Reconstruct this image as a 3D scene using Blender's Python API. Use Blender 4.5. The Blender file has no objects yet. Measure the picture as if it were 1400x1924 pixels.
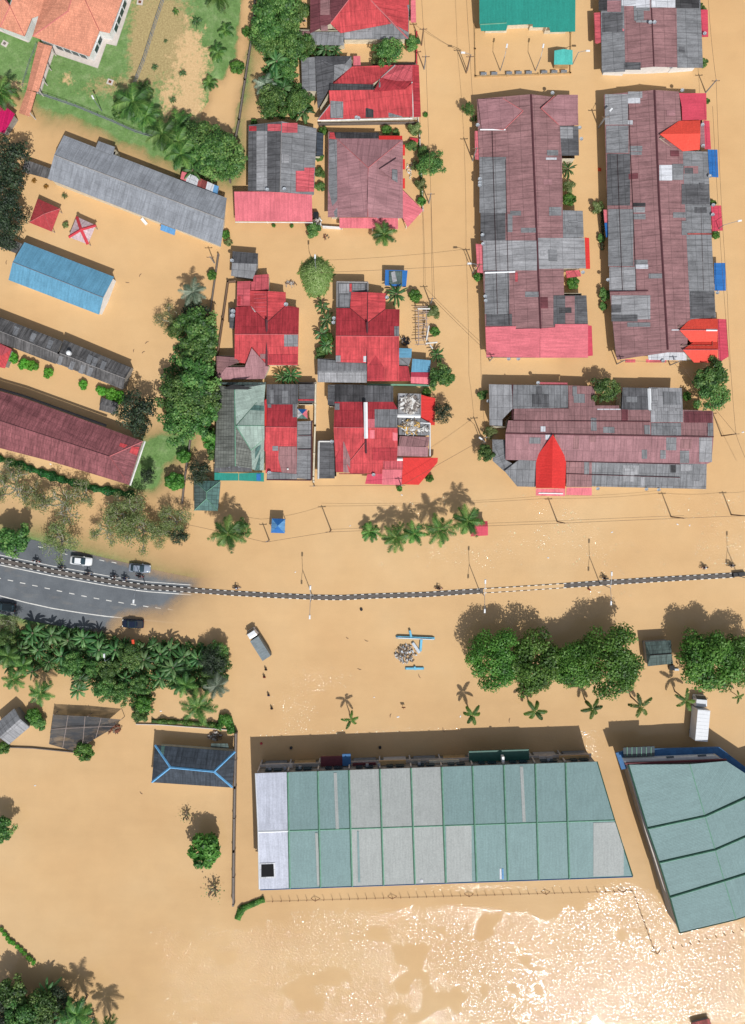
import bpy, bmesh, math, random
import numpy as np
from mathutils import Vector, Matrix
R = math.radians
# ---------------------------------------------------------------- camera, sky, sun, exposure
HC = 160.0            # camera height over the flood water
S = HC / 1500.0       # metres per photo pixel on the water surface
NX, NY = 695.0, 910.0 # photo pixel straight below the camera
scene = bpy.context.scene
col = scene.collection
cd = bpy.data.cameras.new("camera"); cam = bpy.data.objects.new("camera", cd); col.objects.link(cam)
cam.location = (0, 0, HC); cam.rotation_euler = (0, 0, 0)
cd.sensor_fit = 'VERTICAL'; cd.sensor_height = 36; cd.sensor_width = 36
cd.lens = 36 * 1500 / 1924.0
cd.shift_x = (700 - NX) / 1924.0; cd.shift_y = -(962 - NY) / 1924.0
cd.clip_start = 1; cd.clip_end = 6000
scene.camera = cam
ELEV = 51.3; SD = Vector((0.36 * math.cos(R(ELEV)), -0.933 * math.cos(R(ELEV)), math.sin(R(ELEV)))).normalized()
w = bpy.data.worlds.new("World"); scene.world = w; w.use_nodes = True
nt = w.node_tree; sky = nt.nodes.new('ShaderNodeTexSky'); sky.sky_type = 'NISHITA'; sky.sun_disc = False
sky.sun_elevation = R(ELEV); sky.sun_rotation = math.atan2(SD.x, SD.y)
hz = nt.nodes.new('ShaderNodeHueSaturation'); hz.inputs['Saturation'].default_value = .45; nt.links.new(sky.outputs[0], hz.inputs['Color'])  # bright, thinly clouded tropical sky
nt.links.new(hz.outputs[0], nt.nodes['Background'].inputs[0]); nt.nodes['Background'].inputs[1].default_value = 0.105
sl = bpy.data.lights.new("sun", 'SUN'); sl.energy = 4.1; sl.angle = R(0.53); sl.color = (1.0, 0.98, 0.945)
so = bpy.data.objects.new("sun", sl); col.objects.link(so); so.rotation_euler = SD.to_track_quat('Z', 'Y').to_euler(); so.location = (40, -60, 120)
vs = scene.view_settings; vs.view_transform = 'Standard'; vs.look = 'None'; vs.exposure = 0.09; vs.gamma = 1; vs.use_curve_mapping = False

def W(px, py, z=0.0):
    k = S * (HC - z) / HC
    return Vector(((px - NX) * k, (NY - py) * k, z))
rnd = random.Random(5)

# ---------------------------------------------------------------- materials
def lin(c): return c / 12.92 if c <= .04045 else ((c + .055) / 1.055) ** 2.4
def C(r, g, b, k=0.80):   # surface tone -> reflectance
    return tuple(min(.82, lin(v / 255) * k) for v in (r, g, b)) + (1,)
def newmat(name):
    m = bpy.data.materials.new(name); m.use_nodes = True; return m, m.node_tree.nodes, m.node_tree.links
def nd(N, t, **kw):
    n = N.new(t)
    for k, v in kw.items():
        if k in ('op',): n.operation = v
        else: setattr(n, k, v)
    return n
def mixc(N, L, blend, fac, a, b):
    n = N.new('ShaderNodeMix'); n.data_type = 'RGBA'; n.blend_type = blend
    for s, v in ((n.inputs[0], fac), (n.inputs[6], a), (n.inputs[7], b)):
        if hasattr(v, 'is_output') or isinstance(v, bpy.types.NodeSocket): L.new(v, s)
        else: s.default_value = v
    return n.outputs[2]
def ramp(N, L, src, stops):
    r = N.new('ShaderNodeValToRGB'); e = r.color_ramp.elements
    while len(e) < len(stops): e.new(0.5)
    for i, (p, c) in enumerate(stops):
        e[i].position = p; e[i].color = c if isinstance(c, tuple) else (c, c, c, 1)
    L.new(src, r.inputs[0]); return r.outputs[0]
def noise(N, L, vec, scale, detail=4, rough=.55):
    n = N.new('ShaderNodeTexNoise'); n.inputs['Scale'].default_value = scale; n.inputs['Detail'].default_value = detail
    n.inputs['Roughness'].default_value = rough
    if vec: L.new(vec, n.inputs['Vector'])
    return n.outputs[0]
def mapping(N, L, src, scale=(1, 1, 1), loc=(0, 0, 0)):
    m = N.new('ShaderNodeMapping'); m.inputs['Scale'].default_value = scale; m.inputs['Location'].default_value = loc
    L.new(src, m.inputs[0]); return m.outputs[0]

def plain(name, rgba, rough=.7, var=.25, metal=0, scale=1.5):
    m, N, L = newmat(name); b = N['Principled BSDF']; b.inputs['Roughness'].default_value = rough; b.inputs['Metallic'].default_value = metal
    g = N.new('ShaderNodeNewGeometry'); f = noise(N, L, g.outputs['Position'], scale, 5)
    v = ramp(N, L, f, [(.25, 1 - var), (.75, 1 + var * .6)])
    L.new(mixc(N, L, 'MULTIPLY', 1.0, rgba, v), b.inputs['Base Color']); return m

def roofmat(name, rgba, kind='sheet', rough=.75, dirt=.35, bw=1.2, bh=2.45, var=.10, seam=.48, lich=0.0):
    m, N, L = newmat(name); b = N['Principled BSDF']; b.inputs['Roughness'].default_value = max(rough, .65); b.inputs['Specular IOR Level'].default_value = .22
    uv = N.new('ShaderNodeUVMap'); g = N.new('ShaderNodeNewGeometry'); U = uv.outputs[0]
    c = tuple(rgba[:3])
    def sc(k): return tuple(min(.9, v * k) for v in c) + (1,)
    if kind in ('sheet', 'tile', 'metal'):
        br = N.new('ShaderNodeTexBrick'); L.new(U, br.inputs['Vector'])
        if kind == 'tile': br.offset = .5
        else: br.offset = 0.0
        br.inputs['Scale'].default_value = 1
        br.inputs['Brick Width'].default_value = bw; br.inputs['Row Height'].default_value = bh
        br.inputs['Mortar Size'].default_value = .045 if kind == 'sheet' else (.025 if kind == 'tile' else .02)
        br.inputs['Mortar Smooth'].default_value = .3
        br.inputs['Color1'].default_value = sc(1 - var); br.inputs['Color2'].default_value = sc(1 + var)
        br.inputs['Mortar'].default_value = sc(seam)
        out = br.outputs[0]
    # weathering: blotches, streaks running down the slope, fine grain
    f1 = noise(N, L, g.outputs['Position'], .35, 6, .6); v1 = ramp(N, L, f1, [(.3, 1 - dirt * .8), (.7, 1 + dirt * .35)])
    out = mixc(N, L, 'MULTIPLY', 1, out, v1)
    f2 = noise(N, L, mapping(N, L, U, (2.6, .22, 1)), 1.0, 4, .6); v2 = ramp(N, L, f2, [(.33, 1 - dirt * .85), (.6, 1 + dirt * .25)])
    out = mixc(N, L, 'MULTIPLY', 1, out, v2)
    f3 = noise(N, L, g.outputs['Position'], 3.2, 3, .7); v3 = ramp(N, L, f3, [(.3, .86), (.7, 1.10)])
    out = mixc(N, L, 'MULTIPLY', 1, out, v3)
    if lich:
        f4 = noise(N, L, g.outputs['Position'], .9, 7, .7); v4 = ramp(N, L, f4, [(.52, 0.0), (.66, lich)])
        out = mixc(N, L, 'MIX', v4, out, tuple(v * .38 for v in c) + (1,))
    L.new(out, b.inputs['Base Color'])
    wv = N.new('ShaderNodeTexWave'); wv.inputs['Scale'].default_value = 1.1 if kind != 'tile' else .9; L.new(U, wv.inputs['Vector'])
    bp = N.new('ShaderNodeBump'); bp.inputs['Strength'].default_value = .5 if kind == 'metal' else .35; bp.inputs['Distance'].default_value = .03
    L.new(wv.outputs[1], bp.inputs['Height']); L.new(bp.outputs[0], b.inputs['Normal'])
    return m

M = {}
def defroof(key, rgb, **kw): M[key] = roofmat('roof_' + key, C(*rgb), **kw)
defroof('maroon', (158, 118, 119), lich=.25, var=.05, dirt=.3, seam=.55)
defroof('maroon2', (168, 124, 128), dirt=.25, var=.08, seam=.7)
defroof('maroon3', (122, 70, 76), lich=.3, var=.08)
defroof('maroon_long', (150, 92, 96), kind='tile', bw=.6, bh=1.0, dirt=.45, lich=.3, var=.05)
defroof('grey', (138, 139, 142), lich=.45, dirt=.3)
defroof('greyl', (163, 163, 166), lich=.3, dirt=.3)
defroof('greyd', (104, 104, 107), lich=.6, dirt=.4)
defroof('greyb', (74, 73, 75), lich=.6, dirt=.5, var=.2)
defroof('white', (212, 214, 220), lich=.15, dirt=.2)
defroof('school', (152, 156, 163), kind='sheet', bw=1.1, bh=1.5, dirt=.28, lich=.15, var=.05, seam=.82)
defroof('olddark', (112, 110, 110), kind='sheet', bw=1.0, bh=3.2, dirt=.6, lich=.7, var=.12)
defroof('red', (206, 78, 82), dirt=.38, lich=.3, var=.07, seam=.7)
defroof('redd', (184, 62, 70), dirt=.35, lich=.3, var=.08, seam=.65)
defroof('redp', (212, 98, 106), dirt=.3, lich=.2)
defroof('pink', (230, 122, 132), kind='metal', rough=.45, dirt=.22, bw=.35, bh=30, var=.04, seam=.86)
defroof('crimson', (210, 76, 96), kind='metal', rough=.45, dirt=.15, bw=.5, bh=30, var=.05, seam=.85)
defroof('vermil', (236, 82, 66), kind='metal', rough=.5, dirt=.1, bw=.4, bh=.5, var=.04, seam=.85)
defroof('scarlet', (222, 58, 54), kind='metal', rough=.5, dirt=.1, bw=.5, bh=30, var=.03, seam=.9)
defroof('rusty', (168, 88, 84), kind='metal', dirt=.7, bw=.8, bh=3, lich=.5)
defroof('terra', (224, 152, 124), kind='tile', bw=.33, bh=.42, var=.10, dirt=.16, seam=.72)
defroof('blue', (104, 160, 190), kind='metal', rough=.55, dirt=.2, bw=.8, bh=20, var=.03, seam=.9)
defroof('bluel', (104, 158, 206), kind='metal', rough=.5, dirt=.25, bw=.5, bh=20, seam=.85)
defroof('blued', (48, 112, 182), kind='metal', rough=.5, dirt=.15, bw=.5, bh=20, seam=.85)
defroof('teal', (42, 142, 128), kind='metal', rough=.5, dirt=.1, bw=.5, bh=7, var=.03, seam=.92)
defroof('teall', (86, 188, 178), kind='metal', rough=.5, dirt=.15, bw=1.3, bh=7, var=.05, seam=.85)
defroof('sage', (156, 172, 162), kind='sheet', bw=.8, bh=1.0, dirt=.4, lich=.35, seam=.7)
defroof('sagel', (160, 178, 168), kind='sheet', bw=.8, bh=1.2, dirt=.25, lich=.1, seam=.8)
defroof('sageg', (128, 131, 124), kind='sheet', bw=.7, bh=.6, dirt=.45, lich=.5)
defroof('tealg', (98, 132, 126), kind='sheet', bw=.8, bh=1.0, dirt=.4, lich=.35)
defroof('wgreen', (126, 152, 152), kind='metal', rough=.42, dirt=.085, bw=.84, bh=40, var=.02, seam=.95)
defroof('wgrey', (166, 170, 168), kind='metal', rough=.42, dirt=.085, bw=.84, bh=40, var=.02, seam=.95)
defroof('silver', (196, 200, 214), kind='metal', rough=.4, dirt=.14, bw=.6, bh=40, var=.06, seam=.85)
defroof('slate', (70, 78, 88), kind='sheet', bw=1.0, bh=1.1, dirt=.5, lich=.5, seam=.7)
defroof('slateg', (92, 108, 104), kind='sheet', bw=1.0, bh=1.0, dirt=.5, lich=.5)
defroof('magenta', (196, 22, 92), kind='metal', dirt=.1, bw=.5, bh=20)
P = {}
def defp(key, rgb, **kw): P[key] = plain(key, C(*rgb), **kw)
defp('wall_cream', (225, 214, 190)); defp('wall_white', (235, 234, 232), var=.12); defp('wall_grey', (150, 146, 140)); defp('wall_tan', (196, 160, 110))
defp('dark_opening', (14, 14, 17), rough=1.0, var=.5); defp('concrete', (208, 198, 190), var=.15); defp('concrete_dark', (120, 110, 104)); defp('black_metal', (36, 36, 40), rough=.5)
defp('white_paint', (238, 240, 242), rough=.4, var=.08); defp('glass', (46, 66, 76), rough=.08, var=.1); defp('rubber', (28, 28, 28), rough=.9)
defp('pipe_white', (228, 226, 222)); defp('ridge_dark', (92, 50, 56)); defp('ridge_grey', (156, 152, 150)); defp('ridge_red', (196, 110, 112))
defp('ridge_blue', (108, 176, 226)); defp('ridge_green', (118, 168, 142)); defp('ridge_greend', (50, 96, 76)); defp('steel', (150, 156, 164), rough=.4, metal=.3)
defp('wood_pole', (124, 98, 78)); defp('wood_grey', (170, 152, 144)); defp('bark', (124, 106, 88)); defp('bark_pale', (172, 164, 150)); defp('cable', (104, 80, 60), rough=.6)
defp('car_white', (232, 234, 236), rough=.25, var=.04); defp('car_silver', (140, 150, 164), rough=.25, var=.04); defp('car_navy', (24, 34, 56), rough=.2, var=.04); defp('car_dark', (26, 36, 40), rough=.2, var=.04)
defp('truck_grey', (122, 134, 138), rough=.6); defp('truck_white', (226, 228, 232), rough=.35, var=.08); defp('tail_red', (190, 24, 20), rough=.3, var=0); defp('lamp_glass', (240, 240, 230), rough=.1, var=0)
defp('skin', (150, 104, 78)); defp('shirt_blue', (36, 60, 120)); defp('shirt_dark', (36, 36, 44)); defp('shirt_red', (180, 40, 36)); defp('shirt_white', (220, 220, 224)); defp('trousers', (46, 44, 50)); defp('hair', (24, 20, 18))
defp('bike_red', (170, 30, 26), rough=.3); defp('bike_black', (30, 30, 34), rough=.3); defp('bike_blue', (30, 70, 130), rough=.3)
defp('net', (64, 62, 62), var=.5); defp('tank_black', (34, 38, 44), rough=.4); defp('dish', (196, 204, 212), rough=.5, var=.1)
defp('sky_blue', (104, 184, 216), rough=.5); defp('brown', (120, 64, 36)); defp('junk', (188, 180, 172), var=.6, scale=4); defp('yellow', (222, 176, 84)); defp('gate_red', (206, 58, 70)); defp('deep_blue', (50, 106, 158)); defp('orange', (226, 74, 34)); defp('pinkpale', (226, 150, 170)); defp('beige', (222, 206, 174)); defp('awning_green', (28, 92, 78), rough=.5); defp('awning_maroon', (104, 40, 50)); defp('thatch_yellow', (150, 106, 34), var=.4); defp('solar', (36, 56, 66), rough=.25)

# ---------------------------------------------------------------- object helpers
def mesh_obj(name, verts, faces, mat, parent=None, uvs=None, smooth=False, mats=None, midx=None):
    me = bpy.data.meshes.new(name); me.from_pydata([tuple(v) for v in verts], [], faces)
    if mats:
        for m_ in mats: me.materials.append(m_)
        for i, p in enumerate(me.polygons): p.material_index = midx[i]
    elif mat: me.materials.append(mat)
    if uvs:
        ul = me.uv_layers.new(name='UVMap')
        k = 0
        for i, p in enumerate(me.polygons):
            for j in range(p.loop_total): ul.data[k].uv = uvs[i][j]; k += 1
    if smooth: me.polygons.foreach_set('use_smooth', [True] * len(me.polygons))
    me.update()
    o = bpy.data.objects.new(name, me); col.objects.link(o)
    if parent: o.parent = parent
    return o
def tag(o, label=None, cat=None, group=None, kind=None):
    if label: o['label'] = label
    if cat: o['category'] = cat
    if group: o['group'] = group
    if kind: o['kind'] = kind
    return o
def empty(name, loc, label, cat, group=None, rz=0, sc=1):
    o = bpy.data.objects.new(name, None); col.objects.link(o); o.location = loc; o.rotation_euler = (0, 0, rz)
    o.empty_display_size = .3
    if sc != 1: o.scale = (sc, sc, sc) if not isinstance(sc, tuple) else sc
    return tag(o, label, cat, group)
def copy_tree(root, loc=None, rz=None, sc=None, label=None, group=None):
    r = root.copy(); col.objects.link(r)
    for ch in root.children:
        c = ch.copy(); col.objects.link(c); c.parent = r
        for g in ch.children:
            d = g.copy(); col.objects.link(d); d.parent = c
    if loc is not None: r.location = loc
    if rz is not None: r.rotation_euler = (0, 0, rz)
    if sc is not None: r.scale = sc if isinstance(sc, tuple) else (sc, sc, sc)
    if label: r['label'] = label
    if group: r['group'] = group
    return r
class MB:
    def __init__(s): s.v = []; s.f = []
    def add(s, vs, fs):
        b = len(s.v); s.v += [Vector(v) for v in vs]; s.f += [tuple(b + i for i in f) for f in fs]; return s
    def box(s, c, d, rz=0, top=1.0):
        hx, hy, hz = d[0] / 2, d[1] / 2, d[2] / 2; vs = []
        cr, sr = math.cos(rz), math.sin(rz)
        for z, k in ((-hz, 1), (hz, top)):
            for x, y in ((-hx, -hy), (hx, -hy), (hx, hy), (-hx, hy)):
                x *= k; y *= k; vs.append((c[0] + x * cr - y * sr, c[1] + x * sr + y * cr, c[2] + z))
        return s.add(vs, [(3, 2, 1, 0), (4, 5, 6, 7), (0, 1, 5, 4), (1, 2, 6, 5), (2, 3, 7, 6), (3, 0, 4, 7)])
    def tube(s, pts, rad, n=6):
        pts = [Vector(p) for p in pts]
        rads = rad if isinstance(rad, (list, tuple)) else [rad] * len(pts)
        rings = []
        for i, p in enumerate(pts):
            d = (pts[min(i + 1, len(pts) - 1)] - pts[max(i - 1, 0)]).normalized()
            up = Vector((0, 0, 1)) if abs(d.z) < .9 else Vector((1, 0, 0))
            a = d.cross(up).normalized(); b = a.cross(d)
            rings.append([p + (a * math.cos(t) + b * math.sin(t)) * rads[i] for t in [2 * math.pi * k / n for k in range(n)]])
        vs = [v for r in rings for v in r]; fs = []
        for i in range(len(pts) - 1):
            for k in range(n):
                fs.append((i * n + k, i * n + (k + 1) % n, (i + 1) * n + (k + 1) % n, (i + 1) * n + k))
        fs.append(tuple(range(n))[::-1]); fs.append(tuple((len(pts) - 1) * n + k for k in range(n)))
        return s.add(vs, fs)
    def cyl(s, c, r, h, n=14, r2=None):
        r2 = r if r2 is None else r2
        return s.tube([(c[0], c[1], c[2]), (c[0], c[1], c[2] + h)], [r, r2], n)
    def prism(s, poly, z0, z1, k=1.0):
        n = len(poly); cx = sum(p[0] for p in poly) / n; cy = sum(p[1] for p in poly) / n
        vs = [(p[0], p[1], z0) for p in poly] + [(cx + (p[0] - cx) * k, cy + (p[1] - cy) * k, z1) for p in poly]
        return s.add(vs, [tuple(range(n))[::-1], tuple(range(n, 2 * n))] + [(i, (i + 1) % n, n + (i + 1) % n, n + i) for i in range(n)])
    def obj(s, name, mat, parent=None, smooth=False, org=None):
        v = [p - org for p in s.v] if org is not None else s.v
        return mesh_obj(name, v, s.f, mat, parent, smooth=smooth)

def inpoly(x, y, poly):
    c = False; j = len(poly) - 1
    for i in range(len(poly)):
        xi, yi = poly[i][:2]; xj, yj = poly[j][:2]
        if (yi > y) != (yj > y) and x < (xj - xi) * (y - yi) / (yj - yi) + xi: c = not c
        j = i
    return c
def fitplane(pts):   # z = ax+by+c
    A = np.array([[p.x, p.y, 1] for p in pts]); b = np.array([p.z for p in pts])
    s, *_ = np.linalg.lstsq(A, b, rcond=None); return s
def rayplane(px, py, pl):
    # point on the line of sight through a photo pixel that lies on the plane
    a, b, c = pl; X, Y = (px - NX) * S, (NY - py) * S   # at z=0 ; point = (X*t, Y*t, HC*(1-t))
    t = (HC - c) / (a * X + b * Y + HC)
    return Vector((X * t, Y * t, HC * (1 - t)))
def slab(pts3, th=.1):
    """top polygon + underside + rim, with UV in metres: u along the eave, v down the slope"""
    pts = [Vector(p) for p in pts3]
    a, b, c = fitplane(pts)
    n = Vector((-a, -b, 1)).normalized()
    area = sum(pts[i].x * pts[(i + 1) % len(pts)].y - pts[(i + 1) % len(pts)].x * pts[i].y for i in range(len(pts)))
    if area < 0: pts = pts[::-1]
    g = Vector((a, b, 0))
    if g.length < .06:
        e = max(((pts[(i + 1) % len(pts)] - pts[i]) for i in range(len(pts))), key=lambda q: q.length); u = e.copy(); u.z = 0
    else: u = Vector((-g.y, g.x, 0))
    u.normalize(); v = n.cross(u).normalized()
    k = len(pts); ox, oy = rnd.uniform(0, 40), rnd.uniform(0, 40)
    uv = lambda p: (p.dot(u) + ox, p.dot(v) + oy)
    vs = pts + [p - Vector((0, 0, th)) for p in pts]
    fs = [tuple(range(k)), tuple(range(k, 2 * k))[::-1]] + [((i + 1) % k, i, k + i, k + (i + 1) % k) for i in range(k)]
    return vs, fs, [[uv(vs[i]) for i in f] for f in fs], (a, b, c), u, v

class Building:
    def __init__(s, name, label, cat, cxy, wall='wall_cream', z0=-1.2, group=None):
        s.loc = W(cxy[0], cxy[1], 0); s.loc.z = z0; s.root = empty(name, s.loc, label, cat, group); s.wall = wall
        s.secs = []; s.wv = MB(); s.npatch = 0
    def add(s, mat, pts, ridge=None, zr=4.6, sl=.018, th=.1, wall=True, name='roof', lift=0, label=None, rand=0, rcols=('grey', 'greyl'), wallm=.4):
        """pts: photo pixels; z given per point, or from the distance to a ridge line"""
        P3 = []
        for p in pts:
            if len(p) == 3: z = p[2]
            else:
                x0, y0, x1, y1 = ridge; L_ = math.hypot(x1 - x0, y1 - y0)
                z = zr - sl * abs((x1 - x0) * (y0 - p[1]) - (x0 - p[0]) * (y1 - y0)) / L_
            P3.append(W(p[0], p[1], z + lift))
        vs, fs, uvs, pl, u, v = slab(P3, th)
        o = mesh_obj(name, [q - s.loc for q in vs], fs, M[mat], s.root, uvs)
        if label: o['label'] = label
        s.secs.append(([(p[0], p[1]) for p in pts], pl, P3, wall, o, u, v, wallm))
        if rand: s.randpatch(len(s.secs) - 1, rand, rcols)
        return o
    def plane_at(s, px, py):
        for sec in reversed(s.secs):
            if inpoly(px, py, sec[0]): return sec
        return min(s.secs, key=lambda q: min((px - p[0]) ** 2 + (py - p[1]) ** 2 for p in q[0]))
    def patch(s, mat, poly, dz=.05, name='roof_patch'):
        if len(poly) == 4 and not isinstance(poly[0], tuple):
            x0, y0, x1, y1 = poly; poly = [(x0, y0), (x1, y0), (x1, y1), (x0, y1)]
        cx = sum(p[0] for p in poly) / len(poly); cy = sum(p[1] for p in poly) / len(poly)
        sec = s.plane_at(cx, cy); a, b, c = sec[1]; s.npatch += 1
        dz += (s.npatch % 7) * .006
        P3 = [rayplane(p[0], p[1], (a, b, c + dz)) for p in poly]
        vs, fs, uvs, *_ = slab(P3, .04)
        return mesh_obj(name, [q - s.loc for q in vs], fs, M[mat] if mat in M else P[mat], s.root, uvs)
    def randpatch(s, si, n, cols):
        poly, pl, P3, *_r = s.secs[si]; u, v = _r[2], _r[3]; a, b, c = pl
        us = [p.dot(u) for p in P3]; vv = [p.dot(v) for p in P3]
        done = 0
        for _ in range(n * 6):
            if done >= n: break
            q = Vector(P3[0]); uu = rnd.uniform(min(us), max(us)); w_ = rnd.uniform(min(vv), max(vv))
            du, dv = rnd.choice([1.1, 1.1, 2.2, 3.3]), rnd.choice([1.2, 1.8, 1.8, 2.6])
            s.npatch += 1; h = .05 + (s.npatch % 9) * .005
            quad = []
            for i, j in ((0, 0), (1, 0), (1, 1), (0, 1)):
                # corner in the slope plane
                t = q + u * (uu + i * du - q.dot(u)) + v * (w_ + j * dv - q.dot(v))
                t.z = a * t.x + b * t.y + c + h; quad.append(t)
            ok = all(inpoly(NX + p.x / (S * (HC - p.z) / HC), NY - p.y / (S * (HC - p.z) / HC), poly) for p in quad)
            if not ok: continue
            vs, fs, uvs, *_ = slab(quad, .04)
            mesh_obj('roof_patch', [p - s.loc for p in vs], fs, M[rnd.choice(cols)], s.root, uvs); done += 1
    def line(s, pts, mat='ridge_dark', wd=.22, dz=.08, name='ridge_cap'):
        mb = MB()
        for p, q in zip(pts[:-1], pts[1:]):
            a3 = [W(*t) if len(t) == 3 else s.on(t) for t in (p, q)]
            A, B = a3; A = A + Vector((0, 0, dz)); B = B + Vector((0, 0, dz)); d = (B - A); d.z = 0; d.normalize(); n = Vector((-d.y, d.x, 0)) * wd / 2
            dn = Vector((0, 0, -.16)); up = Vector((0, 0, .05))
            mb.add([A + n + dn, A + up, A - n + dn, B + n + dn, B + up, B - n + dn], [(0, 1, 4, 3), (1, 2, 5, 4), (0, 2, 1), (3, 4, 5), (0, 3, 5, 2)])
        return mb.obj(name, P[mat], s.root, org=s.loc)
    def on(s, p):
        sec = s.plane_at(p[0], p[1]); return rayplane(p[0], p[1], sec[1])
    def dish(s, px, py, r=.38):
        b = s.on((px, py)) + Vector((0, 0, .05)) if any(inpoly(px, py, q[0]) for q in s.secs) else W(px, py, 2.6)
        mb = MB(); n = 12; c = b + Vector((0, 0, .45)); vs = [c + Vector((.05, -.12, -.05))]
        for k in range(n):
            t = 2 * math.pi * k / n; vs.append(c + Vector((r * math.cos(t), r * .85 * math.sin(t), .12 + .1 * math.sin(t))))
        mb.add(vs, [(0, 1 + k, 1 + (k + 1) % n) for k in range(n)] + [(0, 1 + (k + 1) % n, 1 + k) for k in range(n)])
        mb.tube([b - Vector((0, 0, .2)), c], .035, 5); mb.tube([c, c + Vector((.05, -.3, .3))], .02, 4)
        mb.obj('satellite_dish', P['dish'], s.root, org=s.loc)
    def tank(s, px, py, r=.5, h=1.0, mat='tank_black'):
        b = s.on((px, py)); mb = MB(); mb.cyl((b.x, b.y, b.z - .2), r, h + .2, 14); mb.cyl((b.x, b.y, b.z + h), r, .15, 14, r * .5)
        mb.obj('water_tank', P[mat], s.root, org=s.loc)
    def walls(s, m=.45):
        allp = [p for q in s.secs if q[3] for p in q[2]]
        if not allp: return
        x0, x1 = min(p.x for p in allp), max(p.x for p in allp); y0, y1 = min(p.y for p in allp), max(p.y for p in allp)
        cx, cy = (x0 + x1) / 2, (y0 + y1) / 2; fx = 1 - 2 * m / max(x1 - x0, 2); fy = 1 - 2 * m / max(y1 - y0, 2)
        mb = MB()
        for q in s.secs:
            if not q[3]: continue
            pts = q[2]; k = len(pts)
            t = [Vector((cx + (p.x - cx) * fx, cy + (p.y - cy) * fy, p.z - .22)) for p in pts]
            mb.add(t + [Vector((p.x, p.y, s.loc.z)) for p in t], [(i, (i + 1) % k, k + (i + 1) % k, k + i) for i in range(k)])
        mb.obj('wall', P[s.wall], s.root, org=s.loc)
def posts_under(b, polys, z, mat='wood_grey', r=.07):
    for (px, py) in polys:
        p = W(px, py, z); mb = MB(); mb.cyl((p.x, p.y, b.loc.z), r, z - b.loc.z - .05, 8); mb.obj('post', P[mat], b.root, org=b.loc)
# ---------------------------------------------------------------- terrain, water, roads
def poly_sd(px, py, poly):
    d = np.full(px.shape, 1e9); ins = np.zeros(px.shape, bool); n = len(poly)
    for i in range(n):
        x1, y1 = poly[i]; x2, y2 = poly[(i + 1) % n]
        ex, ey = x2 - x1, y2 - y1; wx, wy = px - x1, py - y1
        t = np.clip((wx * ex + wy * ey) / (ex * ex + ey * ey + 1e-9), 0, 1)
        d = np.minimum(d, np.hypot(wx - ex * t, wy - ey * t))
        cnd = ((y1 > py) != (y2 > py)) & (px < ex * (py - y1) / (ey if ey else 1e-9) + x1); ins ^= cnd
    return np.where(ins, d, -d)
def vnoise(x, y, seed, sc):
    r = np.random.RandomState(seed); g = r.rand(256, 256)
    X, Y = x / sc, y / sc; i = np.floor(X).astype(int); j = np.floor(Y).astype(int); fx = X - i; fy = Y - j
    fx = fx * fx * (3 - 2 * fx); fy = fy * fy * (3 - 2 * fy); i %= 255; j %= 255
    return (g[i, j] * (1 - fx) + g[(i + 1) % 256, j] * fx) * (1 - fy) + (g[i, (j + 1) % 256] * (1 - fx) + g[(i + 1) % 256, (j + 1) % 256] * fx) * fy
def axis(a, b, st):
    k = list(np.arange(a, b + st / 2, st)); lo = [a - d for d in (1500, 700, 350, 170, 80, 40, 20, 8)]; hi = [b + d for d in (8, 20, 40, 80, 170, 350, 700, 1500)]
    return np.array(lo + k + hi)
XA = axis(-84, 84, .55); YA = axis(-114, 104, .55)
GX, GY = np.meshgrid(XA, YA); PX = GX / S + NX; PY = NY - GY / S
LAWN = [(-900, -900), (492, -900), (480, -10), (470, 60), (458, 140), (447, 200), (441, 262), (452, 300), (425, 335), (370, 328), (325, 306), (290, 287), (262, 270), (222, 262), (196, 238), (160, 228), (130, 216), (102, 214), (78, 202), (68, 186), (66, 176), (44, 172), (30, 160), (14, 146), (-20, 138), (-900, 120)]
ROADDRY = [(-900, 940), (-60, 990), (0, 1003), (65, 1014), (125, 1034), (222, 1063), (305, 1090), (352, 1101), (330, 1112), (318, 1122), (300, 1136), (255, 1139), (222, 1147), (204, 1160), (196, 1178), (150, 1182), (60, 1168), (-60, 1146), (-900, 1100)]
GREEN2 = [(268, 830), (300, 822), (356, 822), (352, 846), (330, 858), (302, 870), (300, 905), (286, 918), (246, 914)]
jit = (vnoise(PX, PY, 1, 9) - .5) * 16 + (vnoise(PX, PY, 2, 26) - .5) * 20 + (vnoise(PX, PY, 7, 4) - .5) * 8
sdL = poly_sd(PX, PY, LAWN) + jit * .55; sdR = poly_sd(PX, PY, ROADDRY) + jit * .22; sdG = poly_sd(PX, PY, GREEN2) + jit * .35
def hgt(sd, sl, mx, und=-1.5): return np.clip(sd * sl, und, mx)
ZT = np.maximum.reduce([hgt(sdL, .006, .30), hgt(sdR, .0045, .32), hgt(sdG, .008, .2), np.full(PX.shape, -1.4)])
# low dent on the field: a muddy pool
POOL = [(318, 150), (300, 190), (305, 235), (350, 250), (378, 240), (395, 190), (392, 120), (385, 60), (350, 30), (335, 70), (322, 110)]
pool = poly_sd(PX, PY, POOL) + jit * 1.2
STRIP = [(402, 150), (388, 205), (372, 262), (390, 266), (436, 266), (446, 205), (456, 140), (470, 60), (480, -20), (458, -20), (452, 50), (440, 110), (420, 150)]
strip = poly_sd(PX, PY, STRIP) + jit * .4
ZT = np.where(strip > -6, np.minimum(ZT, np.clip(.03 - .02 * (strip + 6), -.4, 9)), ZT)
ZR = ZT.copy(); RP = [(x, 0) for x in ()]
nv = GX.size; nx_, ny_ = len(XA), len(YA)
ii = np.arange(nx_ - 1); jj = np.arange(ny_ - 1); I, J = np.meshgrid(ii, jj); q0 = (J * nx_ + I).ravel()
QF = np.stack([q0, q0 + 1, q0 + nx_ + 1, q0 + nx_], 1)
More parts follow.
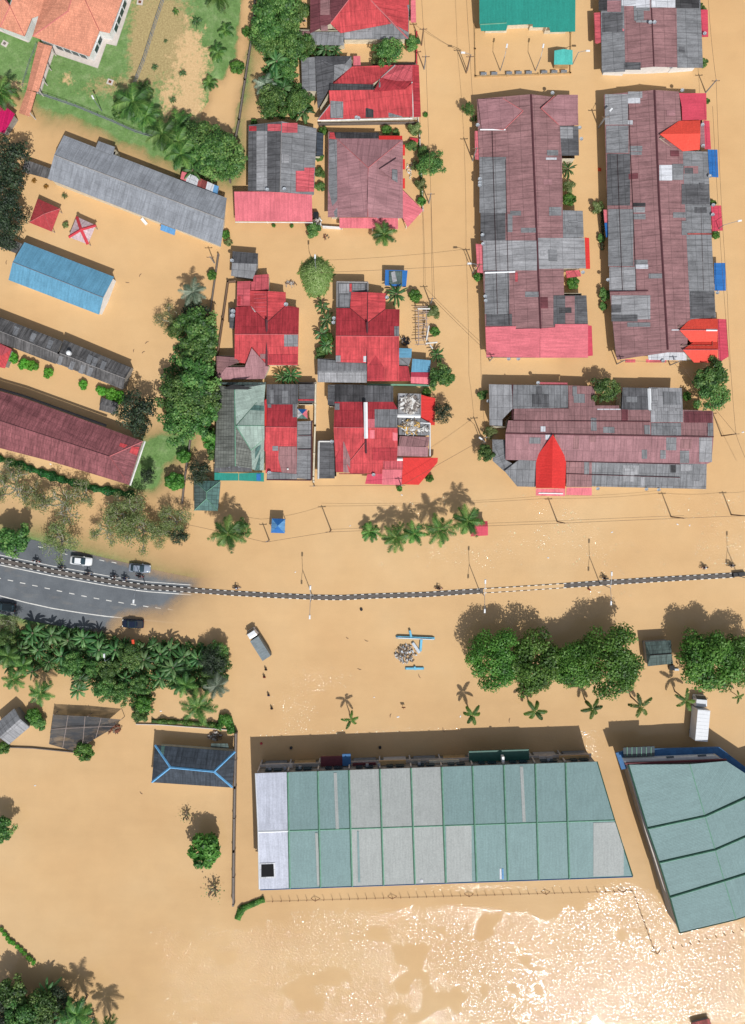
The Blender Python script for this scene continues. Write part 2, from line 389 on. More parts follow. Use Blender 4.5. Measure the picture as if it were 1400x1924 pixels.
def gridmesh(name, Z, mat, attrs):
    me = bpy.data.meshes.new(name); me.vertices.add(nv); me.vertices.foreach_set('co', np.stack([GX, GY, Z], -1).astype('f').ravel())
    me.loops.add(QF.size); me.loops.foreach_set('vertex_index', QF.astype('i').ravel()); me.polygons.add(len(QF))
    me.polygons.foreach_set('loop_start', np.arange(0, QF.size, 4, dtype='i')); me.polygons.foreach_set('use_smooth', np.ones(len(QF), bool))
    me.update(calc_edges=True)
    for k, a in attrs.items():
        at = me.attributes.new(k, 'FLOAT', 'POINT'); at.data.foreach_set('value', a.astype('f').ravel())
    me.materials.append(mat); o = bpy.data.objects.new(name, me); col.objects.link(o); o['kind'] = 'structure'; return o
def attr(N, name): a = N.new('ShaderNodeAttribute'); a.attribute_name = name; return a.outputs['Fac']
# ground material
m, N, L = newmat('ground_soil_grass'); b = N['Principled BSDF']; b.inputs['Roughness'].default_value = .95; g = N.new('ShaderNodeNewGeometry').outputs['Position']
n1 = noise(N, L, g, .5, 8, .65); n2 = noise(N, L, g, 3.0, 6, .7); n3 = noise(N, L, g, .12, 5, .6)
grass = ramp(N, L, n1, [(.30, C(96, 132, 66)), (.52, C(116, 150, 86)), (.72, C(144, 166, 112))])
grass = mixc(N, L, 'MULTIPLY', 1, grass, ramp(N, L, n2, [(.3, .68), (.7, 1.18)]))
dry = ramp(N, L, n2, [(.3, C(150, 130, 88)), (.7, C(196, 176, 124))])
sand = ramp(N, L, n2, [(.25, C(196, 160, 112)), (.75, C(232, 198, 150))])
v1 = noise(N, L, g, 1.3, 7, .7)
fa = N.new('ShaderNodeMath'); fa.operation = 'ADD'; L.new(attr(N, 'dry'), fa.inputs[0]); L.new(v1, fa.inputs[1])
gd = mixc(N, L, 'MIX', ramp(N, L, fa.outputs[0], [(.78, 0.0), (1.02, 1.0)]), grass, dry)
fb = N.new('ShaderNodeMath'); fb.operation = 'ADD'; L.new(attr(N, 'sand'), fb.inputs[0]); L.new(v1, fb.inputs[1])
gd = mixc(N, L, 'MIX', ramp(N, L, fb.outputs[0], [(.80, 0.0), (1.0, 1.0)]), gd, sand)
L.new(gd, b.inputs['Base Color']); bp = N.new('ShaderNodeBump'); bp.inputs['Strength'].default_value = .8; bp.inputs['Distance'].default_value = .12
L.new(n2, bp.inputs['Height']); L.new(bp.outputs[0], b.inputs['Normal'])
def blob(cx, cy, rx, ry): return np.exp(-(((PX - cx) / rx) ** 2 + ((PY - cy) / ry) ** 2))
sandA = np.clip(1 / (1 + np.exp(-pool / 14)), 0, 1) * .62 + blob(128, 150, 22, 16) * .45 + blob(30, 160, 30, 16) * .5 + np.where(strip > 0, .6, 0) + np.where(sdR > -200, np.clip(-sdR * 0 + .0, 0, 1), 0)
sandA = np.where((PY > 930) & (PX < 500), .2, sandA)
dryA = blob(200, 165, 70, 30) * .42 + blob(300, 60, 60, 110) * .42 + blob(330, 90, 60, 120) * .35 + blob(110, 40, 1, 1) * 0 + blob(262, 110, 22, 50) * .35 + blob(265, 20, 30, 60) * .2
rin = poly_sd(PX, PY, [(-2000, 925), (-60, 993), (0, 1007), (65, 1018), (125, 1034), (222, 1057), (300, 1076), (360, 1088), (478, 1090), (478, 1197), (300, 1197), (200, 1188), (130, 1177), (60, 1164), (-60, 1137), (-2000, 1062)])
gridmesh('ground', ZT - np.where(rin > 0, .12, np.where(rin > -6, .05, 0)), m, {'sand': sandA, 'dry': dryA})
# flood water: opaque silty water that thins to clear at its edge; ripples rougher out in the open
def band(x0, x1, y0, y1, f=40): return 1 / (1 + np.exp(-(PX - x0) / f)) / (1 + np.exp((PX - x1) / f)) / (1 + np.exp(-(PY - y0) / f * 2)) / (1 + np.exp((PY - y1) / f * 2))
nz = vnoise(PX, PY * 1.6, 3, 70) * .6 + vnoise(PX, PY * 1.4, 4, 26) * .4
low = 1 / (1 + np.exp(-(PY - 1712 - 30 * (PX < 500)) / 7)) * 1 / (1 + np.exp(-(PX - 300) / 12))
nz2 = nz + .12 * vnoise(PX, PY, 9, 9)
low = low * np.clip((nz2 - .38) * 12 + np.clip((PX + PY - 2790) / 200, 0, 1.2) * 1.6, .0, 1.0) * (1 - .0 / (1 + np.exp(-(PX + PY - 3020) / 40)))
chop = low * (.25 + .13 / (1 + np.exp((PX * .8 + PY - 2620) / 90))) + (blob(600, 1285, 75, 50) + blob(560, 1330, 45, 45)) * .30 * np.clip(nz * 1.7 - .3, 0, 1)
chop += band(690, 2500, 925, 1075, 22) * .32 * np.clip((nz - .2) * 2.2, .3, 1) + band(470, 1120, 1372, 1425, 8) * .30 + blob(1390, 1000, 70, 90) * .2 + band(400, 760, 905, 960, 18) * .12 + blob(1180, 1700, 50, 34) * .22 + blob(850, 1668, 170, 8) * .12 + blob(240, 1730, 110, 60) * .10 + blob(1140, 1120, 60, 20) * .25
quiet = 1 / (1 + np.exp(-(PY - 1600) / 40)) / (1 + np.exp(-(PX - 420) / 40))
chop = np.clip(chop + (.055 + .04 * vnoise(PX, PY, 6, 45)) * (1 - .75 * quiet), .012, .62)
m, N, L = newmat('flood_water'); b = N['Principled BSDF']; g = N.new('ShaderNodeNewGeometry').outputs['Position']
nA = noise(N, L, g, .035, 4, .55); nB = noise(N, L, g, .25, 4, .6)
cw = ramp(N, L, nA, [(.30, C(216, 175, 127)), (.5, C(221, 182, 134)), (.7, C(224, 188, 142))])
cw = mixc(N, L, 'MULTIPLY', 1, cw, ramp(N, L, nB, [(.3, .97), (.7, 1.03)]))
cw = mixc(N, L, 'MULTIPLY', 1, cw, ramp(N, L, noise(N, L, g, 6.5, 2, .8), [(.3, .955), (.7, 1.045)]))
cw = mixc(N, L, 'MULTIPLY', 1, cw, ramp(N, L, noise(N, L, mapping(N, L, g, (.02, .11, 1)), 1.0, 7, .65), [(.32, .955), (.5, 1.0), (.68, 1.03)]))
# water tone: darker and greener-grey to the south, more orange inside the town
sx = N.new('ShaderNodeSeparateXYZ'); L.new(g, sx.inputs[0]); mr = N.new('ShaderNodeMapRange'); mr.inputs[1].default_value = -115; mr.inputs[2].default_value = 60; L.new(sx.outputs[1], mr.inputs[0])
cw = mixc(N, L, 'MULTIPLY', 1, cw, ramp(N, L, mr.outputs[0], [(0, (.875, .89, .885, 1)), (.3, (.91, .92, .915, 1)), (.5, (.955, .96, .95, 1)), (1, (1.0, .985, .94, 1))]))
N.remove(b); df = N.new('ShaderNodeBsdfDiffuse'); L.new(cw, df.inputs[0]); gl = N.new('ShaderNodeBsdfGlossy'); fz = N.new('ShaderNodeFresnel'); fz.inputs[0].default_value = 1.335
ch = attr(N, 'chop')
def wav(scale, det, mp=None, dist=.0):
    n = N.new('ShaderNodeTexNoise'); n.inputs['Scale'].default_value = scale; n.inputs['Detail'].default_value = det; n.inputs['Distortion'].default_value = dist
    L.new(mapping(N, L, g, mp) if mp else g, n.inputs[0]); return n.outputs[0]
w1 = wav(2.3, 2, (1, 1.15, 1), .5); w2 = wav(.5, 3, (1.0, 1.3, 1)); w3 = wav(4.6, 1, (1, .85, 1), .4)
def mth(op, a, bb):
    n = N.new('ShaderNodeMath'); n.operation = op
    for s_, v in ((n.inputs[0], a), (n.inputs[1], bb)):
        if isinstance(v, bpy.types.NodeSocket): L.new(v, s_)
        else: s_.default_value = v
    return n.outputs[0]
hh = mth('ADD', mth('MULTIPLY', w1, .42), mth('ADD', mth('MULTIPLY', w2, .30), mth('MULTIPLY', w3, .20)))
hh = mth('MULTIPLY', mth('SUBTRACT', hh, .46), ch)
bp = N.new('ShaderNodeBump'); bp.inputs['Strength'].default_value = 1.0; bp.inputs['Distance'].default_value = .75
L.new(hh, bp.inputs['Height']); L.new(bp.outputs[0], gl.inputs['Normal']); L.new(bp.outputs[0], fz.inputs['Normal'])
b2 = N.new('ShaderNodeBump'); b2.inputs['Distance'].default_value = .16; L.new(hh, b2.inputs['Height']); L.new(b2.outputs[0], df.inputs['Normal'])
gl.inputs['Roughness'].default_value = .065; gl.inputs['Color'].default_value = (.84, .92, 1, 1)
al = mth('SUBTRACT', 1.0, mth('POWER', 2.718, mth('MULTIPLY', mth('MAXIMUM', mth('ADD', attr(N, 'depth'), mth('MULTIPLY', mth('SUBTRACT', wav(1.6, 6), .5), .05)), 0.0), -8.5)))
m1 = N.new('ShaderNodeMixShader'); L.new(fz.outputs[0], m1.inputs[0]); L.new(df.outputs[0], m1.inputs[1]); L.new(gl.outputs[0], m1.inputs[2]); tp = N.new('ShaderNodeBsdfTransparent'); m2 = N.new('ShaderNodeMixShader'); L.new(al, m2.inputs[0]); L.new(tp.outputs[0], m2.inputs[1]); L.new(m1.outputs[0], m2.inputs[2]); L.new(m2.outputs[0], N['Material Output'].inputs[0])
depth = np.where(GX < -1000, 2, -ZT)
gridmesh('flood_water', np.zeros(PX.shape), m, {'chop': chop, 'depth': depth})

# road ribbons follow the ground
def zt(px, py):
    i = np.clip(np.searchsorted(XA, (px - NX) * S) - 1, 0, nx_ - 2); j = np.clip(np.searchsorted(YA, (NY - py) * S) - 1, 0, ny_ - 2)
    x, y = (px - NX) * S, (NY - py) * S; fx = (x - XA[i]) / (XA[i + 1] - XA[i]); fy = (y - YA[j]) / (YA[j + 1] - YA[j])
    return (ZT[j, i] * (1 - fx) + ZT[j, i + 1] * fx) * (1 - fy) + (ZT[j + 1, i] * (1 - fx) + ZT[j + 1, i + 1] * fx) * fy
def dens(pts, st=6):
    out = []
    for a_, b_ in zip(pts[:-1], pts[1:]):
        n = max(1, int(math.hypot(b_[0] - a_[0], b_[1] - a_[1]) / st))
        for k in range(n): out.append(tuple(a_[t] + (b_[t] - a_[t]) * k / n for t in range(len(a_))))
    out.append(pts[-1]); return out
def interp(pts, x):
    for a_, b_ in zip(pts[:-1], pts[1:]):
        if a_[0] <= x <= b_[0]: return a_[1] + (b_[1] - a_[1]) * (x - a_[0]) / (b_[0] - a_[0])
    return pts[0][1] if x < pts[0][0] else pts[-1][1]
MED = [(-420, 985), (-60, 1041), (0, 1052), (100, 1073), (200, 1091), (270, 1102), (350, 1108), (430, 1114), (500, 1118), (588, 1122), (640, 1123), (700, 1120), (800, 1117), (875, 1112), (960, 1107), (1050, 1101), (1150, 1094), (1250, 1088), (1388, 1080)]
def roadlift(px, py): return max(zt(px, py) + .03, -1.0)
def ribbon(name, top, bot, x0, x1, mat, lift=.0, nacr=5):
    vs = []; fs = []; xs = np.arange(x0, x1 + 1, 6)
    for x in xs:
        ya, yb = interp(top, x), interp(bot, x)
        for k in range(nacr): y = ya + (yb - ya) * k / (nacr - 1); p = W(x, y, 0); p.z = zt(x, y) + lift; vs.append(p)
    for i in range(len(xs) - 1):
        for k in range(nacr - 1): a_ = i * nacr + k; fs.append((a_, a_ + 1, a_ + nacr + 1, a_ + nacr))
    fs = [f[::-1] if False else f for f in fs]
    o = mesh_obj(name, vs, fs, mat); o['kind'] = 'structure'; return o
m, N, L = newmat('asphalt'); b = N['Principled BSDF']; b.inputs['Roughness'].default_value = .8; g = N.new('ShaderNodeNewGeometry').outputs['Position']
ca = ramp(N, L, noise(N, L, g, .25, 6, .6), [(.3, C(88, 93, 99)), (.7, C(110, 115, 120))])
ca = mixc(N, L, 'MIX', ramp(N, L, noise(N, L, mapping(N, L, g, (.12, .35, 1)), 1.0, 6, .6), [(.58, 0.0), (.74, .4)]), ca, C(150, 140, 126))
ca = mixc(N, L, 'MULTIPLY', 1, ca, ramp(N, L, noise(N, L, g, 5, 4, .8), [(.3, .85), (.7, 1.15)]))
L.new(ca, b.inputs['Base Color']); ASPH = m
UP_T = [(-420, 925), (-60, 990), (0, 1004), (65, 1015), (125, 1031), (222, 1054), (300, 1073), (360, 1085), (700, 1092)]
UP_B = [(x, y - 4) for x, y in MED]; LO_T = [(x, y + 4) for x, y in MED]
LO_B = [(-420, 1065), (-60, 1140), (0, 1153), (60, 1167), (130, 1180), (200, 1191), (300, 1200), (700, 1200)]
ribbon('upper_road', UP_T, UP_B, -420, 480, ASPH); ribbon('lower_road', LO_T, LO_B, -420, 480, ASPH, nacr=7)
def mark(name, pts, wd=1.3, lift=.022):
    pts = dens(pts, 8); vs = []; fs = []
    for i, p in enumerate(pts):
        a_ = pts[max(i - 1, 0)]; b_ = pts[min(i + 1, len(pts) - 1)]; dx, dy = b_[0] - a_[0], b_[1] - a_[1]; l_ = math.hypot(dx, dy); nx, ny = -dy / l_ * wd / 2, dx / l_ * wd / 2
        for s_ in (1, -1):
            q = W(p[0] + nx * s_, p[1] + ny * s_, 0); q.z = zt(p[0], p[1]) + lift; vs.append(q)
    for i in range(len(pts) - 1): fs.append((2 * i, 2 * i + 2, 2 * i + 3, 2 * i + 1))
    o = mesh_obj(name, vs, fs, ROADPAINT); o['kind'] = 'structure'; return o
ROADPAINT = plain('road_paint', C(228, 226, 220), var=.3, scale=2)
mark('edge_line', [(x, interp(MED, x) - 9.5) for x in range(-420, 380, 20)]); mark('edge_line', [(x, interp(MED, x) + 9.0) for x in range(-420, 380, 20)], 1.6)
mark('edge_line', [(-420, 1036), (-60, 1105), (0, 1119), (50, 1132), (100, 1143), (150, 1151), (200, 1158), (260, 1164), (330, 1171), (400, 1178)], 1.8)
for x in range(-400, 335, 23):
    y0 = 1087 + (x - 3) * .215 if x > -5 else 1087 + (x - 3) * .19
    y0 -= max(0, x - 120) ** 2 * .00025
    if x > 380: break
    mark('lane_dash', [(x + 2, y0), (x + 12, y0 + 1.9)], 1.5)
for x, y in ((72, 1027), (118, 1040), (187, 1052), (210, 1056)): mark('lane_dash', [(x, y), (x + 9, y + 2)], 1.3)
# median kerbs, painted black and white
m, N, L = newmat('kerb_paint'); b = N['Principled BSDF']; uv = N.new('ShaderNodeUVMap'); sx = N.new('ShaderNodeSeparateXYZ'); L.new(uv.outputs[0], sx.inputs[0])
fr = N.new('ShaderNodeMath'); fr.operation = 'FRACT'; L.new(sx.outputs[0], fr.inputs[0]); gt = N.new('ShaderNodeMath'); gt.operation = 'GREATER_THAN'; gt.inputs[1].default_value = .60; L.new(fr.outputs[0], gt.inputs[0])
kc = mixc(N, L, 'MIX', gt.outputs[0], C(44, 42, 42), C(238, 236, 230)); g = N.new('ShaderNodeNewGeometry').outputs['Position']
kc = mixc(N, L, 'MULTIPLY', 1, kc, ramp(N, L, noise(N, L, g, 2.5, 5), [(.3, .8), (.7, 1.1)])); L.new(kc, b.inputs['Base Color']); KERB = m
def zmed(x):   # top of the median above the water
    z = .20 if x < 330 else .10
    return z + (max(0, 330 - x) * .0006) + (-.075 if 905 < x < 1060 else 0)
def kerb(off, x0, x1):
    pts = dens([(x, interp(MED, x) + off) for x in range(x0, x1 + 1, 12)], 12); vs = []; fs = []; uvs = []; d = 0; ds = []
    for i, p in enumerate(pts):
        if i: d += math.hypot(p[0] - pts[i - 1][0], p[1] - pts[i - 1][1]) * S / 1.45
        ds.append(d); z = zmed(p[0]) + (.075 if off < 0 and 905 < p[0] < 1060 else 0)
        if p[0] < 345: z = max(z, zt(p[0], p[1]) + .16)
        for dy, zz in ((.72, -1.6), (.62, z), (-.62, z), (-.72, -1.6)):
            q = W(p[0], p[1] + dy, 0); q.z = zz; vs.append(q)
    for i in range(len(pts) - 1):
        for k in range(3):
            fs.append((4 * i + k, 4 * i + k + 4, 4 * i + k + 5, 4 * i + k + 1)); uvs.append([(ds[i], 0), (ds[i + 1], 0), (ds[i + 1], 1), (ds[i], 1)])
    fs = [f[::-1] for f in fs]; uvs = [u[::-1] for u in uvs]
    o = mesh_obj('median_kerb', vs, fs, KERB, uvs=uvs); o['kind'] = 'structure'
kerb(-4.1, -420, 1388); kerb(4.1, -420, 1388)
vs = []; fs = []; xs = list(range(-420, 1389, 12))
for x in xs:
    for off in (3.2, -3.2):
        q = W(x, interp(MED, x) + off, 0); zz = zmed(x) - .05
        if x < 345: zz = max(zz, zt(x, interp(MED, x)) + .1)
        q.z = zz; vs.append(q)
for i in range(len(xs) - 1): fs.append((2 * i, 2 * i + 2, 2 * i + 3, 2 * i + 1))
MEDM = plain('median_soil', C(100, 92, 86), var=.5, scale=1.2); o = mesh_obj('median_strip', vs, fs, MEDM); o['kind'] = 'structure'
# concrete aprons and walkway beside the orange-tiled houses
def pad(name, poly, h=.12, mat='concrete'):
    mb = MB(); pp = [W(x, y, 0) for x, y in poly]; mb.prism([(p.x, p.y) for p in pp], -.5, .30 + h); o = mb.obj(name, P[mat]); o['kind'] = 'structure'; return o
pad('house_apron', [(96, 84), (97, 101), (104, 103), (185, 130), (201, 84), (220, 88), (262, -40), (232, -40), (200, 55), (150, 60), (110, 70)], .13)
pad('house_apron', [(-40, 40), (-40, 46), (0, 60), (55, 82), (60, 68), (84, 0), (60, 0), (30, 40)], .12)
pad('covered_path', [(90, 99), (103, 103), (78, 175), (69, 177), (64, 140)], .15)
# ---------------------------------------------------------------- buildings
def quad(x0, y0, x1, y1): return [(x0, y0), (x1, y0), (x1, y1), (x0, y1)]
def wall_windows(b, p, q, zt_, n, wd=1.1, ht=1.0, zb=1.0, mat='glass'):
    """window openings along an outer wall line p-q (world xy), each with frame and pane"""
    P0, Q0 = Vector(p), Vector(q); d = (Q0 - P0).normalized(); nn = Vector((d.y, -d.x, 0))
    for i in range(n):
        c = P0 + (Q0 - P0) * ((i + .5) / n); rz = math.atan2(d.y, d.x)
        f = MB().box((c.x + nn.x * .03, c.y + nn.y * .03, zb + ht / 2), (wd + .16, .12, ht + .16), rz).obj('window', P['white_paint'], b.root, org=b.loc)
        MB().box((c.x + nn.x * .07, c.y + nn.y * .07, zb + ht / 2), (wd, .1, ht), rz).obj('pane', P[mat], f, org=b.loc)

# -- orange tiled houses, top left
b = Building('tiled_house', 'orange tiled hip roof house cut off by the top left corner', 'house', (10, 10), 'wall_white', -.6)
b.add('terra', [(-160, -70, 3.6), (0, 51, 3.6), (19, 12, 5.6), (-60, -80, 6.4)], wallm=.6)
b.add('terra', [(0, 51, 3.6), (46, 68, 3.6), (60, 34, 3.9), (38, 2, 5.4), (30, -20, 5.8), (19, 12, 5.6)])
b.add('terra', [(60, 34, 3.9), (76, 28, 3.6), (104, -60, 3.6), (30, -60, 6.4), (38, 2, 5.4)])
b.line([(0, 51, 3.6), (19, 12, 5.6), (-20, -50, 6.3)], 'ridge_red', .2); b.line([(46, 68, 3.6), (19, 12, 5.6)], 'ridge_red', .16)
b.walls(.7)
b = Building('tiled_house', 'big orange tiled house with a stepped corner and white walls above the lawn', 'house', (150, 50), 'wall_white', -.6)
b.add('terra', [(82, -2, 3.6), (61, 68, 3.6), (128, 21, 5.8), (150, -60, 6.4), (104, -70, 3.6)])
b.add('terra', [(61, 68, 3.6), (96, 81, 3.6), (168, 106, 3.6), (187, 58, 3.9), (160, 0, 5.7), (165, -60, 6.4), (150, -60, 6.4), (128, 21, 5.8)])
b.add('terra', [(187, 58, 3.9), (206, 62, 3.6), (229, 2, 3.6), (252, -60, 3.6), (165, -60, 6.4), (160, 0, 5.7)])
b.line([(61, 68, 3.6), (128, 21, 5.8), (150, -60, 6.4)], 'ridge_red', .2); b.line([(187, 58, 3.95), (160, 0, 5.75)], 'ridge_red', .14); b.walls(.8)
for (x0, y0, x1, y1, n) in ((100, 80, 160, 101, 4), (174, 92, 186, 62, 2), (211, 52, 232, -6, 4)):
    A, B_ = W(x0, y0, 3.2), W(x1, y1, 3.2)
    for i in range(n):
        c = A + (B_ - A) * ((i + .5) / n); rz = math.atan2(B_.y - A.y, B_.x - A.x)
        f = MB().box((c.x, c.y, 1.9), (1.5, .2, 1.5), rz).obj('window', P['white_paint'], b.root, org=b.loc); MB().box((c.x, c.y, 1.9), (1.3, .26, 1.3), rz).obj('pane', P['glass'], f, org=b.loc)
b = Building('covered_walkway', 'narrow orange tiled covered walkway running down from the big tiled house', 'walkway', (65, 150), 'wall_white', -.6)
b.add('terra', [(72, 78, 2.9), (84, 83, 3.5), (60, 170, 3.5), (50, 168, 2.9)], wall=False); b.add('terra', [(84, 83, 3.5), (98, 87, 2.9), (72, 172, 2.9), (60, 170, 3.5)], wall=False)
b.add('terra', [(50, 169, 2.7), (60, 171, 3.3), (47, 216, 3.3), (35, 212, 2.7)], wall=False, label='lower end section of the tiled walkway roof'); b.add('terra', [(60, 171, 3.3), (68, 174, 2.7), (55, 219, 2.7), (47, 216, 3.3)], wall=False)
posts_under(b, [(74, 84), (96, 92), (66, 108), (87, 120), (58, 136), (79, 148), (52, 162), (71, 168), (42, 206), (56, 212)], 2.8, 'concrete', .12)
b = Building('magenta_shed', 'magenta metal roof at the left edge under a palm', 'shed', (5, 225), 'wall_grey')
b.add('magenta', [(-40, 190, 2.6), (8, 198, 2.6), (28, 214, 2.6), (8, 250, 2.2), (-40, 236, 2.2)]); b.walls()
# -- school blocks
b = Building('school_block', 'long pale grey gabled school block with a porch bump, below the lawn fence', 'school building', (255, 360), 'wall_cream')
b.add('school', [(120, 254, 3.0), (426, 372, 3.0), (421, 413, 4.4), (102, 291, 4.4)]); b.add('school', [(102, 291, 4.4), (421, 413, 4.4), (415, 463, 2.9), (90, 336, 2.9)])
b.add('school', [(185, 265, 2.9), (216, 276, 2.9), (212, 292, 3.3), (179, 279, 3.3)], name='porch_roof', lift=.06)
b.line([(102, 291, 4.4), (421, 413, 4.4)], 'ridge_grey', .3); b.walls(.65)
b.add('bluel', [(303, 421, 2.3), (330, 431, 2.3), (328, 442, 2.1), (301, 432, 2.1)], name='awning', wall=False)
b = Building('covered_walkway', 'dark flat covered walkway between the leafy dark tree and the pale school block', 'walkway', (75, 318), 'wall_grey')
b.add('olddark', [(48, 300, 2.3), (99, 318, 2.3), (91, 336, 2.3), (40, 322, 2.3)], wall=False); posts_under(b, [(52, 305), (94, 320), (88, 332), (46, 320)], 2.2)
b = Building('lean_to_shed', 'ragged red, white and blue tin lean-to behind the pale school block', 'shed', (375, 348), 'wall_grey')
for mt, p in (('pink', [(342, 322, 2.6), (353, 325, 2.6), (349, 340, 2.6), (339, 336, 2.6)]), ('white', [(353, 325, 2.6), (374, 334, 2.6), (370, 350, 2.5), (349, 341, 2.5)]), ('rusty', [(374, 334, 2.6), (390, 341, 2.6), (386, 357, 2.5), (370, 350, 2.5)]), ('white', [(390, 341, 2.6), (403, 347, 2.6), (399, 362, 2.5), (386, 357, 2.5)]), ('bluel', [(403, 347, 2.6), (411, 350, 2.6), (408, 366, 2.5), (399, 362, 2.5)])): b.add(mt, p)
b.walls(.3)
def hiphut(name, label, cat, c4, apex, ze, za, mats, wall='wood_grey', cap=None, posts=True, capw=.25):
    cx = sum(p[0] for p in c4) / 4; cy = sum(p[1] for p in c4) / 4; b = Building(name, label, cat, (cx, cy), wall)
    ap = (apex[0], apex[1], za)
    for i in range(4):
        p, q = c4[i], c4[(i + 1) % 4]; b.add(mats[i % len(mats)], [(p[0], p[1], ze), (q[0], q[1], ze), ap], wall=False)
    if cap:
        for p in c4: b.line([(p[0], p[1], ze), ap], cap, capw)
    if posts: posts_under(b, [(cx + (p[0] - cx) * .86, cy + (p[1] - cy) * .86) for p in c4], ze, wall)
    return b
defroof('brick', (186, 72, 76), kind='tile', bw=.4, bh=.5, dirt=.15, seam=.8)
hiphut('pavilion', 'square pavilion with a plain dull red pyramid roof in the school yard', 'pavilion', [(71, 373), (113, 392), (97, 435), (55, 418)], (83, 402), 2.2, 3.9, ['brick'], cap='ridge_red', capw=.12)
defroof('whitered', (226, 200, 204), kind='sheet', bw=.5, bh=.5, dirt=.3, seam=.8, var=.1)
hiphut('pavilion', 'square pavilion with white pyramid roof and red hips', 'pavilion', [(144, 407), (180, 423), (165, 459), (129, 445)], (152, 431), 2.2, 3.6, ['whitered'], cap='gate_red', capw=.6)
b = Building('blue_hall', 'long sky blue gabled metal hall in the flooded yard', 'hall', (115, 520), 'wall_white')
b.add('blue', [(46, 455, 3.2), (214, 520, 3.2), (194, 559, 4.7), (24, 492, 4.7)]); b.add('blue', [(24, 492, 4.7), (194, 559, 4.7), (186, 591, 3.0), (16, 526, 3.0)])
b.line([(24, 492, 4.7), (194, 559, 4.7)], 'steel', .22); b.walls(.6)
b = Building('covered_walkway', 'dark flat covered walkway joining the left edge to the blue hall', 'walkway', (20, 465), 'wall_grey')
b.add('olddark', [(-40, 436, 2.3), (14, 447, 2.3), (44, 459, 2.3), (30, 476, 2.3), (0, 464, 2.3), (-40, 450, 2.3)], wall=False); posts_under(b, [(10, 450), (38, 462), (28, 472)], 2.2)
b = Building('class_block', 'long dark weathered gabled block with pale replacement sheets', 'school building', (120, 650), 'wall_grey')
b.add('olddark', [(-90, 560, 3.0), (0, 596, 3.0), (117, 641, 3.0), (107, 664, 4.2), (0, 622, 4.2), (-90, 588, 4.2)]); b.add('olddark', [(-90, 588, 4.2), (0, 622, 4.2), (112, 666, 4.2), (104, 684, 2.9), (0, 644, 2.9), (-90, 612, 2.9)])
b.add('olddark', [(120, 638, 2.8), (247, 691, 2.8), (235, 711, 4.0), (112, 663, 4.0)]); b.add('olddark', [(112, 663, 4.0), (235, 711, 4.0), (231, 732, 2.7), (105, 682, 2.7)])
for x, y in ((28, 612), (60, 624), (92, 637), (166, 665), (176, 670), (192, 677)): b.patch('grey', [(x, y), (x + 9, y + 4), (x + 3, y + 19), (x - 5, y + 16)], name='roof_patch')
for x, y in ((112, 668), (134, 678), (153, 685), (168, 690)): b.patch('grey', [(x, y), (x + 8, y + 3), (x + 2, y + 18), (x - 6, y + 15)])
b.line([(-90, 588, 4.2), (0, 622, 4.2), (107, 664, 4.2)], 'ridge_grey', .22); b.line([(112, 663, 4.0), (235, 711, 4.0)], 'ridge_grey', .22); b.walls(.4)
b.tank(131, 664, .45, .7, 'white_paint')
b = Building('red_shelter', 'small red hip roof shelter at the left edge below the dark block', 'shelter', (-4, 672), 'wall_grey')
b.add('redp', [(-30, 640, 2.4), (0, 645, 2.4), (22, 656, 2.4), (4, 668, 3.3), (-30, 664, 3.3)]); b.add('red', [(22, 656, 2.4), (9, 692, 2.3), (-30, 684, 2.3), (-30, 664, 3.3), (4, 668, 3.3)]); b.walls(.4)
b = Building('lone_hut', 'tiny dark weathered hut roof beside the shrub row', 'hut', (204, 762), 'wall_grey')
b.add('olddark', [(191, 747, 1.6), (222, 757, 1.6), (219, 767, 2.0), (188, 759, 2.0)]); b.add('olddark', [(188, 759, 2.0), (219, 767, 2.0), (216, 779, 1.5), (186, 770, 1.5)]); b.walls(.3)
b = Building('maroon_hall', 'long maroon tiled hall with hipped right end beside the hedge', 'hall', (110, 820), 'wall_cream', -.8)
b.add('maroon_long', [(-150, 672, 3.2), (-60, 708, 3.2), (0, 735, 3.2), (45, 748, 3.2), (268, 829, 3.2), (206, 857, 5.0), (0, 790, 5.0), (-60, 768, 5.0), (-150, 736, 5.0)])
b.add('maroon_long', [(-150, 736, 5.0), (-60, 768, 5.0), (0, 790, 5.0), (206, 857, 5.0), (242, 911, 3.1), (100, 868, 3.1), (0, 842, 3.1), (-60, 822, 3.1), (-150, 790, 3.1)])
b.add('maroon_long', [(268, 829, 3.2), (242, 911, 3.1), (206, 857, 5.0)])
b.patch('red', [(226, 832), (240, 836), (232, 843), (220, 848)]); b.patch('red', [(248, 839), (262, 840), (257, 856), (243, 850)])
b.line([(0, 790, 5.0), (206, 857, 5.0)], 'ridge_dark', .25); b.line([(206, 857, 5.0), (268, 829, 3.2)], 'ridge_red', .3); b.line([(206, 857, 5.0), (242, 911, 3.1)], 'ridge_red', .2)
b.line([(272, 829, 3.15), (244, 912, 3.05)], 'pipe_white', .4, name='gutter'); b.line([(-150, 668, 3.1), (-60, 704, 3.1), (0, 731, 3.1), (45, 744, 3.1), (200, 800, 3.1)], 'black_metal', .5, name='gutter'); b.walls(.7)

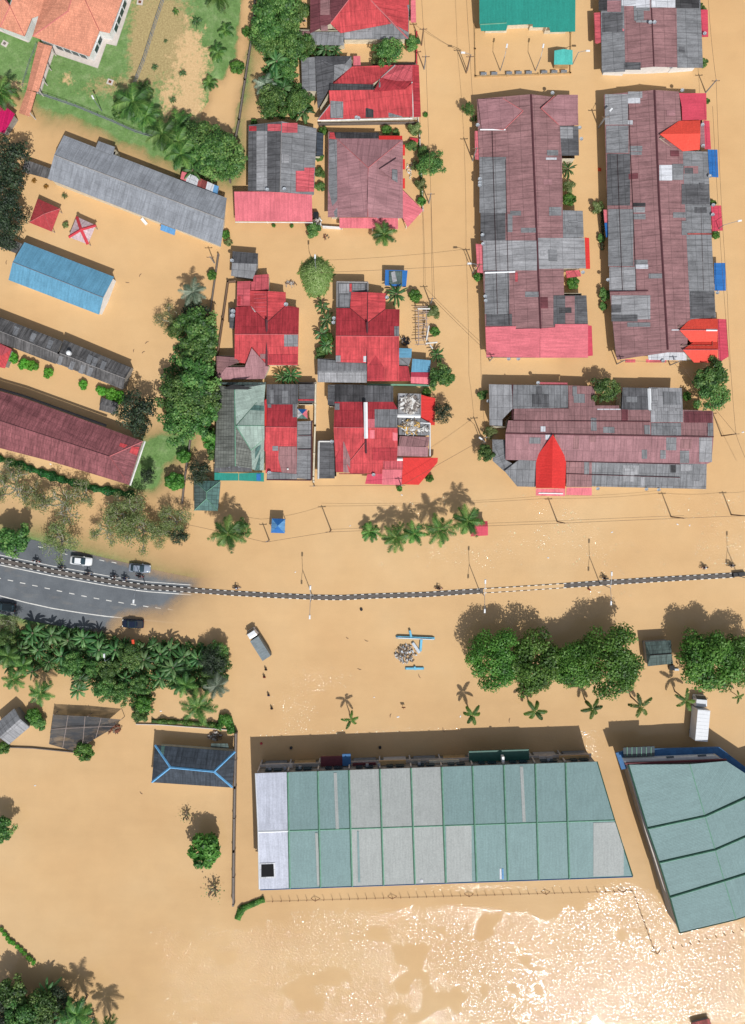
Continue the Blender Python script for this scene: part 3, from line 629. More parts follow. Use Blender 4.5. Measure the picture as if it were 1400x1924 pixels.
# -- houses in the middle, top
b = Building('red_roof_house', 'red hip roof house with grey lean-to sheets at the top edge', 'house', (680, 20), 'wall_cream')
b.add('maroon3', [(583, -70, 3.2), (583, 62, 3.0), (621, 44, 3.9), (655, 0, 5.0), (660, -70, 5.2)]); b.add('red', [(655, 0, 5.0), (621, 44, 3.9), (640, 62, 3.3), (735, 44, 3.5), (697, 0, 5.0)])
b.add('red', [(660, -70, 5.2), (655, 0, 5.0), (697, 0, 5.0), (735, 42, 3.5), (767, 60, 3.0), (770, -70, 3.0)])
b.add('grey', [(583, 60, 2.9), (645, 60, 3.2), (646, 85, 2.6), (584, 84, 2.6)]); b.add('greyl', [(646, 43, 3.2), (697, 42, 3.2), (700, 72, 2.75), (646, 72, 2.75)]); b.add('grey', [(700, 41, 3.2), (735, 40, 3.3), (767, 73, 2.7), (646, 74, 2.65)]); b.add('grey', [(737, 10, 3.3), (769, 9, 3.0), (768, 72, 2.7), (737, 40, 3.2)], lift=.05)
b.add('pink', [(772, 0, 2.6), (781, 0, 2.4), (782, 42, 2.4), (772, 42, 2.6)], name='awning', wall=False); b.add('maroon', [(555, 58, 2.4), (583, 59, 2.6), (583, 70, 2.4), (557, 69, 2.3)], name='lean_to_roof')
b.patch('maroon', quad(602, 0, 620, 28)); b.patch('maroon', quad(603, 48, 616, 58)); b.line([(697, 0, 5.0), (767, 72, 2.75)], 'ridge_red', .3); b.line([(655, 0, 5.0), (621, 44, 3.9)], 'ridge_red', .25); b.walls(.65)
b = Building('red_roof_house', 'red and grey patchwork hip roof house, second from the top', 'house', (680, 165), 'wall_cream')
b.add('grey', [(566, 109, 2.4), (592, 107, 2.9), (594, 171, 2.9), (568, 170, 2.4)]); b.add('greyd', [(592, 107, 3.2), (628, 122, 4.2), (628, 150, 4.2), (597, 205, 3.0)]); b.add('greyd', [(592, 106, 3.1), (661, 105, 3.1), (648, 120, 4.0), (615, 123, 4.0)]); b.add('grey', [(628, 122, 4.2), (648, 120, 4.0), (660, 106, 3.4), (661, 125, 3.6), (628, 152, 3.8)], lift=.03)
b.add('red', [(627, 152, 3.4), (662, 125, 3.5), (742, 122, 3.1), (716, 146, 4.3), (700, 158, 4.5), (625, 158, 4.3)]); b.add('redp', [(741, 122, 3.0), (775, 122, 3.0), (775, 152, 3.5), (744, 152, 3.8), (716, 146, 4.35)]); b.add('redd', [(716, 146, 4.3), (744, 152, 3.8), (775, 153, 3.4), (760, 168, 4.2), (702, 172, 4.5)])
b.add('red', [(618, 170, 4.4), (760, 168, 4.3), (776, 155, 3.5), (775, 219, 3.0), (597, 225, 2.9), (620, 196, 3.6)]); b.add('redd', [(775, 122, 3.0), (787, 122, 2.7), (791, 219, 2.6), (776, 220, 2.9)])
b.add('greyb', [(620, 157, 4.4), (702, 158, 4.4), (702, 169, 4.3), (619, 170, 4.2)], lift=.04, wall=False); b.add('pink', [(664, 105, 2.4), (677, 105, 2.4), (678, 125, 2.6), (664, 125, 2.6)], name='awning', wall=False)
for q in (quad(621, 172, 645, 222), quad(703, 167, 718, 181), quad(716, 185, 763, 200), quad(730, 200, 756, 220), quad(726, 172, 760, 185), quad(712, 148, 715, 164)): b.patch('grey', q)
b.patch('maroon', quad(622, 172, 671, 182)); b.patch('greyb', quad(687, 203, 702, 221)); b.patch('grey', quad(672, 170, 700, 182)); b.line([(774, 154, 3.5), (776, 220, 2.9)], 'pipe_white', .3); b.line([(716, 146, 4.3), (742, 122, 3.1)], 'ridge_grey', .3); b.line([(597, 225, 2.9), (620, 196, 3.6)], 'ridge_grey', .3); b.line([(597, 226, 2.85), (775, 222, 2.85)], 'pipe_white', .3, name='gutter'); b.dish(670, 223); b.dish(674, 224); b.walls(.65)
b = Building('grey_roof_house', 'grey sheet gable house with red corner patches behind a pink metal car porch', 'house', (528, 310), 'wall_cream')
b.add('greyd', [(467, 235, 3.0), (529, 228, 4.6), (526, 361, 4.6), (466, 358, 3.0)]); b.add('grey', [(529, 228, 4.6), (595, 241, 3.0), (590, 366, 3.0), (526, 361, 4.6)])
for q in (quad(468, 237, 482, 246), quad(503, 233, 528, 246), quad(530, 231, 559, 249), quad(556, 321, 590, 360), quad(572, 315, 591, 325)): b.patch('redp' if q[0][0] > 500 else 'redd', q)
b.patch('greyl', quad(482, 246, 502, 357)); b.patch('grey', quad(571, 325, 591, 341)); b.patch('greyl', quad(530, 290, 543, 306)); b.line([(529, 228, 4.6), (526, 361, 4.6)], 'ridge_grey', .22)
b.add('slate', [(595, 248, 2.4), (608, 251, 2.2), (607, 292, 2.2), (594, 292, 2.4)], name='lean_to_roof')
b.add('pink', [(440, 360, 3.1), (586, 360, 3.1), (587, 416, 2.6), (442, 415, 2.6)], name='porch_roof', wall=False, label='pink ribbed metal car porch roof'); b.line([(442, 417, 2.5), (588, 418, 2.5)], 'pipe_white', .2, name='gutter')
posts_under(b, [(446, 364), (446, 410), (500, 411), (545, 411), (583, 411)], 2.6, 'white_paint'); b.dish(503, 358); b.dish(535, 357); b.walls(.65)
b = Building('maroon_hip_house', 'faded maroon hip roof house with red awnings, apex in the middle', 'house', (690, 330), 'wall_cream')
b.add('maroon2', [(617, 247, 3.0), (757, 262, 3.0), (692, 315, 5.1)]); b.add('maroon2', [(617, 247, 3.0), (692, 315, 5.1), (691, 366, 5.1), (690, 408, 4.2), (616, 408, 3.0)]); b.add('maroon2', [(757, 262, 3.0), (757, 410, 3.0), (690, 408, 4.2), (691, 366, 5.1), (692, 315, 5.1)])
b.patch('grey', [(618, 262), (633, 262), (634, 408), (617, 408)]); b.patch('greyb', [(627, 248), (712, 249), (712, 260), (630, 260)]); b.patch('red', [(620, 249), (628, 249), (631, 262), (619, 260)]); b.patch('scarlet', quad(712, 255, 756, 262))
b.add('maroon2', [(713, 318, 4.8), (746, 297, 3.9), (747, 342, 3.6)], lift=.25, wall=False, name='dormer_roof'); b.add('grey', [(737, 318, 4.2), (747, 319, 3.9), (747, 343, 3.8), (737, 337, 4.1)], lift=.35, wall=False, name='dormer_roof')
b.add('pink', [(638, 409, 2.8), (748, 409, 2.8), (748, 430, 2.5), (638, 428, 2.5)], name='awning', wall=False); b.add('pink', [(757, 357, 2.8), (795, 395, 2.4), (766, 427, 2.4), (757, 410, 2.8)], name='awning', wall=False, label='triangular pink corner awning')
for y0, y1 in ((272, 292), (299, 318), (335, 354)): b.add('scarlet', quad(757, y0, 761, y1) and [(757, y0, 2.7), (761, y0, 2.5), (761, y1, 2.5), (757, y1, 2.7)], name='awning', wall=False)
b.line([(619, 248, 3.0), (692, 315, 5.1), (756, 263, 3.0)], 'ridge_red', .22); b.line([(692, 315, 5.1), (691, 407, 4.3)], 'ridge_red', .22); b.dish(711, 409); b.walls(.65); posts_under(b, [(642, 424), (700, 426), (744, 427), (764, 422), (790, 396)], 2.4, 'white_paint')
b = Building('grey_gable_shed', 'small grey gabled shed alone in the street north of the red houses', 'shed', (460, 498), 'wall_grey')
b.add('greyd', [(437, 472, 2.6), (485, 476, 2.6), (484, 496, 3.5), (436, 494, 3.5)]); b.add('grey', [(436, 494, 3.5), (484, 496, 3.5), (476, 524, 2.5), (434, 518, 2.5)]); b.dish(437, 491); b.walls(.35)
# -- red roofed pairs
b = Building('red_cross_gable_house', 'red cross gabled house with maroon porch, left of the pair above the green-roofed house', 'house', (500, 625), 'wall_cream')
b.add('redp', [(476, 517, 2.6), (505, 515, 2.6), (505, 530, 2.8), (476, 529, 2.8)]); b.add('redp', [(446, 529, 2.7), (471, 528, 2.9), (470, 575, 2.9), (445, 575, 2.7)]); b.add('redp', [(472, 529, 2.8), (505, 530, 2.8), (505, 545, 3.1), (472, 545, 3.1)], lift=.02)
b.add('red', [(470, 546, 3.0), (502, 547, 3.9), (502, 607, 3.9), (470, 575, 3.0)]); b.add('red', [(502, 547, 3.9), (537, 549, 3.0), (537, 573, 3.0), (502, 607, 3.9)])
b.add('redd', [(443, 577, 3.0), (470, 575, 3.0), (502, 606, 3.95), (501, 628, 4.6), (441, 628, 4.6)]); b.add('redd', [(537, 574, 3.0), (562, 578, 3.0), (561, 628, 4.6), (501, 628, 4.6), (502, 606, 3.95)])
b.add('red', [(441, 628, 4.6), (501, 628, 4.6), (501, 688, 3.0), (441, 680, 3.0)]); b.add('red', [(501, 628, 4.6), (561, 628, 4.6), (560, 686, 3.0), (501, 686, 3.0)])
b.patch('grey', quad(534, 629, 560, 651)); b.patch('maroon', quad(489, 665, 500, 674)); b.patch('redp', quad(447, 555, 456, 574)); b.patch('redd', quad(447, 556, 452, 573)); b.patch('redd', quad(503, 666, 559, 684))
b.add('maroon', [(407, 669, 2.6), (441, 671, 3.0), (450, 680, 3.4), (425, 690, 3.3), (407, 713, 2.5)], lift=.05); b.add('maroon2', [(407, 713, 2.5), (425, 690, 3.35), (460, 690, 3.4), (473, 654, 4.2), (505, 690, 3.0), (496, 712, 2.5)], lift=.1)
b.line([(502, 547, 3.9), (502, 628, 4.0)], 'ridge_dark', .2); b.line([(441, 628, 4.6), (561, 628, 4.6)], 'ridge_red', .2); b.line([(501, 600, 4.7), (501, 688, 3.2)], 'ridge_dark', .45, .2, 'party_wall'); b.line([(470, 575, 3), (502, 606, 3.95), (537, 574, 3)], 'ridge_dark', .15); b.line([(472, 576, 3.0), (480, 586, 3.4)], 'pipe_white', .3)
for y in range(552, 592, 8): b.patch('redp', [(477, y), (499, y), (499, y + 1.6), (477, y + 1.6)])
b.dish(538, 573, .45); b.walls(.4)
b = Building('tank_platform', 'small concrete platform with two white dishes left of the red cross gabled house', 'platform', (436, 598), 'wall_grey')
b.add('greyd', [(431, 579, 2.2), (442, 579, 2.2), (442, 616, 2.2), (431, 616, 2.2)]); b.dish(439, 586, .5); b.dish(438, 594, .5); b.walls(.15)
b = Building('red_cross_gable_house', 'red cross gabled house with a grey lower gable, right of the pair', 'house', (690, 625), 'wall_cream')
b.add('greyd', [(634, 530, 2.8), (690, 531, 2.8), (690, 550, 2.9), (660, 550, 2.9), (657, 578, 2.9), (634, 578, 2.8)]); b.line([(633, 577, 3), (633, 529, 3), (691, 530, 3), (691, 550, 3)], 'ridge_grey', .3, .1, 'parapet')
b.patch('greyl', quad(637, 533, 656, 551)); b.patch('grey', quad(662, 533, 686, 545)); b.patch('red', quad(657, 533, 661, 548)); b.patch('grey', quad(638, 553, 656, 577))
b.add('red', [(660, 549, 3.0), (691, 549, 3.9), (691, 608, 3.9), (658, 578, 3.0)]); b.add('red', [(691, 549, 3.9), (725, 551, 3.0), (724, 580, 3.0), (691, 608, 3.9)])
b.add('redd', [(632, 579, 3.0), (658, 579, 3.0), (691, 607, 3.95), (690, 631, 4.6), (631, 631, 4.6)]); b.add('redd', [(724, 581, 3.0), (751, 581, 3.0), (750, 632, 4.6), (690, 631, 4.6), (691, 607, 3.95)])
b.add('red', [(631, 631, 4.6), (690, 631, 4.6), (690, 682, 3.1), (631, 680, 3.1)]); b.add('red', [(690, 631, 4.6), (750, 632, 4.6), (750, 716, 2.6), (690, 716, 2.6)])
b.patch('grey', quad(741, 613, 750, 631)); b.patch('grey', quad(631, 668, 640, 680)); b.patch('white', quad(683, 669, 689, 680)); b.patch('redd', [(690, 690), (706, 668), (722, 690), (722, 714), (690, 714)]); b.patch('redd', quad(732, 612, 741, 630))
b.add('redd', [(724, 687, 2.9), (767, 688, 2.7), (772, 716, 2.3), (724, 716, 2.4)], lift=.1)
b.add('grey', [(597, 674, 2.6), (640, 678, 2.6), (690, 682, 2.7), (689, 697, 3.2), (597, 697, 3.2)], lift=.1); b.add('greyl', [(597, 697, 3.2), (689, 697, 3.2), (689, 719, 2.5), (597, 718, 2.5)], lift=.1); b.patch('grey', quad(599, 698, 688, 700))
b.add('blue', [(750, 654, 2.7), (774, 655, 2.5), (773, 672, 2.5), (750, 672, 2.7)], name='lean_to_roof'); b.add('grey', [(750, 672, 2.7), (773, 672, 2.5), (768, 688, 2.4), (749, 688, 2.6)], name='lean_to_roof')
b.line([(691, 549, 3.9), (690, 631, 4.0)], 'ridge_dark', .2); b.line([(631, 631, 4.6), (750, 632, 4.6)], 'ridge_red', .2); b.line([(690, 605, 4.7), (690, 684, 3.2)], 'ridge_dark', .4, .2, 'party_wall'); b.line([(658, 579, 3), (691, 607, 3.95), (724, 581, 3)], 'ridge_dark', .15)
b.dish(727, 560); b.dish(628, 599, .4); b.dish(627, 607, .4); b.walls(.4)
b = Building('blue_roof_shed', 'bright blue sheet roofed shed right of the red house', 'shed', (791, 687), 'wall_grey')
b.add('blue', [(775, 674, 2.6), (809, 677, 2.6), (808, 699, 2.4), (773, 699, 2.4)]); b.walls(.3)
b = Building('pink_roof_shed', 'red and pink roofed shed just below the blue sheet shed', 'shed', (791, 710), 'wall_grey')
b.add('crimson', [(772, 699, 2.1), (810, 700, 2.1), (810, 709, 2.5), (772, 708, 2.5)]); b.add('pink', [(772, 708, 2.5), (810, 709, 2.5), (811, 722, 2.0), (772, 720, 2.0)]); b.walls(.3)
b = Building('tarp_shelter', 'blue tarpaulin shelter with a grey panel on top', 'shelter', (745, 523), 'wall_grey')
b.add('blued', [(724, 507, 2.1), (766, 508, 2.1), (763, 539, 1.9), (723, 536, 1.9)], wall=False); b.patch('slateg', quad(731, 509, 756, 534)); b.patch('greyl', [(735, 512), (742, 509), (746, 528), (738, 531)]); posts_under(b, [(727, 510), (763, 511), (760, 535), (726, 533)], 1.9)
# -- row above the main road
b = Building('sage_roof_house', 'weathered green-grey tiled house with teal awning, left end of the row', 'house', (450, 810), 'wall_cream')
b.add('sageg', [(409, 722, 3.0), (441, 732, 4.7), (442, 876, 4.7), (403, 880, 2.9)]); b.add('sagel', [(441, 732, 4.7), (462, 724, 3.4), (499, 722, 3.0), (496, 756, 3.4), (482, 756, 3.6), (444, 800, 4.7)])
b.add('sagel', [(444, 800, 4.75), (482, 756, 3.5), (497, 752, 3.3), (497, 800, 4.75)], lift=.02); b.add('sagel', [(444, 800, 4.75), (497, 800, 4.75), (497, 826, 3.9), (472, 846, 3.2)], lift=.02); b.add('sageg', [(442, 800, 4.7), (472, 846, 3.2), (474, 880, 2.9), (442, 876, 4.2)]); b.add('sagel', [(472, 846, 3.2), (497, 826, 3.9), (496, 884, 2.9), (474, 882, 2.9)])
b.add('greyd', [(403, 880, 3.0), (412, 873, 3.1), (470, 873, 3.1), (474, 886, 2.8), (403, 887, 2.8)], name='flat_roof'); b.add('slateg', [(409, 718, 2.9), (500, 718, 2.9), (499, 723, 2.9), (462, 725, 3.3), (409, 722, 2.9)]); b.patch('greyb', [(420, 729), (440, 722), (475, 729), (465, 732), (425, 731)])
b.patch('tealg', [(472, 760), (496, 763), (496, 772), (466, 770)]); b.patch('tealg', [(480, 843), (490, 835), (488, 884), (478, 884)])
b.add('teal', [(403, 888, 2.5), (448, 889, 2.5), (448, 903, 2.3), (403, 903, 2.3)], name='awning', wall=False); b.add('teal', [(449, 889, 2.5), (496, 888, 2.5), (496, 905, 2.3), (449, 903, 2.3)], name='awning', wall=False); b.patch('blued', quad(482, 890, 490, 903))
b.line([(441, 732, 4.7), (442, 876, 4.7)], 'ridge_green', .25); b.line([(444, 800, 4.75), (497, 800, 4.75)], 'ridge_green', .2); b.line([(444, 800, 4.75), (472, 846, 3.2), (497, 824, 3.9)], 'ridge_green', .3); b.line([(444, 800, 4.75), (482, 756, 3.5)], 'ridge_greend', .2)
for x in (432, 451): b.dish(x, 876, .32)
b.walls(.6)
b = Building('red_terrace_house', 'red roofed house with grey side roof, between the green-grey tiled house and the lane', 'house', (545, 810), 'wall_cream')
b.add('greyd', [(501, 722, 2.9), (561, 722, 2.9), (560, 760, 3.2), (501, 760, 3.2)]); b.add('greyd', [(562, 722, 2.7), (592, 722, 2.7), (591, 757, 2.7), (562, 757, 2.7)]); b.add('redd', [(499, 760, 3.2), (558, 760, 3.2), (558, 802, 4.5), (499, 802, 4.5)]); b.add('red', [(499, 802, 4.5), (558, 804, 4.5), (557, 891, 2.8), (499, 889, 2.8)])
b.add('grey', [(559, 792, 3.0), (587, 791, 2.9), (585, 901, 2.7), (557, 899, 2.8)]); b.add('grey', [(502, 886, 2.9), (527, 888, 2.9), (560, 891, 2.8), (558, 900, 2.7), (501, 900, 2.7)], lift=.1)
for q in (quad(507, 732, 514, 758), quad(530, 734, 542, 758)): b.patch('grey', q)
b.patch('grey', quad(503, 759, 510, 766)); b.patch('grey', quad(550, 759, 558, 784)); b.patch('redd', quad(558, 750, 590, 753)); b.patch('maroon', [(524, 839), (557, 839), (557, 890), (530, 890), (523, 862)]); b.patch('grey', quad(512, 838, 523, 847)); b.patch('redp', quad(544, 874, 557, 889)); b.patch('scarlet', quad(497, 750, 501, 800)); b.patch('scarlet', quad(490, 739, 496, 743))
b.line([(499, 802, 4.5), (558, 803, 4.5)], 'ridge_red', .22); b.line([(498, 752, 3.5), (498, 848, 3.9)], 'gate_red', .3, .2, 'party_wall'); b.line([(586, 790, 3.0), (585, 902, 2.8), (501, 901, 2.8)], 'ridge_dark', .3, .1, 'parapet'); b.line([(560, 818, 3), (586, 818, 3)], 'ridge_dark', .15); b.line([(560, 844, 3), (586, 844, 3)], 'ridge_dark', .15); b.dish(507, 888); b.tank(541, 881, .2, .3, 'pipe_white'); b.walls(.4)
b = Building('red_terrace_house', 'sprawling red roofed corner house with junk-covered flat roofs and bright red awnings', 'house', (715, 815), 'wall_cream')
b.add('greyd', [(616, 723, 2.9), (629, 723, 3.0), (629, 762, 3.2), (616, 761, 2.9)]); b.add('greyb', [(629, 722, 2.9), (685, 723, 2.9), (685, 755, 3.3), (629, 755, 3.3)]); b.add('greyd', [(685, 724, 2.9), (739, 725, 2.9), (739, 755, 3.3), (685, 755, 3.3)])
b.add('redd', [(629, 755, 3.3), (739, 755, 3.3), (747, 768, 3.5), (747, 804, 4.6), (627, 803, 4.6)]); b.add('red', [(627, 803, 4.6), (747, 805, 4.6), (747, 842, 3.7), (746, 866, 3.1), (720, 866, 3.1), (718, 890, 2.8), (658, 889, 2.8), (630, 862, 3.2)])
b.patch('grey', [(704, 769), (747, 769), (747, 804), (704, 804)]); b.patch('grey', quad(629, 758, 638, 770)); b.patch('maroon', [(631, 861), (646, 829), (658, 861), (658, 887), (631, 887)]); b.patch('redd', [(630, 862), (645, 831), (645, 887), (631, 887)]); b.patch('maroon', quad(647, 862, 658, 888)); b.patch('pink', quad(685, 787, 704, 803)); b.patch('pink', quad(695, 808, 704, 824)); b.patch('pink', quad(738, 808, 747, 828)); b.patch('redd', quad(700, 842, 746, 865))
b.add('greyd', [(600, 830, 2.7), (628, 830, 2.7), (629, 899, 2.6), (598, 899, 2.6)], name='flat_roof'); b.line([(598, 900, 2.8), (599, 829, 2.8), (627, 829, 2.8)], 'pipe_white', .35, .1, 'parapet')
b.add('maroon', [(751, 819, 3.1), (807, 821, 2.9), (805, 839, 3.2), (749, 838, 3.4)]); b.add('maroon2', [(747, 838, 3.4), (805, 840, 3.3), (804, 858, 2.8), (746, 857, 2.9)])
b.add('greyl', [(748, 739, 2.9), (790, 740, 2.9), (790, 779, 2.9), (748, 779, 2.9)], name='flat_roof', label='flat roof crowded with grey scrap'); b.add('grey', [(748, 785, 2.9), (790, 785, 2.9), (808, 795, 2.9), (807, 818, 2.9), (750, 817, 2.9)], name='flat_roof', label='flat roof with brown scrap'); b.line([(747, 781, 3.0), (790, 782, 3.0)], 'white_paint', .7, .2, 'parapet'); b.line([(790, 740, 3.0), (790, 784, 3.0)], 'ridge_grey', .3, .1, 'parapet'); b.line([(790, 794, 3), (808, 795, 3), (808, 857, 3)], 'white_paint', .3, .1, 'parapet')
b.add('scarlet', [(790, 741, 2.5), (803, 745, 2.4), (818, 748, 2.3), (817, 799, 2.3), (808, 798, 2.4), (808, 793, 2.4), (790, 793, 2.5)], name='awning', wall=False); b.add('scarlet', [(757, 860, 2.8), (823, 860, 2.4), (822, 869, 2.3), (787, 911, 2.2), (755, 910, 2.4)], name='awning', wall=False, label='bright red angled corner awning')
b.add('redp', [(720, 865, 2.8), (757, 865, 2.8), (757, 881, 2.6), (720, 881, 2.6)], wall=False, lift=.1); b.add('crimson', [(690, 891, 2.6), (718, 890, 2.6), (718, 910, 2.3), (686, 909, 2.3)], name='awning', wall=False); b.add('pink', [(718, 882, 2.6), (757, 882, 2.6), (755, 911, 2.3), (718, 911, 2.3)], name='awning', wall=False); b.line([(735, 863, 3), (757, 863, 3)], 'pipe_white', .6)
b.line([(627, 803, 4.6), (747, 804, 4.6)], 'ridge_red', .22); b.line([(687, 756, 4.4), (688, 824, 4.6)], 'white_paint', .75, .3, 'party_wall'); b.line([(687, 826, 4.2), (688, 852, 3.9)], 'ridge_dark', .4, .1, 'party_wall'); b.line([(658, 866, 3.3), (686, 832, 4.1)], 'ridge_red', .15)
b.patch('yellow', quad(638, 890, 684, 899), name='carport_panel') if False else None
b.add('rusty', [(637, 889, 2.5), (684, 889, 2.5), (684, 891, 2.5), (637, 891, 2.5)], name='porch_beam', wall=False); b.dish(702, 892); b.dish(624, 830, .4); b.walls(.4)
# loose scrap lying on the two flat roofs: one heap each
def heap(name, label, cat, cx, cy, rx, ry, z, n, mats, sz=(.25, .9), hgt_=.35, seed=1, kind=None):
    r = random.Random(seed); root = empty(name, W(cx, cy, z), label, cat); o0 = W(cx, cy, z)
    mbs = {m_: MB() for m_ in mats}
    for i in range(n):
        a, q = r.uniform(0, 6.28), math.sqrt(r.random()); p = W(cx + rx * q * math.cos(a), cy + ry * q * math.sin(a), z)
        s_ = r.uniform(*sz); mt = r.choice(mats)
        if r.random() < .5: mbs[mt].box((p.x, p.y, z + r.uniform(.05, hgt_)), (s_, s_ * r.uniform(.15, .7), r.uniform(.05, .25)), r.uniform(0, 3.1), r.uniform(.6, 1))
        else:
            t = r.uniform(0, 6.28); d = Vector((math.cos(t), math.sin(t), r.uniform(-.2, .2))) * s_
            mid = p + d * .5 + Vector((r.uniform(-.2, .2), r.uniform(-.2, .2), r.uniform(.05, .25)))
            mbs[mt].tube([p + Vector((0, 0, .08)), mid, p + d + Vector((0, 0, r.uniform(.05, hgt_)))], r.uniform(.03, .10), 5)
    names = ['scrap', 'scrap', 'scrap', 'scrap']
    for i, m_ in enumerate(mats):
        if mbs[m_].v: mbs[m_].obj(names[i], P[m_], root, org=o0)
    return root
heap('scrap_heap', 'heap of crumpled grey tarpaulin and pipes on the upper flat roof', 'scrap heap', 769, 759, 17, 16, 2.95, 170, ['junk', 'pipe_white', 'concrete_dark'], (.4, 1.3), seed=3)
heap('scrap_heap', 'heap of brown leaves and scrap on the lower flat roof', 'scrap heap', 772, 801, 17, 13, 2.95, 150, ['bark', 'junk', 'pipe_white', 'yellow'], (.3, 1.0), seed=4)
heap('scrap_heap', 'small dark grey scrap heap on the narrow flat roof beside the red awning', 'scrap heap', 798, 806, 7, 8, 2.95, 34, ['concrete_dark', 'pipe_white'], seed=5)
b = Building('green_hut', 'small grey-green hip roofed hut standing in the street below the green-grey tiled house', 'hut', (389, 932), 'wall_grey')
b.add('tealg', [(365, 903, 2.6), (414, 904, 2.6), (388, 924, 3.7)]); b.add('slateg', [(365, 903, 2.6), (388, 924, 3.7), (388, 937, 3.7), (365, 959, 2.6)]); b.add('tealg', [(414, 904, 2.6), (409, 960, 2.6), (388, 937, 3.7), (388, 924, 3.7)]); b.add('tealg', [(365, 959, 2.6), (388, 937, 3.7), (409, 960, 2.6)])
b.line([(365, 903, 2.6), (388, 924, 3.7), (388, 937, 3.7), (365, 959, 2.6)], 'ridge_green', .2); b.line([(414, 904, 2.6), (388, 924, 3.7)], 'ridge_green', .2); b.line([(409, 960, 2.6), (388, 937, 3.7)], 'ridge_green', .2); b.walls(.4)
hiphut('blue_kiosk', 'small square kiosk with a bright blue pyramid roof in the flooded road', 'kiosk', [(511, 974), (536, 975), (535, 1002), (509, 1001)], (522, 988), 2.2, 2.9, ['blued', 'bluel'], 'steel')
b = Building('red_kiosk', 'red roofed roadside kiosk half hidden by the right palm', 'kiosk', (902, 994), 'wall_grey')
b.add('crimson', [(894, 980, 2.4), (916, 979, 2.4), (917, 989, 2.8), (892, 989, 2.8)]); b.add('crimson', [(892, 989, 2.8), (917, 989, 2.8), (917, 1006, 2.3), (884, 1008, 2.3)]); b.walls(.3)
# patio umbrella in four colours
ub = hiphut('patio_umbrella', 'square umbrella with blue, pink, green and cream segments', 'umbrella', [(559, 768), (577, 769), (578, 787), (559, 786)], (568, 778), 2.3, 2.9, ['blued', 'pink', 'tealg', 'white'], posts=False)
for ch_ in ub.root.children: ch_.name = 'canopy_segment'
p = W(568, 778, 2.3); MB().cyl((p.x, p.y, -1.2), .04, 3.9, 8).obj('pole', P['steel'], ub.root, org=ub.loc)

# -- teal roofed hall and guard post, top
b = Building('teal_roof_building', 'large teal metal roofed building with stepped front edge at the top', 'building', (990, 10), 'wall_cream')
b.add('teal', [(900, -80, 5.0), (1082, -80, 5.0), (1081, 59, 3.0), (1034, 60, 3.0), (1032, 51, 3.12), (1001, 51, 3.12), (1001, 45, 3.2), (954, 47, 3.2), (951, 57, 3.05), (904, 58, 3.0), (901, 45, 3.2)]); b.line([(902, 46, 3.3), (952, 43, 3.3)], 'ridge_green', .15); b.walls(1.3)
b = Building('guard_post', 'little turquoise roofed guard post by the compound gate', 'guard post', (1058, 108), 'wall_tan')
b.add('teall', [(1042, 95, 2.6), (1059, 92, 2.6), (1076, 94, 2.6), (1076, 121, 2.4), (1041, 121, 2.4)]); b.walls(.4)
# -- terrace rows, right
DG = ('grey', 'greyl', 'greyd')
b = Building('terrace_block', 'maroon and grey sheet roofed terrace end at the top right edge', 'terrace', (1225, 70), 'wall_white')
R0 = (1221, -60, 1229, 125)
b.add('grey', [(1128, -60), (1171, -60), (1175, 134), (1131, 136)], R0, 4.5, .017); b.add('maroon', [(1171, -60), (1221, -60), (1229, 125), (1175, 130)], R0, 4.5, .017, rand=2); b.add('maroon', [(1221, -60), (1270, -60), (1273, 126), (1229, 125)], R0, 4.5, .017, rand=2); b.add('grey', [(1270, -60), (1314, -60), (1321, 127), (1273, 127)], R0, 4.5, .017, rand=2, rcols=('greyd', 'greyl'))
for q, m_ in ((quad(1168, 0, 1195, 11), 'white'), (quad(1195, -10, 1221, 14), 'white'), (quad(1223, -10, 1269, 14), 'white'), (quad(1125, 0, 1141, 20), 'greyb'), (quad(1141, 1, 1167, 22), 'maroon2'), (quad(1268, -10, 1314, 15), 'greyb'), (quad(1174, 117, 1204, 131), 'greyd'), (quad(1132, 24, 1170, 60), 'greyd'), (quad(1195, 38, 1220, 42), 'greyl'), (quad(1197, 14, 1221, 20), 'grey')): b.patch(m_, q)
for q in ([(1132, 36), (1138, 33), (1144, 39), (1139, 43)], [(1157, 26), (1167, 24), (1168, 29), (1158, 32)], [(1165, 52), (1168, 51), (1173, 56), (1171, 59)]): b.patch('pink', q)
b.add('redp', [(1116, 24, 2.4), (1132, 23, 2.7), (1132, 78, 2.7), (1122, 82, 2.5), (1118, 80, 2.4)], name='awning', wall=False); b.add('crimson', [(1317, 18, 2.7), (1330, 18, 2.4), (1331, 69, 2.4), (1319, 69, 2.7)], name='awning', wall=False)
b.line([(1221, -60, 4.5), (1229, 125, 4.5)], 'ridge_dark', .4); b.dish(1220, 45); b.dish(1228, 45); b.dish(1259, 128); b.dish(1322, 66); b.walls(.95)
b = Building('terrace_row', 'long maroon terrace row with a full-width pink metal roof at its lower end', 'terrace', (1005, 425), 'wall_cream')
RR = (998, 176, 1017, 672)
b.add('maroon', [(896, 186), (998, 177), (1017, 672), (914, 672)], RR, 4.5, .0160, wallm=.4); b.add('maroon', [(998, 177), (1048, 183), (1056, 300), (1060, 560), (1062, 672), (1017, 672)], RR, 4.5, .0160, rand=2, rcols=('maroon2', 'maroon2', 'maroon3'))
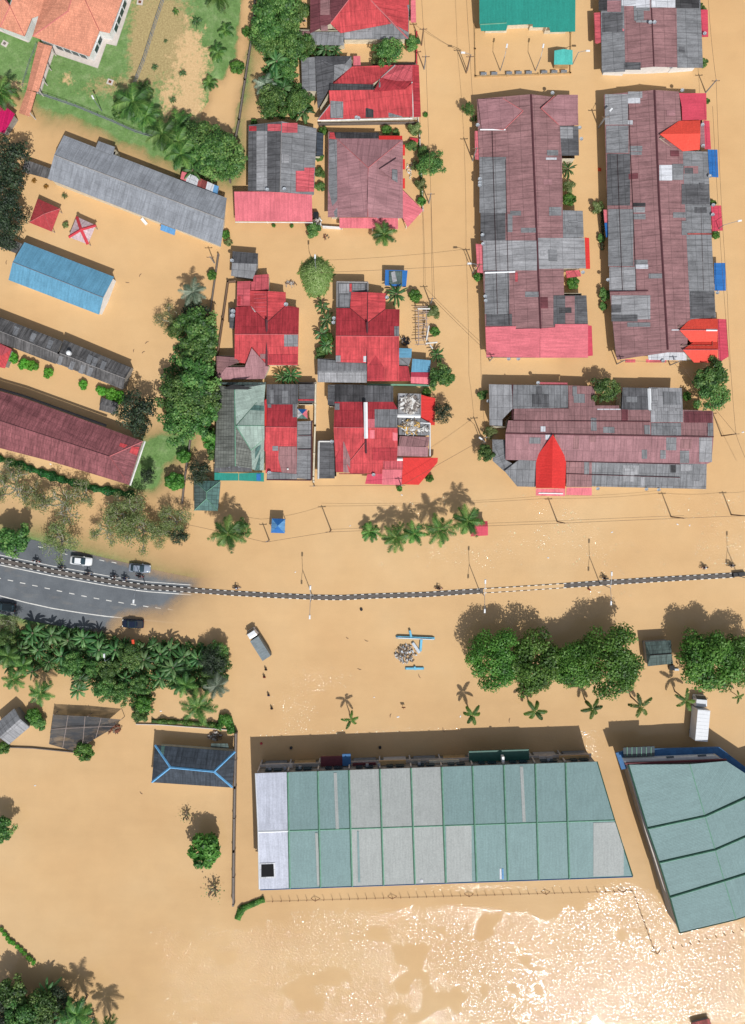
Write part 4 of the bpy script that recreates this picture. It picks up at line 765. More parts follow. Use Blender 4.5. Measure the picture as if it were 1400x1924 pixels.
b.add('maroon', [(1046, 180), (1085, 178), (1087, 235), (1049, 237)], RR, 4.45, .0155); b.add('greyd', [(1047, 236), (1087, 237), (1088, 292), (1049, 292)], RR, 4.45, .0155, rand=1, rcols=('greyl', 'greyb')); b.add('grey', [(1056, 395), (1095, 396), (1097, 446), (1057, 447)], RR, 4.45, .0155, rand=2); b.add('greyl', [(1011, 447), (1098, 447), (1101, 504), (1012, 505)], RR, 4.55, .0155, rand=2); b.add('greyd', [(1040, 555), (1102, 555), (1105, 611), (1042, 612)], RR, 4.45, .0155, rand=1, rcols=('greyl', 'greyb'))
b.add('pink', [(912, 614), (970, 613), (969, 618), (1015, 617), (1014, 672), (914, 670)], RR, 4.6, .0150, wall=False, name='porch_roof'); b.add('pink', [(1015, 617), (1043, 615), (1043, 609), (1105, 609), (1105, 672), (1015, 672)], RR, 4.6, .0150, wall=False, name='porch_roof'); b.add('crimson', [(1105, 611, 2.9), (1112, 612, 2.7), (1114, 668, 2.7), (1105, 669, 2.9)], name='awning', wall=False)
for q, m_ in ((quad(901, 295, 951, 400), 'grey'), (quad(903, 400, 950, 452), 'greyd'), (quad(908, 452, 1009, 508), 'greyl'), (quad(911, 513, 957, 590), 'grey'), (quad(914, 590, 962, 612), 'greyd'), (quad(954, 402, 963, 436), 'grey'), (quad(959, 396, 979, 405), 'grey'), (quad(979, 428, 1007, 437), 'grey'), (quad(987, 548, 1012, 558), 'grey'), (quad(1032, 389, 1055, 405), 'grey'), (quad(1040, 555, 1062, 611), 'greyd'), (quad(1028, 282, 1049, 292), 'grey'), (quad(1026, 296, 1046, 300), 'white'), (quad(968, 512, 973, 529), 'redp'), (quad(1059, 556, 1080, 608), 'maroon')): b.patch(m_, q)
b.add('maroon2', [(905, 242, 3.1), (898, 186, 3.1), (945, 185, 3.9), (983, 208, 4.6), (947, 243, 3.9)], lift=.12, wall=False); b.line([(945, 185, 4.0), (983, 208, 4.75), (947, 243, 4.0), (905, 243, 3.2)], 'ridge_red', .2)
b.add('maroon2', [(1017, 203, 4.6), (1048, 178, 3.7), (1086, 178, 3.05), (1086, 235, 3.05), (1050, 235, 3.8)], lift=.12, wall=False); b.line([(1042, 180, 3.9), (1017, 203, 4.75), (1050, 234, 3.9)], 'ridge_red', .2)
b.line([(998, 177, 4.55), (1011, 500, 4.55), (1016, 618, 4.55)], 'ridge_dark', .45); b.line([(950, 300, 3.8), (957, 611, 3.8)], 'ridge_dark', .12, .06, 'flashing'); b.line([(925, 246, 3.5), (931, 450, 3.5), (935, 590, 3.4)], 'ridge_dark', .12, .06, 'flashing'); b.line([(902, 243, 3.2), (950, 243, 4)], 'white_paint', .3); b.line([(911, 512, 3.2), (968, 510, 4)], 'white_paint', .4)
b.add('pink', [(892, 246, 2.5), (899, 246, 2.7), (900, 300, 2.7), (893, 299, 2.5)], name='awning', wall=False); b.add('pink', [(894, 458, 2.5), (909, 459, 2.7), (910, 513, 2.7), (897, 512, 2.5)], name='awning', wall=False); b.add('scarlet', [(1099, 446, 2.9), (1107, 447, 2.7), (1109, 505, 2.7), (1101, 505, 2.9)], name='awning', wall=False)
b.add('redp', [(1063, 509, 2.5), (1089, 507, 2.4), (1092, 519, 2.3), (1065, 522, 2.4)], name='awning', wall=False)
for x, y in ((1037, 177), (897, 237), (901, 338), (901, 345), (901, 350), (906, 443), (907, 460), (911, 558), (912, 566), (955, 675), (973, 675), (1088, 242), (1091, 263), (1094, 513)): b.dish(x, y)
b.walls(.95)
b = Building('terrace_row', 'longest terrace row with orange gablets and blue side awnings at the right', 'terrace', (1245, 425), 'wall_cream')
RR = (1230, 169, 1255, 662)
b.add('maroon', [(1135, 178), (1207, 171), (1230, 169), (1255, 662), (1160, 676), (1157, 662), (1146, 550)], RR, 4.6, .0165, rand=1, rcols=('maroon2', 'maroon3')); b.add('maroon', [(1230, 169), (1276, 172), (1284, 280), (1298, 600), (1289, 662), (1255, 662)], RR, 4.6, .0165, rand=2, rcols=('maroon2', 'maroon3', 'maroon2')); b.add('grey', [(1282, 283), (1330, 285), (1337, 440), (1345, 598), (1297, 600)], RR, 4.6, .0165, rand=3, rcols=('greyd', 'grey', 'greyd'))
b.add('crimson', [(1276, 175, 3.7), (1327, 175, 2.9), (1328, 225, 2.9), (1282, 226, 3.6), (1281, 200, 3.6)], lift=.15, wall=True, label='crimson ribbed flat roof')
b.add('vermil', [(1240, 252, 4.9), (1276, 227, 3.8), (1316, 226, 3.6), (1316, 251, 4.5)], lift=.2, label='vermilion ribbed gablet roof'); b.add('vermil', [(1240, 252, 4.9), (1316, 251, 4.5), (1315, 281, 3.5), (1283, 284, 3.7)], lift=.2, label='vermilion ribbed gablet roof'); b.add('crimson', [(1322, 226, 3.1), (1333, 227, 2.8), (1336, 280, 2.8), (1324, 280, 3.1)], name='awning', wall=False); b.add('maroon2', [(1316, 232, 3.1), (1323, 227, 3.1), (1325, 279, 3.1), (1316, 272, 3.1)])
for q, m_ in ((quad(1137, 177, 1180, 234), 'greyl'), (quad(1180, 172, 1207, 184), 'greyl'), (quad(1180, 184, 1203, 194), 'white'), (quad(1180, 226, 1189, 234), 'white'), (quad(1139, 236, 1181, 287), 'grey'), (quad(1183, 274, 1207, 284), 'grey'), (quad(1183, 285, 1206, 291), 'grey'), (quad(1141, 289, 1184, 386), 'greyd'), (quad(1143, 393, 1190, 500), 'grey'), (quad(1190, 402, 1213, 412), 'grey'), (quad(1145, 502, 1194, 546), 'greyl'), (quad(1192, 488, 1217, 500), 'grey'), (quad(1193, 497, 1218, 505), 'white'), (quad(1149, 555, 1222, 600), 'greyl'), (quad(1149, 572, 1167, 587), 'greyd'), (quad(1149, 591, 1198, 604), 'greyd'), (quad(1179, 606, 1222, 614), 'grey'), (quad(1219, 514, 1244, 523), 'grey'), (quad(1190, 381, 1213, 388), 'greyb'), (quad(1190, 389, 1212, 399), 'greyl'), (quad(1239, 310, 1263, 339), 'white'), (quad(1263, 308, 1284, 338), 'grey'), (quad(1285, 312, 1312, 326), 'maroon'), (quad(1281, 346, 1333, 384), 'greyd'), (quad(1265, 399, 1289, 409), 'grey'), (quad(1290, 386, 1336, 437), 'grey'), (quad(1281, 415, 1290, 442), 'grey'), (quad(1293, 491, 1322, 500), 'grey'), (quad(1297, 548, 1343, 598), 'greyd'), (quad(1262, 619, 1280, 621), 'white')): b.patch(m_, q)
b.add('white', [(1217, 664, 2.9), (1222, 661, 3.0), (1290, 660, 3.0), (1290, 677, 2.7), (1219, 676, 2.7)], name='porch_roof', wall=False)
for s_ in (0, 1):
    y0, yr, y1 = ((599, 620, 643), (643, 657, 681))[s_]; xa = 1277 if s_ == 0 else 1283
    b.add('vermil', [(xa, yr, 4.5), (xa + 20, y0, 3.6), (1349, y0, 3.4), (1349, yr, 4.3)], lift=.15, label='vermilion ribbed gablet roof'); b.add('vermil', [(xa, yr, 4.5), (1349, yr, 4.3), (1348, y1, 3.3), (xa + 21, y1, 3.5)], lift=.15, label='vermilion ribbed gablet roof'); b.line([(xa, yr, 4.75), (1349, yr, 4.55)], 'ridge_red', .15)
b.add('crimson', [(1349, 599, 3.0), (1365, 600, 2.7), (1369, 670, 2.7), (1350, 682, 3.0)], name='awning', wall=False); b.line([(1327, 620, 4.6), (1348, 620, 4.5)], 'white_paint', .4)
b.add('blued', [(1330, 281, 3.0), (1348, 281, 2.6), (1350, 333, 2.6), (1333, 332, 3.0)], name='awning', wall=False); b.add('crimson', [(1336, 386, 3.0), (1355, 386, 2.6), (1358, 433, 2.6), (1338, 434, 3.0)], name='awning', wall=False); b.add('blued', [(1342, 494, 3.0), (1363, 494, 2.6), (1364, 546, 2.6), (1343, 546, 3.0)], name='awning', wall=False)
b.add('pink', [(1134, 394, 2.5), (1140, 394, 2.7), (1142, 418, 2.7), (1136, 418, 2.5)], name='awning', wall=False); b.add('blued', [(1136, 419, 2.5), (1142, 418, 2.7), (1144, 445, 2.7), (1139, 446, 2.5)], name='awning', wall=False)
for x0, x1 in ((1175, 1194), (1214, 1252)): b.add('redp', [(x0, 675, 2.5), (x1, 675, 2.5), (x1, 681, 2.3), (x0, 681, 2.3)], name='awning', wall=False)
b.line([(1230, 169, 4.65), (1239, 380, 4.65), (1255, 657, 4.65)], 'ridge_dark', .45); b.line([(1181, 196, 3.9), (1190, 400, 3.9), (1196, 546, 3.9)], 'ridge_dark', .12, .06, 'flashing'); b.line([(1160, 290, 3.5), (1168, 500, 3.5), (1170, 545, 3.5)], 'ridge_dark', .12, .06, 'flashing'); b.line([(1317, 390, 3.4), (1322, 545, 3.4)], 'ridge_dark', .12, .06, 'flashing')
b.patch('rusty', quad(1292, 438, 1337, 441)); b.line([(1146, 548, 3.4), (1218, 546, 4.2)], 'ridge_dark', .2)
for x, y in ((1280, 172), (1318, 237), (1319, 276), (1332, 333), (1141, 527), (1338, 387), (1346, 551), (1244, 679), (1337, 405)): b.dish(x, y)
b.walls(.95)
b = Building('terrace_row', 'horizontal maroon and grey terrace row with one bright orange-red gablet facing the main road', 'terrace', (1135, 822), 'wall_cream')
RH = (950, 814, 1341, 821); za, sl_ = 4.7, .0175
b.add('maroon', [(955, 790), (965, 790), (966, 766), (1287, 770), (1340, 772), (1341, 820), (950, 814)], RH, za, sl_, rand=6, rcols=('grey', 'maroon3')); b.add('maroon2', [(950, 814), (1341, 820), (1337, 868), (1328, 872), (950, 864)], RH, za, sl_, rand=4, rcols=('grey', 'maroon'))
b.add('grey', [(1112, 867), (1328, 872), (1327, 919), (1112, 914)], RH, za, sl_, rand=4, rcols=('greyd', 'grey', 'greyl')); b.add('maroon', [(1064, 866), (1112, 867), (1112, 915), (1064, 915)], RH, za, sl_); b.add('grey', [(975, 864), (1010, 866), (1010, 915), (972, 914), (948, 885)], RH, za, sl_)
b.add('grey', [(925, 826, 3.0), (948, 826, 3.3), (950, 864, 3.4), (975, 878, 3.3), (948, 886, 2.9), (926, 866, 2.8)], lift=.02)
b.add('greyl', [(919, 722), (962, 723), (963, 768), (944, 788), (944, 800), (920, 799)], RH, za, .0165, lift=0); b.add('grey', [(963, 723), (1067, 724), (1067, 766), (964, 768)], RH, za, .0165, rand=2, rcols=('greyd', 'greyd', 'greyl'), lift=.02); b.add('maroon', [(1068, 724), (1118, 726), (1118, 762), (1163, 762), (1163, 768), (1068, 768)], RH, za, .0165, rand=1); b.add('greyd', [(1170, 728), (1218, 729), (1222, 770), (1168, 770)], RH, za, .0165, rand=1, lift=.02); b.add('greyl', [(1219, 728), (1281, 729), (1283, 772), (1220, 772)], RH, za + .1, .0165, rand=4)
for q, m_ in ((quad(1223, 772, 1283, 793), 'greyl'), (quad(1224, 795, 1280, 818), 'grey'), (quad(1330, 795, 1340, 820), 'grey'), (quad(1252, 822, 1271, 846), 'grey'), (quad(1206, 845, 1216, 862), 'grey'), (quad(1241, 846, 1251, 862), 'grey'), (quad(1278, 847, 1295, 870), 'grey'), (quad(1314, 822, 1338, 868), 'greyl'), (quad(1098, 868, 1107, 892), 'grey'), (quad(1076, 726, 1084, 744), 'grey'), (quad(988, 768, 1068, 790), 'maroon'), (quad(1122, 768, 1166, 770), 'white'), (quad(1286, 773, 1338, 794), 'maroon3'), (quad(1168, 768, 1180, 790), 'maroon3'), (quad(1016, 801, 1025, 811), 'white'), (quad(1025, 817, 1038, 826), 'white'), (quad(1279, 872, 1294, 885), 'greyl'), (quad(1204, 896, 1212, 914), 'greyl'), (quad(1260, 874, 1270, 888), 'greyb')): b.patch(m_, q)
b.add('scarlet', [(1039, 816, 5.0), (1007, 860, 3.5), (1007, 917, 3.2), (1037, 917, 4.7)], lift=.3, label='bright red steep gablet roof'); b.add('scarlet', [(1039, 816, 5.0), (1037, 917, 4.7), (1062, 918, 3.2), (1064, 862, 3.5)], lift=.3, label='bright red steep gablet roof')
b.add('pink', [(1007, 918, 2.7), (1062, 918, 2.7), (1062, 932, 2.4), (1007, 931, 2.4)], name='awning', wall=False); b.line([(1012, 926, 2.6), (1058, 927, 2.6)], 'white_paint', .35); b.add('pink', [(1065, 916, 2.8), (1112, 916, 2.8), (1112, 931, 2.4), (1064, 930, 2.4)], name='awning', wall=False)
b.line([(950, 814, 4.75), (1341, 820.5, 4.75)], 'ridge_dark', .35); b.line([(965, 790, 4.35), (1222, 792, 4.35)], 'ridge_dark', .2, .06, 'flashing'); b.line([(1064, 890, 3.5), (1278, 897, 3.5)], 'ridge_dark', .16, .06, 'flashing'); b.line([(1064, 867, 3.9), (1278, 872, 3.9)], 'ridge_dark', .16, .06, 'flashing'); b.line([(963, 722, 3.3), (963, 788, 3.9)], 'ridge_dark', .3, .1); b.line([(1220, 730, 3.4), (1222, 770, 4)], 'white_paint', .7, .1); b.add('pink', [(1012, 718, 2.7), (1066, 719, 2.7), (1066, 723, 2.9), (1012, 722, 2.9)], name='awning', wall=False)
for x, y in ((1010, 720), (917, 754), (1122, 918), (1213, 919), (1236, 920)): b.dish(x, y)
b.walls(.95)
# -- lower left sheds
b = Building('slate_hip_house', 'dark slate hip roofed house with light blue ridges by the long wall', 'house', (364, 1440), 'wall_cream')
b.add('slate', [(291, 1400, 2.9), (442, 1412, 2.9), (402, 1450, 4.5), (320, 1442, 4.5)]); b.add('slate', [(285, 1470, 2.8), (320, 1442, 4.5), (402, 1450, 4.5), (437, 1480, 2.8)]); b.add('slate', [(291, 1400, 2.9), (320, 1442, 4.5), (285, 1470, 2.8)]); b.add('slate', [(442, 1412, 2.9), (437, 1480, 2.8), (402, 1450, 4.5)])
for l_ in ([(291, 1400, 2.95), (320, 1442, 4.55), (402, 1450, 4.55), (442, 1412, 2.95)], [(285, 1470, 2.85), (320, 1442, 4.55)], [(437, 1480, 2.85), (402, 1450, 4.55)]): b.line(l_, 'ridge_blue', .42)
b.patch('tealg', [(303, 1401), (310, 1401), (307, 1420), (302, 1412)]); b.add('slateg', [(397, 1397, 2.3), (428, 1397, 2.3), (430, 1406, 2.2), (396, 1404, 2.2)], name='awning', wall=False); b.walls(.65)
b = Building('grey_gable_shed', 'crooked light grey gable roofed shed at the left edge near the shade net', 'shed', (20, 1368), 'wall_grey')
b.add('grey', [(-10, 1362, 2.4), (27, 1331, 2.4), (38, 1351, 3.3), (0, 1385, 3.3)]); b.add('greyl', [(38, 1351, 3.3), (56, 1366, 2.4), (17, 1399, 2.4), (-2, 1385, 3.3)]); b.walls(.35)
b = Building('shade_net', 'large sagging dark shade net on poles by the lower left thicket', 'shade net', (160, 1380), 'wood_grey')
m, N, L = newmat('shade_cloth'); bb = N['Principled BSDF']; g = N.new('ShaderNodeNewGeometry').outputs['Position']; L.new(mixc(N, L, 'MIX', ramp(N, L, noise(N, L, mapping(N, L, g, (.25, 1, 1)), .8, 6, .7), [(.45, 0.0), (.75, 1.0)]), C(52, 54, 58), C(104, 94, 84)), bb.inputs['Base Color']); L.new(ramp(N, L, noise(N, L, mapping(N, L, g, (.3, 1, 1)), .9, 5, .7), [(.45, 1.0), (.68, .7)]), bb.inputs['Alpha'])
pts2 = [(100, 1343), (165, 1346), (228, 1352), (201, 1375), (165, 1396), (140, 1412), (92, 1398)]
mb = MB(); c0 = W(155, 1374, 1.75); ring = [W(x, y, 2.1) for x, y in pts2]; mid = [c0 + (q - c0) * .5 for q in ring]
for q in mid: q.z = 1.8
mb.add([c0] + mid + ring, [(0, 1 + (i + 1) % 7, 1 + i) for i in range(7)] + [(1 + i, 1 + (i + 1) % 7, 8 + (i + 1) % 7, 8 + i) for i in range(7)]); mb.obj('net', m, b.root, org=b.loc)
posts_under(b, pts2, 2.2); mb = MB()
for p_, q_ in (((128, 1344), (118, 1405)), ((160, 1346), (155, 1402)), ((190, 1349), (180, 1386)), ((96, 1370), (215, 1364))): mb.tube([W(p_[0], p_[1], 2.16), W(q_[0], q_[1], 2.16)], .05, 5)
mb.obj('net_pole', P['wood_grey'], b.root, org=b.loc)
b = Building('dark_roof_booth', 'square dark green-black gabled booth between the two big tree groups', 'booth', (1238, 1228), 'wall_grey')
b.add('slateg', [(1212, 1206, 2.5), (1261, 1203, 2.5), (1262, 1228, 3.3), (1222, 1231, 3.3)]); b.add('slateg', [(1222, 1231, 3.3), (1262, 1228, 3.3), (1265, 1247, 2.4), (1217, 1252, 2.4)]); b.add('slateg', [(1212, 1206, 2.5), (1222, 1231, 3.3), (1217, 1252, 2.4)]); b.line([(1222, 1231, 3.35), (1262, 1228, 3.35)], 'black_metal', .25); b.walls(.3)

# -- warehouse, long
H8 = 6.6
b = Building('warehouse', 'long green-grey metal warehouse with a silver left bay and a roof hatch', 'warehouse', (835, 1555), 'wall_grey', -1.2)
xt = [481, 541, 597.5, 656, 714, 772.5, 830, 888, 947, 1006, 1063, 1122]; xb = [488, 545, 602.5, 662, 721, 780, 838, 896, 954.5, 1012.5, 1070, 1189]
def yt(x): return 1453 + (x - 481) * (1431 - 1453) / (1122 - 481)
def yb(x): return 1671 + (x - 488) * (1646 - 1671) / (1189 - 488)
def yr(x): return 1563 + (x - 485) * (1541 - 1563) / (1155 - 485)
XR = [xt[i] + (xb[i] - xt[i]) * .5 for i in range(12)]; XR[11] = 1155
gb = {4, 5, 6}; gb2 = {3, 4, 5, 6}
for i in range(11):
    m_ = 'silver' if i == 0 else ('wgrey' if i in (3, 4, 5) else 'wgreen'); m2 = 'silver' if i == 0 else ('wgrey' if i in (3, 4, 5) else 'wgreen')
    b.add(m_, [(xt[i], yt(xt[i]), H8), (xt[i + 1], yt(xt[i + 1]), H8), (XR[i + 1], yr(XR[i + 1]), H8 + 1.0), (XR[i], yr(XR[i]), H8 + 1.0)]); b.add(m2, [(XR[i], yr(XR[i]), H8 + 1.0), (XR[i + 1], yr(XR[i + 1]), H8 + 1.0), (xb[i + 1], yb(xb[i + 1]), H8 - .1), (xb[i], yb(xb[i]), H8 - .1)])
for q, m_ in (([(838, 1552), (886, 1551), (887, 1656), (840, 1658)], 'wgrey'), ([(1115, 1546), (1156, 1545), (1172, 1589), (1172, 1645), (1115, 1647)], 'wgrey'), ([(627, 1452), (633, 1452), (637, 1558), (631, 1558)], 'wgrey'), ([(977, 1440), (983, 1440), (988, 1544), (982, 1544)], 'wgrey'), ([(592, 1565), (597, 1565), (602, 1664), (596, 1664)], 'wgrey'), ([(671, 1562), (674, 1562), (677, 1658), (673, 1658)], 'wgreen'), ([(939, 1632), (942, 1632), (943, 1652), (939, 1652)], 'white'), ([(943, 1632), (946, 1632), (947, 1652), (943, 1652)], 'bluel'), ([(789, 1652), (795, 1652), (795, 1658), (789, 1658)], 'white')): b.patch(m_, q, name='roof_panel')
b.patch('white', [(488, 1622), (517, 1621), (518, 1650), (488, 1651)], dz=.07, name='hatch_frame'); b.patch('dark_opening', [(491, 1625), (514, 1624), (515, 1647), (491, 1648)], dz=.16, name='hatch')
for i in range(1, 11): b.line([(xt[i], yt(xt[i]), H8), (XR[i], yr(XR[i]), H8 + 1.0), (xb[i], yb(xb[i]), H8 - .1)], 'ridge_green', .32, .22, 'fire_wall')
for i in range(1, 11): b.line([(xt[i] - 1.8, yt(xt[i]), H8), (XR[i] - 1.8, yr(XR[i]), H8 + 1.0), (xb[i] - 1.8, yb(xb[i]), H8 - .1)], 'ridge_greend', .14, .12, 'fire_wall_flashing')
b.line([(485, 1563, H8 + 1.0), (543, 1561, H8 + 1.0)], 'white_paint', .5, .12); b.line([(543, 1561, H8 + 1.0), (1155, 1541, H8 + 1.0)], 'ridge_green', .4, .1)
b.line([(481, 1456, H8 - .3), (1122, 1434, H8 - .3)], 'concrete', .3, .1, 'gutter'); b.line([(489, 1672, H8 - .25), (1189, 1647.5, H8 - .25)], 'deep_blue', .35, 0, 'gutter'); b.line([(1122, 1431, H8), (1155, 1541, H8 + 1), (1189, 1646, H8)], 'ridge_greend', .25, .1, 'barge_board'); b.line([(480, 1453, H8), (485, 1563, H8 + 1), (487, 1671, H8)], 'white_paint', .25, .1, 'barge_board')
b.walls(.25)
# shop fronts on its north wall (the side that faces the road): ledge, signs, awnings, shutters
A = W(484, 1453, H8); A.z = 0; B_ = W(1120, 1432, H8); B_.z = 0; dx = (B_ - A).normalized(); nn = Vector((-dx.y, dx.x, 0)); rz = math.atan2(dx.y, dx.x); LN = (B_ - A).length
def front(u0, u1, out, z, h, mat, name, th=None, off=0):
    c = A + dx * (u0 + u1) / 2 * LN + nn * (off + out / 2); MB().box((c.x, c.y, z), (abs(u1 - u0) * LN, out, h), rz).obj(name, P[mat], b.root, org=b.loc)
front(0.0, 1.0, .55, 3.3, .22, 'concrete', 'ledge')
for i in range(11):
    u0, u1 = (xt[i] - 484) / 636, (xt[i + 1] - 484) / 636; u0 = max(u0, 0)
    front(u0 + .012, u1 - .012, .12, 1.4, 2.6, ('steel', 'wall_tan', 'wall_grey', 'steel', 'concrete')[i % 5], 'shutter'); front(u0 + .02, u0 + .04, .14, 4.9, 1.3, 'glass', 'window'); front(u1 - .045, u1 - .02, .14, 4.9, 1.3, 'glass', 'window')
    front(u0 - .002, u0 + .002, .3, 3.0, 6.2, 'concrete', 'pilaster')
for u0, u1, m_, z, o_ in ((.02, .10, 'concrete', 4.2, .9), (.11, .18, 'wall_grey', 4.1, .7), (.185, .275, 'awning_maroon', 3.9, 1.9), (.25, .275, 'deep_blue', 4.0, 2.3), (.28, .35, 'awning_maroon', 4.2, .5), (.36, .44, 'wall_tan', 4.2, .8), (.45, .50, 'wall_grey', 4.2, .6), (.51, .60, 'wall_cream', 4.2, .6), (.63, .81, 'awning_green', 4.1, 2.1), (.84, .88, 'concrete', 4.2, .7), (.90, .99, 'wall_tan', 4.2, .6)):
    front(u0, u1, o_, z, .35, m_ if m_ in P else 'gate_red', 'awning' if o_ > 1 else 'sign_board')
front(.725, .732, 1.3, 4.9, 1.6, 'white_paint', 'sign_board')
for u in (.03, .075, .12, .32, .355, .475, .86): front(u, u + .008, .7, 5.2, .6, 'steel', 'air_conditioner')
# -- warehouse, fan shaped
b = Building('warehouse', 'fan shaped green metal warehouse at the right edge with curved bays', 'warehouse', (1330, 1580), 'wall_grey', -1.2)
Lq = [(1181, 1437), (1217, 1557), (1239, 1621), (1259, 1686), (1277, 1752)]; Mq = [(1296, 1436), (1325, 1534), (1344, 1597), (1361, 1655), (1383, 1727)]; Rq = [(1365, 1430), (1440, 1482), (1440, 1555), (1440, 1630), (1440, 1708)]; Eq = [(1400, 1452), (1560, 1440), (1560, 1500), (1560, 1590), (1560, 1670)]
for i in range(4):
    zl, zm = H8, H8 + .8
    b.add('wgreen', [Lq[i] + (zl,), Mq[i] + (zm,), Mq[i + 1] + (zm,), Lq[i + 1] + (zl,)])
    if i == 0: b.add('wgreen', [Mq[0] + (zm,), (1365, 1430, zm - .3), (1440, 1470, zm - .5), (1500, 1510, H8), (1440, 1482, zm - .5), Mq[1] + (zm,)][0:1] + [(1365, 1430, zm - .3), (1560, 1558, H8), (1440, 1482, zm - .5), Mq[1] + (zm,)])
    else: b.add('wgreen', [Mq[i] + (zm,), Rq[i] + (zm - .4,), Rq[i + 1] + (zm - .4,), Mq[i + 1] + (zm,)]); b.add('wgreen', [Rq[i] + (zm - .4,), Eq[i] + (H8,), Eq[i + 1] + (H8,), Rq[i + 1] + (zm - .4,)])
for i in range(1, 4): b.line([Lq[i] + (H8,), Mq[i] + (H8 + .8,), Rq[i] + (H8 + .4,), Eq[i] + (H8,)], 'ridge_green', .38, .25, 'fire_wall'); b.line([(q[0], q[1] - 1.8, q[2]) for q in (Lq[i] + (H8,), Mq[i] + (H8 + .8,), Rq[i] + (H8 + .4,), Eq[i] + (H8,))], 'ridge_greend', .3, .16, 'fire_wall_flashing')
b.line([Lq[0] + (H8,)] + [q + (H8,) for q in Lq[1:]], 'ridge_greend', .3, .15, 'barge_board'); b.line([q + (H8 + .8,) for q in Mq], 'ridge_green', .4, .04); b.line([(1277, 1753.5, H8 - .2), (1383, 1728.5, H8 + .5), (1440, 1710, H8 + .3)], 'ridge_greend', .35, 0, 'gutter'); b.walls(.25)
def slabz(b, pts, z, h, mat, name):
    mb = MB(); mb.prism([(W(x, y, z).x, W(x, y, z).y) for x, y in pts], z - h, z); return mb.obj(name, P[mat], b.root, org=b.loc)
slabz(b, [(1157, 1415), (1172, 1411), (1230, 1407), (1344, 1404), (1352, 1404), (1410, 1448), (1410, 1462), (1398, 1452), (1343, 1416), (1172, 1424), (1178, 1444), (1168, 1446)], 4.4, .4, 'deep_blue', 'canopy')
slabz(b, [(1172, 1427), (1343, 1420), (1356, 1427), (1366, 1430), (1176, 1436)], 5.6, 3.5, 'wall_white', 'parapet'); slabz(b, [(1174, 1434), (1366, 1427), (1366, 1430), (1175, 1437)], 6.5, .5, 'awning_maroon', 'sign_band')
slabz(b, [(1171, 1405), (1230, 1402), (1230, 1420), (1172, 1423)], 4.9, .15, 'solar', 'solar_panel')  # dark solar panel above the canopy, crossed by thin green bars
for x in range(1178, 1230, 9): slabz(b, [(x, 1404), (x + 1, 1404), (x + 1, 1421), (x, 1421)], 5.0, .12, 'ridge_green', 'solar_panel_bar')
slabz(b, [(1252, 1422), (1266, 1421), (1267, 1424), (1253, 1425)], 5.7, .2, 'glass', 'window'); slabz(b, [(1311, 1419), (1327, 1418), (1328, 1421), (1312, 1422)], 5.7, .2, 'glass', 'window')
slabz(b, [(1178, 1439), (1181, 1437), (1274, 1748), (1270, 1736), (1252, 1680), (1247, 1668), (1212, 1560)], 5.2, .25, 'concrete', 'side_ledge')
# ---------------------------------------------------------------- vegetation
def leafmat(name, cols, trans=.38, rough=.55):
    m, N, L = newmat(name); b = N['Principled BSDF']; b.inputs['Roughness'].default_value = rough
    oi = N.new('ShaderNodeObjectInfo'); t = attr(N, 'tint')
    c = ramp(N, L, t, [(0, cols[0]), (.5, cols[1]), (1, cols[2])])
    hs = N.new('ShaderNodeHueSaturation'); L.new(c, hs.inputs['Color']); hs.inputs['Saturation'].default_value = 1.0
    L.new(mth2(N, L, 'MULTIPLY_ADD', oi.outputs['Random'], .5, .78), hs.inputs['Value']); L.new(mth2(N, L, 'MULTIPLY_ADD', oi.outputs['Random'], .03, .485), hs.inputs['Hue'])
    L.new(hs.outputs[0], b.inputs['Base Color']); tr = N.new('ShaderNodeBsdfTranslucent'); L.new(hs.outputs[0], tr.inputs[0])
    mx = N.new('ShaderNodeMixShader'); mx.inputs[0].default_value = trans; L.new(b.outputs[0], mx.inputs[1]); L.new(tr.outputs[0], mx.inputs[2]); L.new(mx.outputs[0], N['Material Output'].inputs[0])
    return m
def mth2(N, L, op, a, b, c):
    n = N.new('ShaderNodeMath'); n.operation = op
    for s_, v in zip(n.inputs, (a, b, c)):
        if isinstance(v, bpy.types.NodeSocket): L.new(v, s_)
        else: s_.default_value = v
    return n.outputs[0]
LF = dict(broad=leafmat('leaf_broad', [C(44, 78, 34), C(84, 130, 58), C(146, 178, 96)]), dark=leafmat('leaf_dark', [C(28, 42, 30), C(46, 66, 44), C(84, 104, 70)]), bright=leafmat('leaf_bright', [C(48, 108, 20), C(88, 164, 38), C(140, 206, 76)]),
          palm=leafmat('leaf_palm', [C(32, 66, 26), C(76, 124, 50), C(142, 176, 88)]), banana=leafmat('leaf_banana', [C(36, 76, 34), C(66, 114, 54), C(134, 164, 104)], .3), olive=leafmat('leaf_olive', [C(84, 108, 52), C(128, 146, 84), C(170, 178, 122)]), green2=leafmat('leaf_green', [C(48, 86, 24), C(80, 134, 44), C(126, 172, 76)]), youngpalm=leafmat('leaf_youngpalm', [C(36, 60, 20), C(70, 108, 34), C(120, 146, 60)]), hedge=leafmat('leaf_hedge', [C(20, 70, 26), C(34, 108, 40), C(64, 150, 66)]), silver=leafmat('leaf_silver', [C(84, 104, 82), C(124, 142, 118), C(172, 184, 162)]))
def cards(vs, fs, tint, c, n, sx_, sy_, t, r, fold=0):
    """one leaf: a small bent blade"""
    n = n.normalized(); a = n.orthogonal().normalized(); a = a * math.cos(t) + n.cross(a) * math.sin(t); bb = n.cross(a)
    k = len(vs); vs += [c - a * sx_, c - bb * sy_ * .5 + n * .0, c + a * sx_, c + bb * sy_ * .5]; fs.append((k, k + 1, k + 2, k + 3)); tint.append(r)
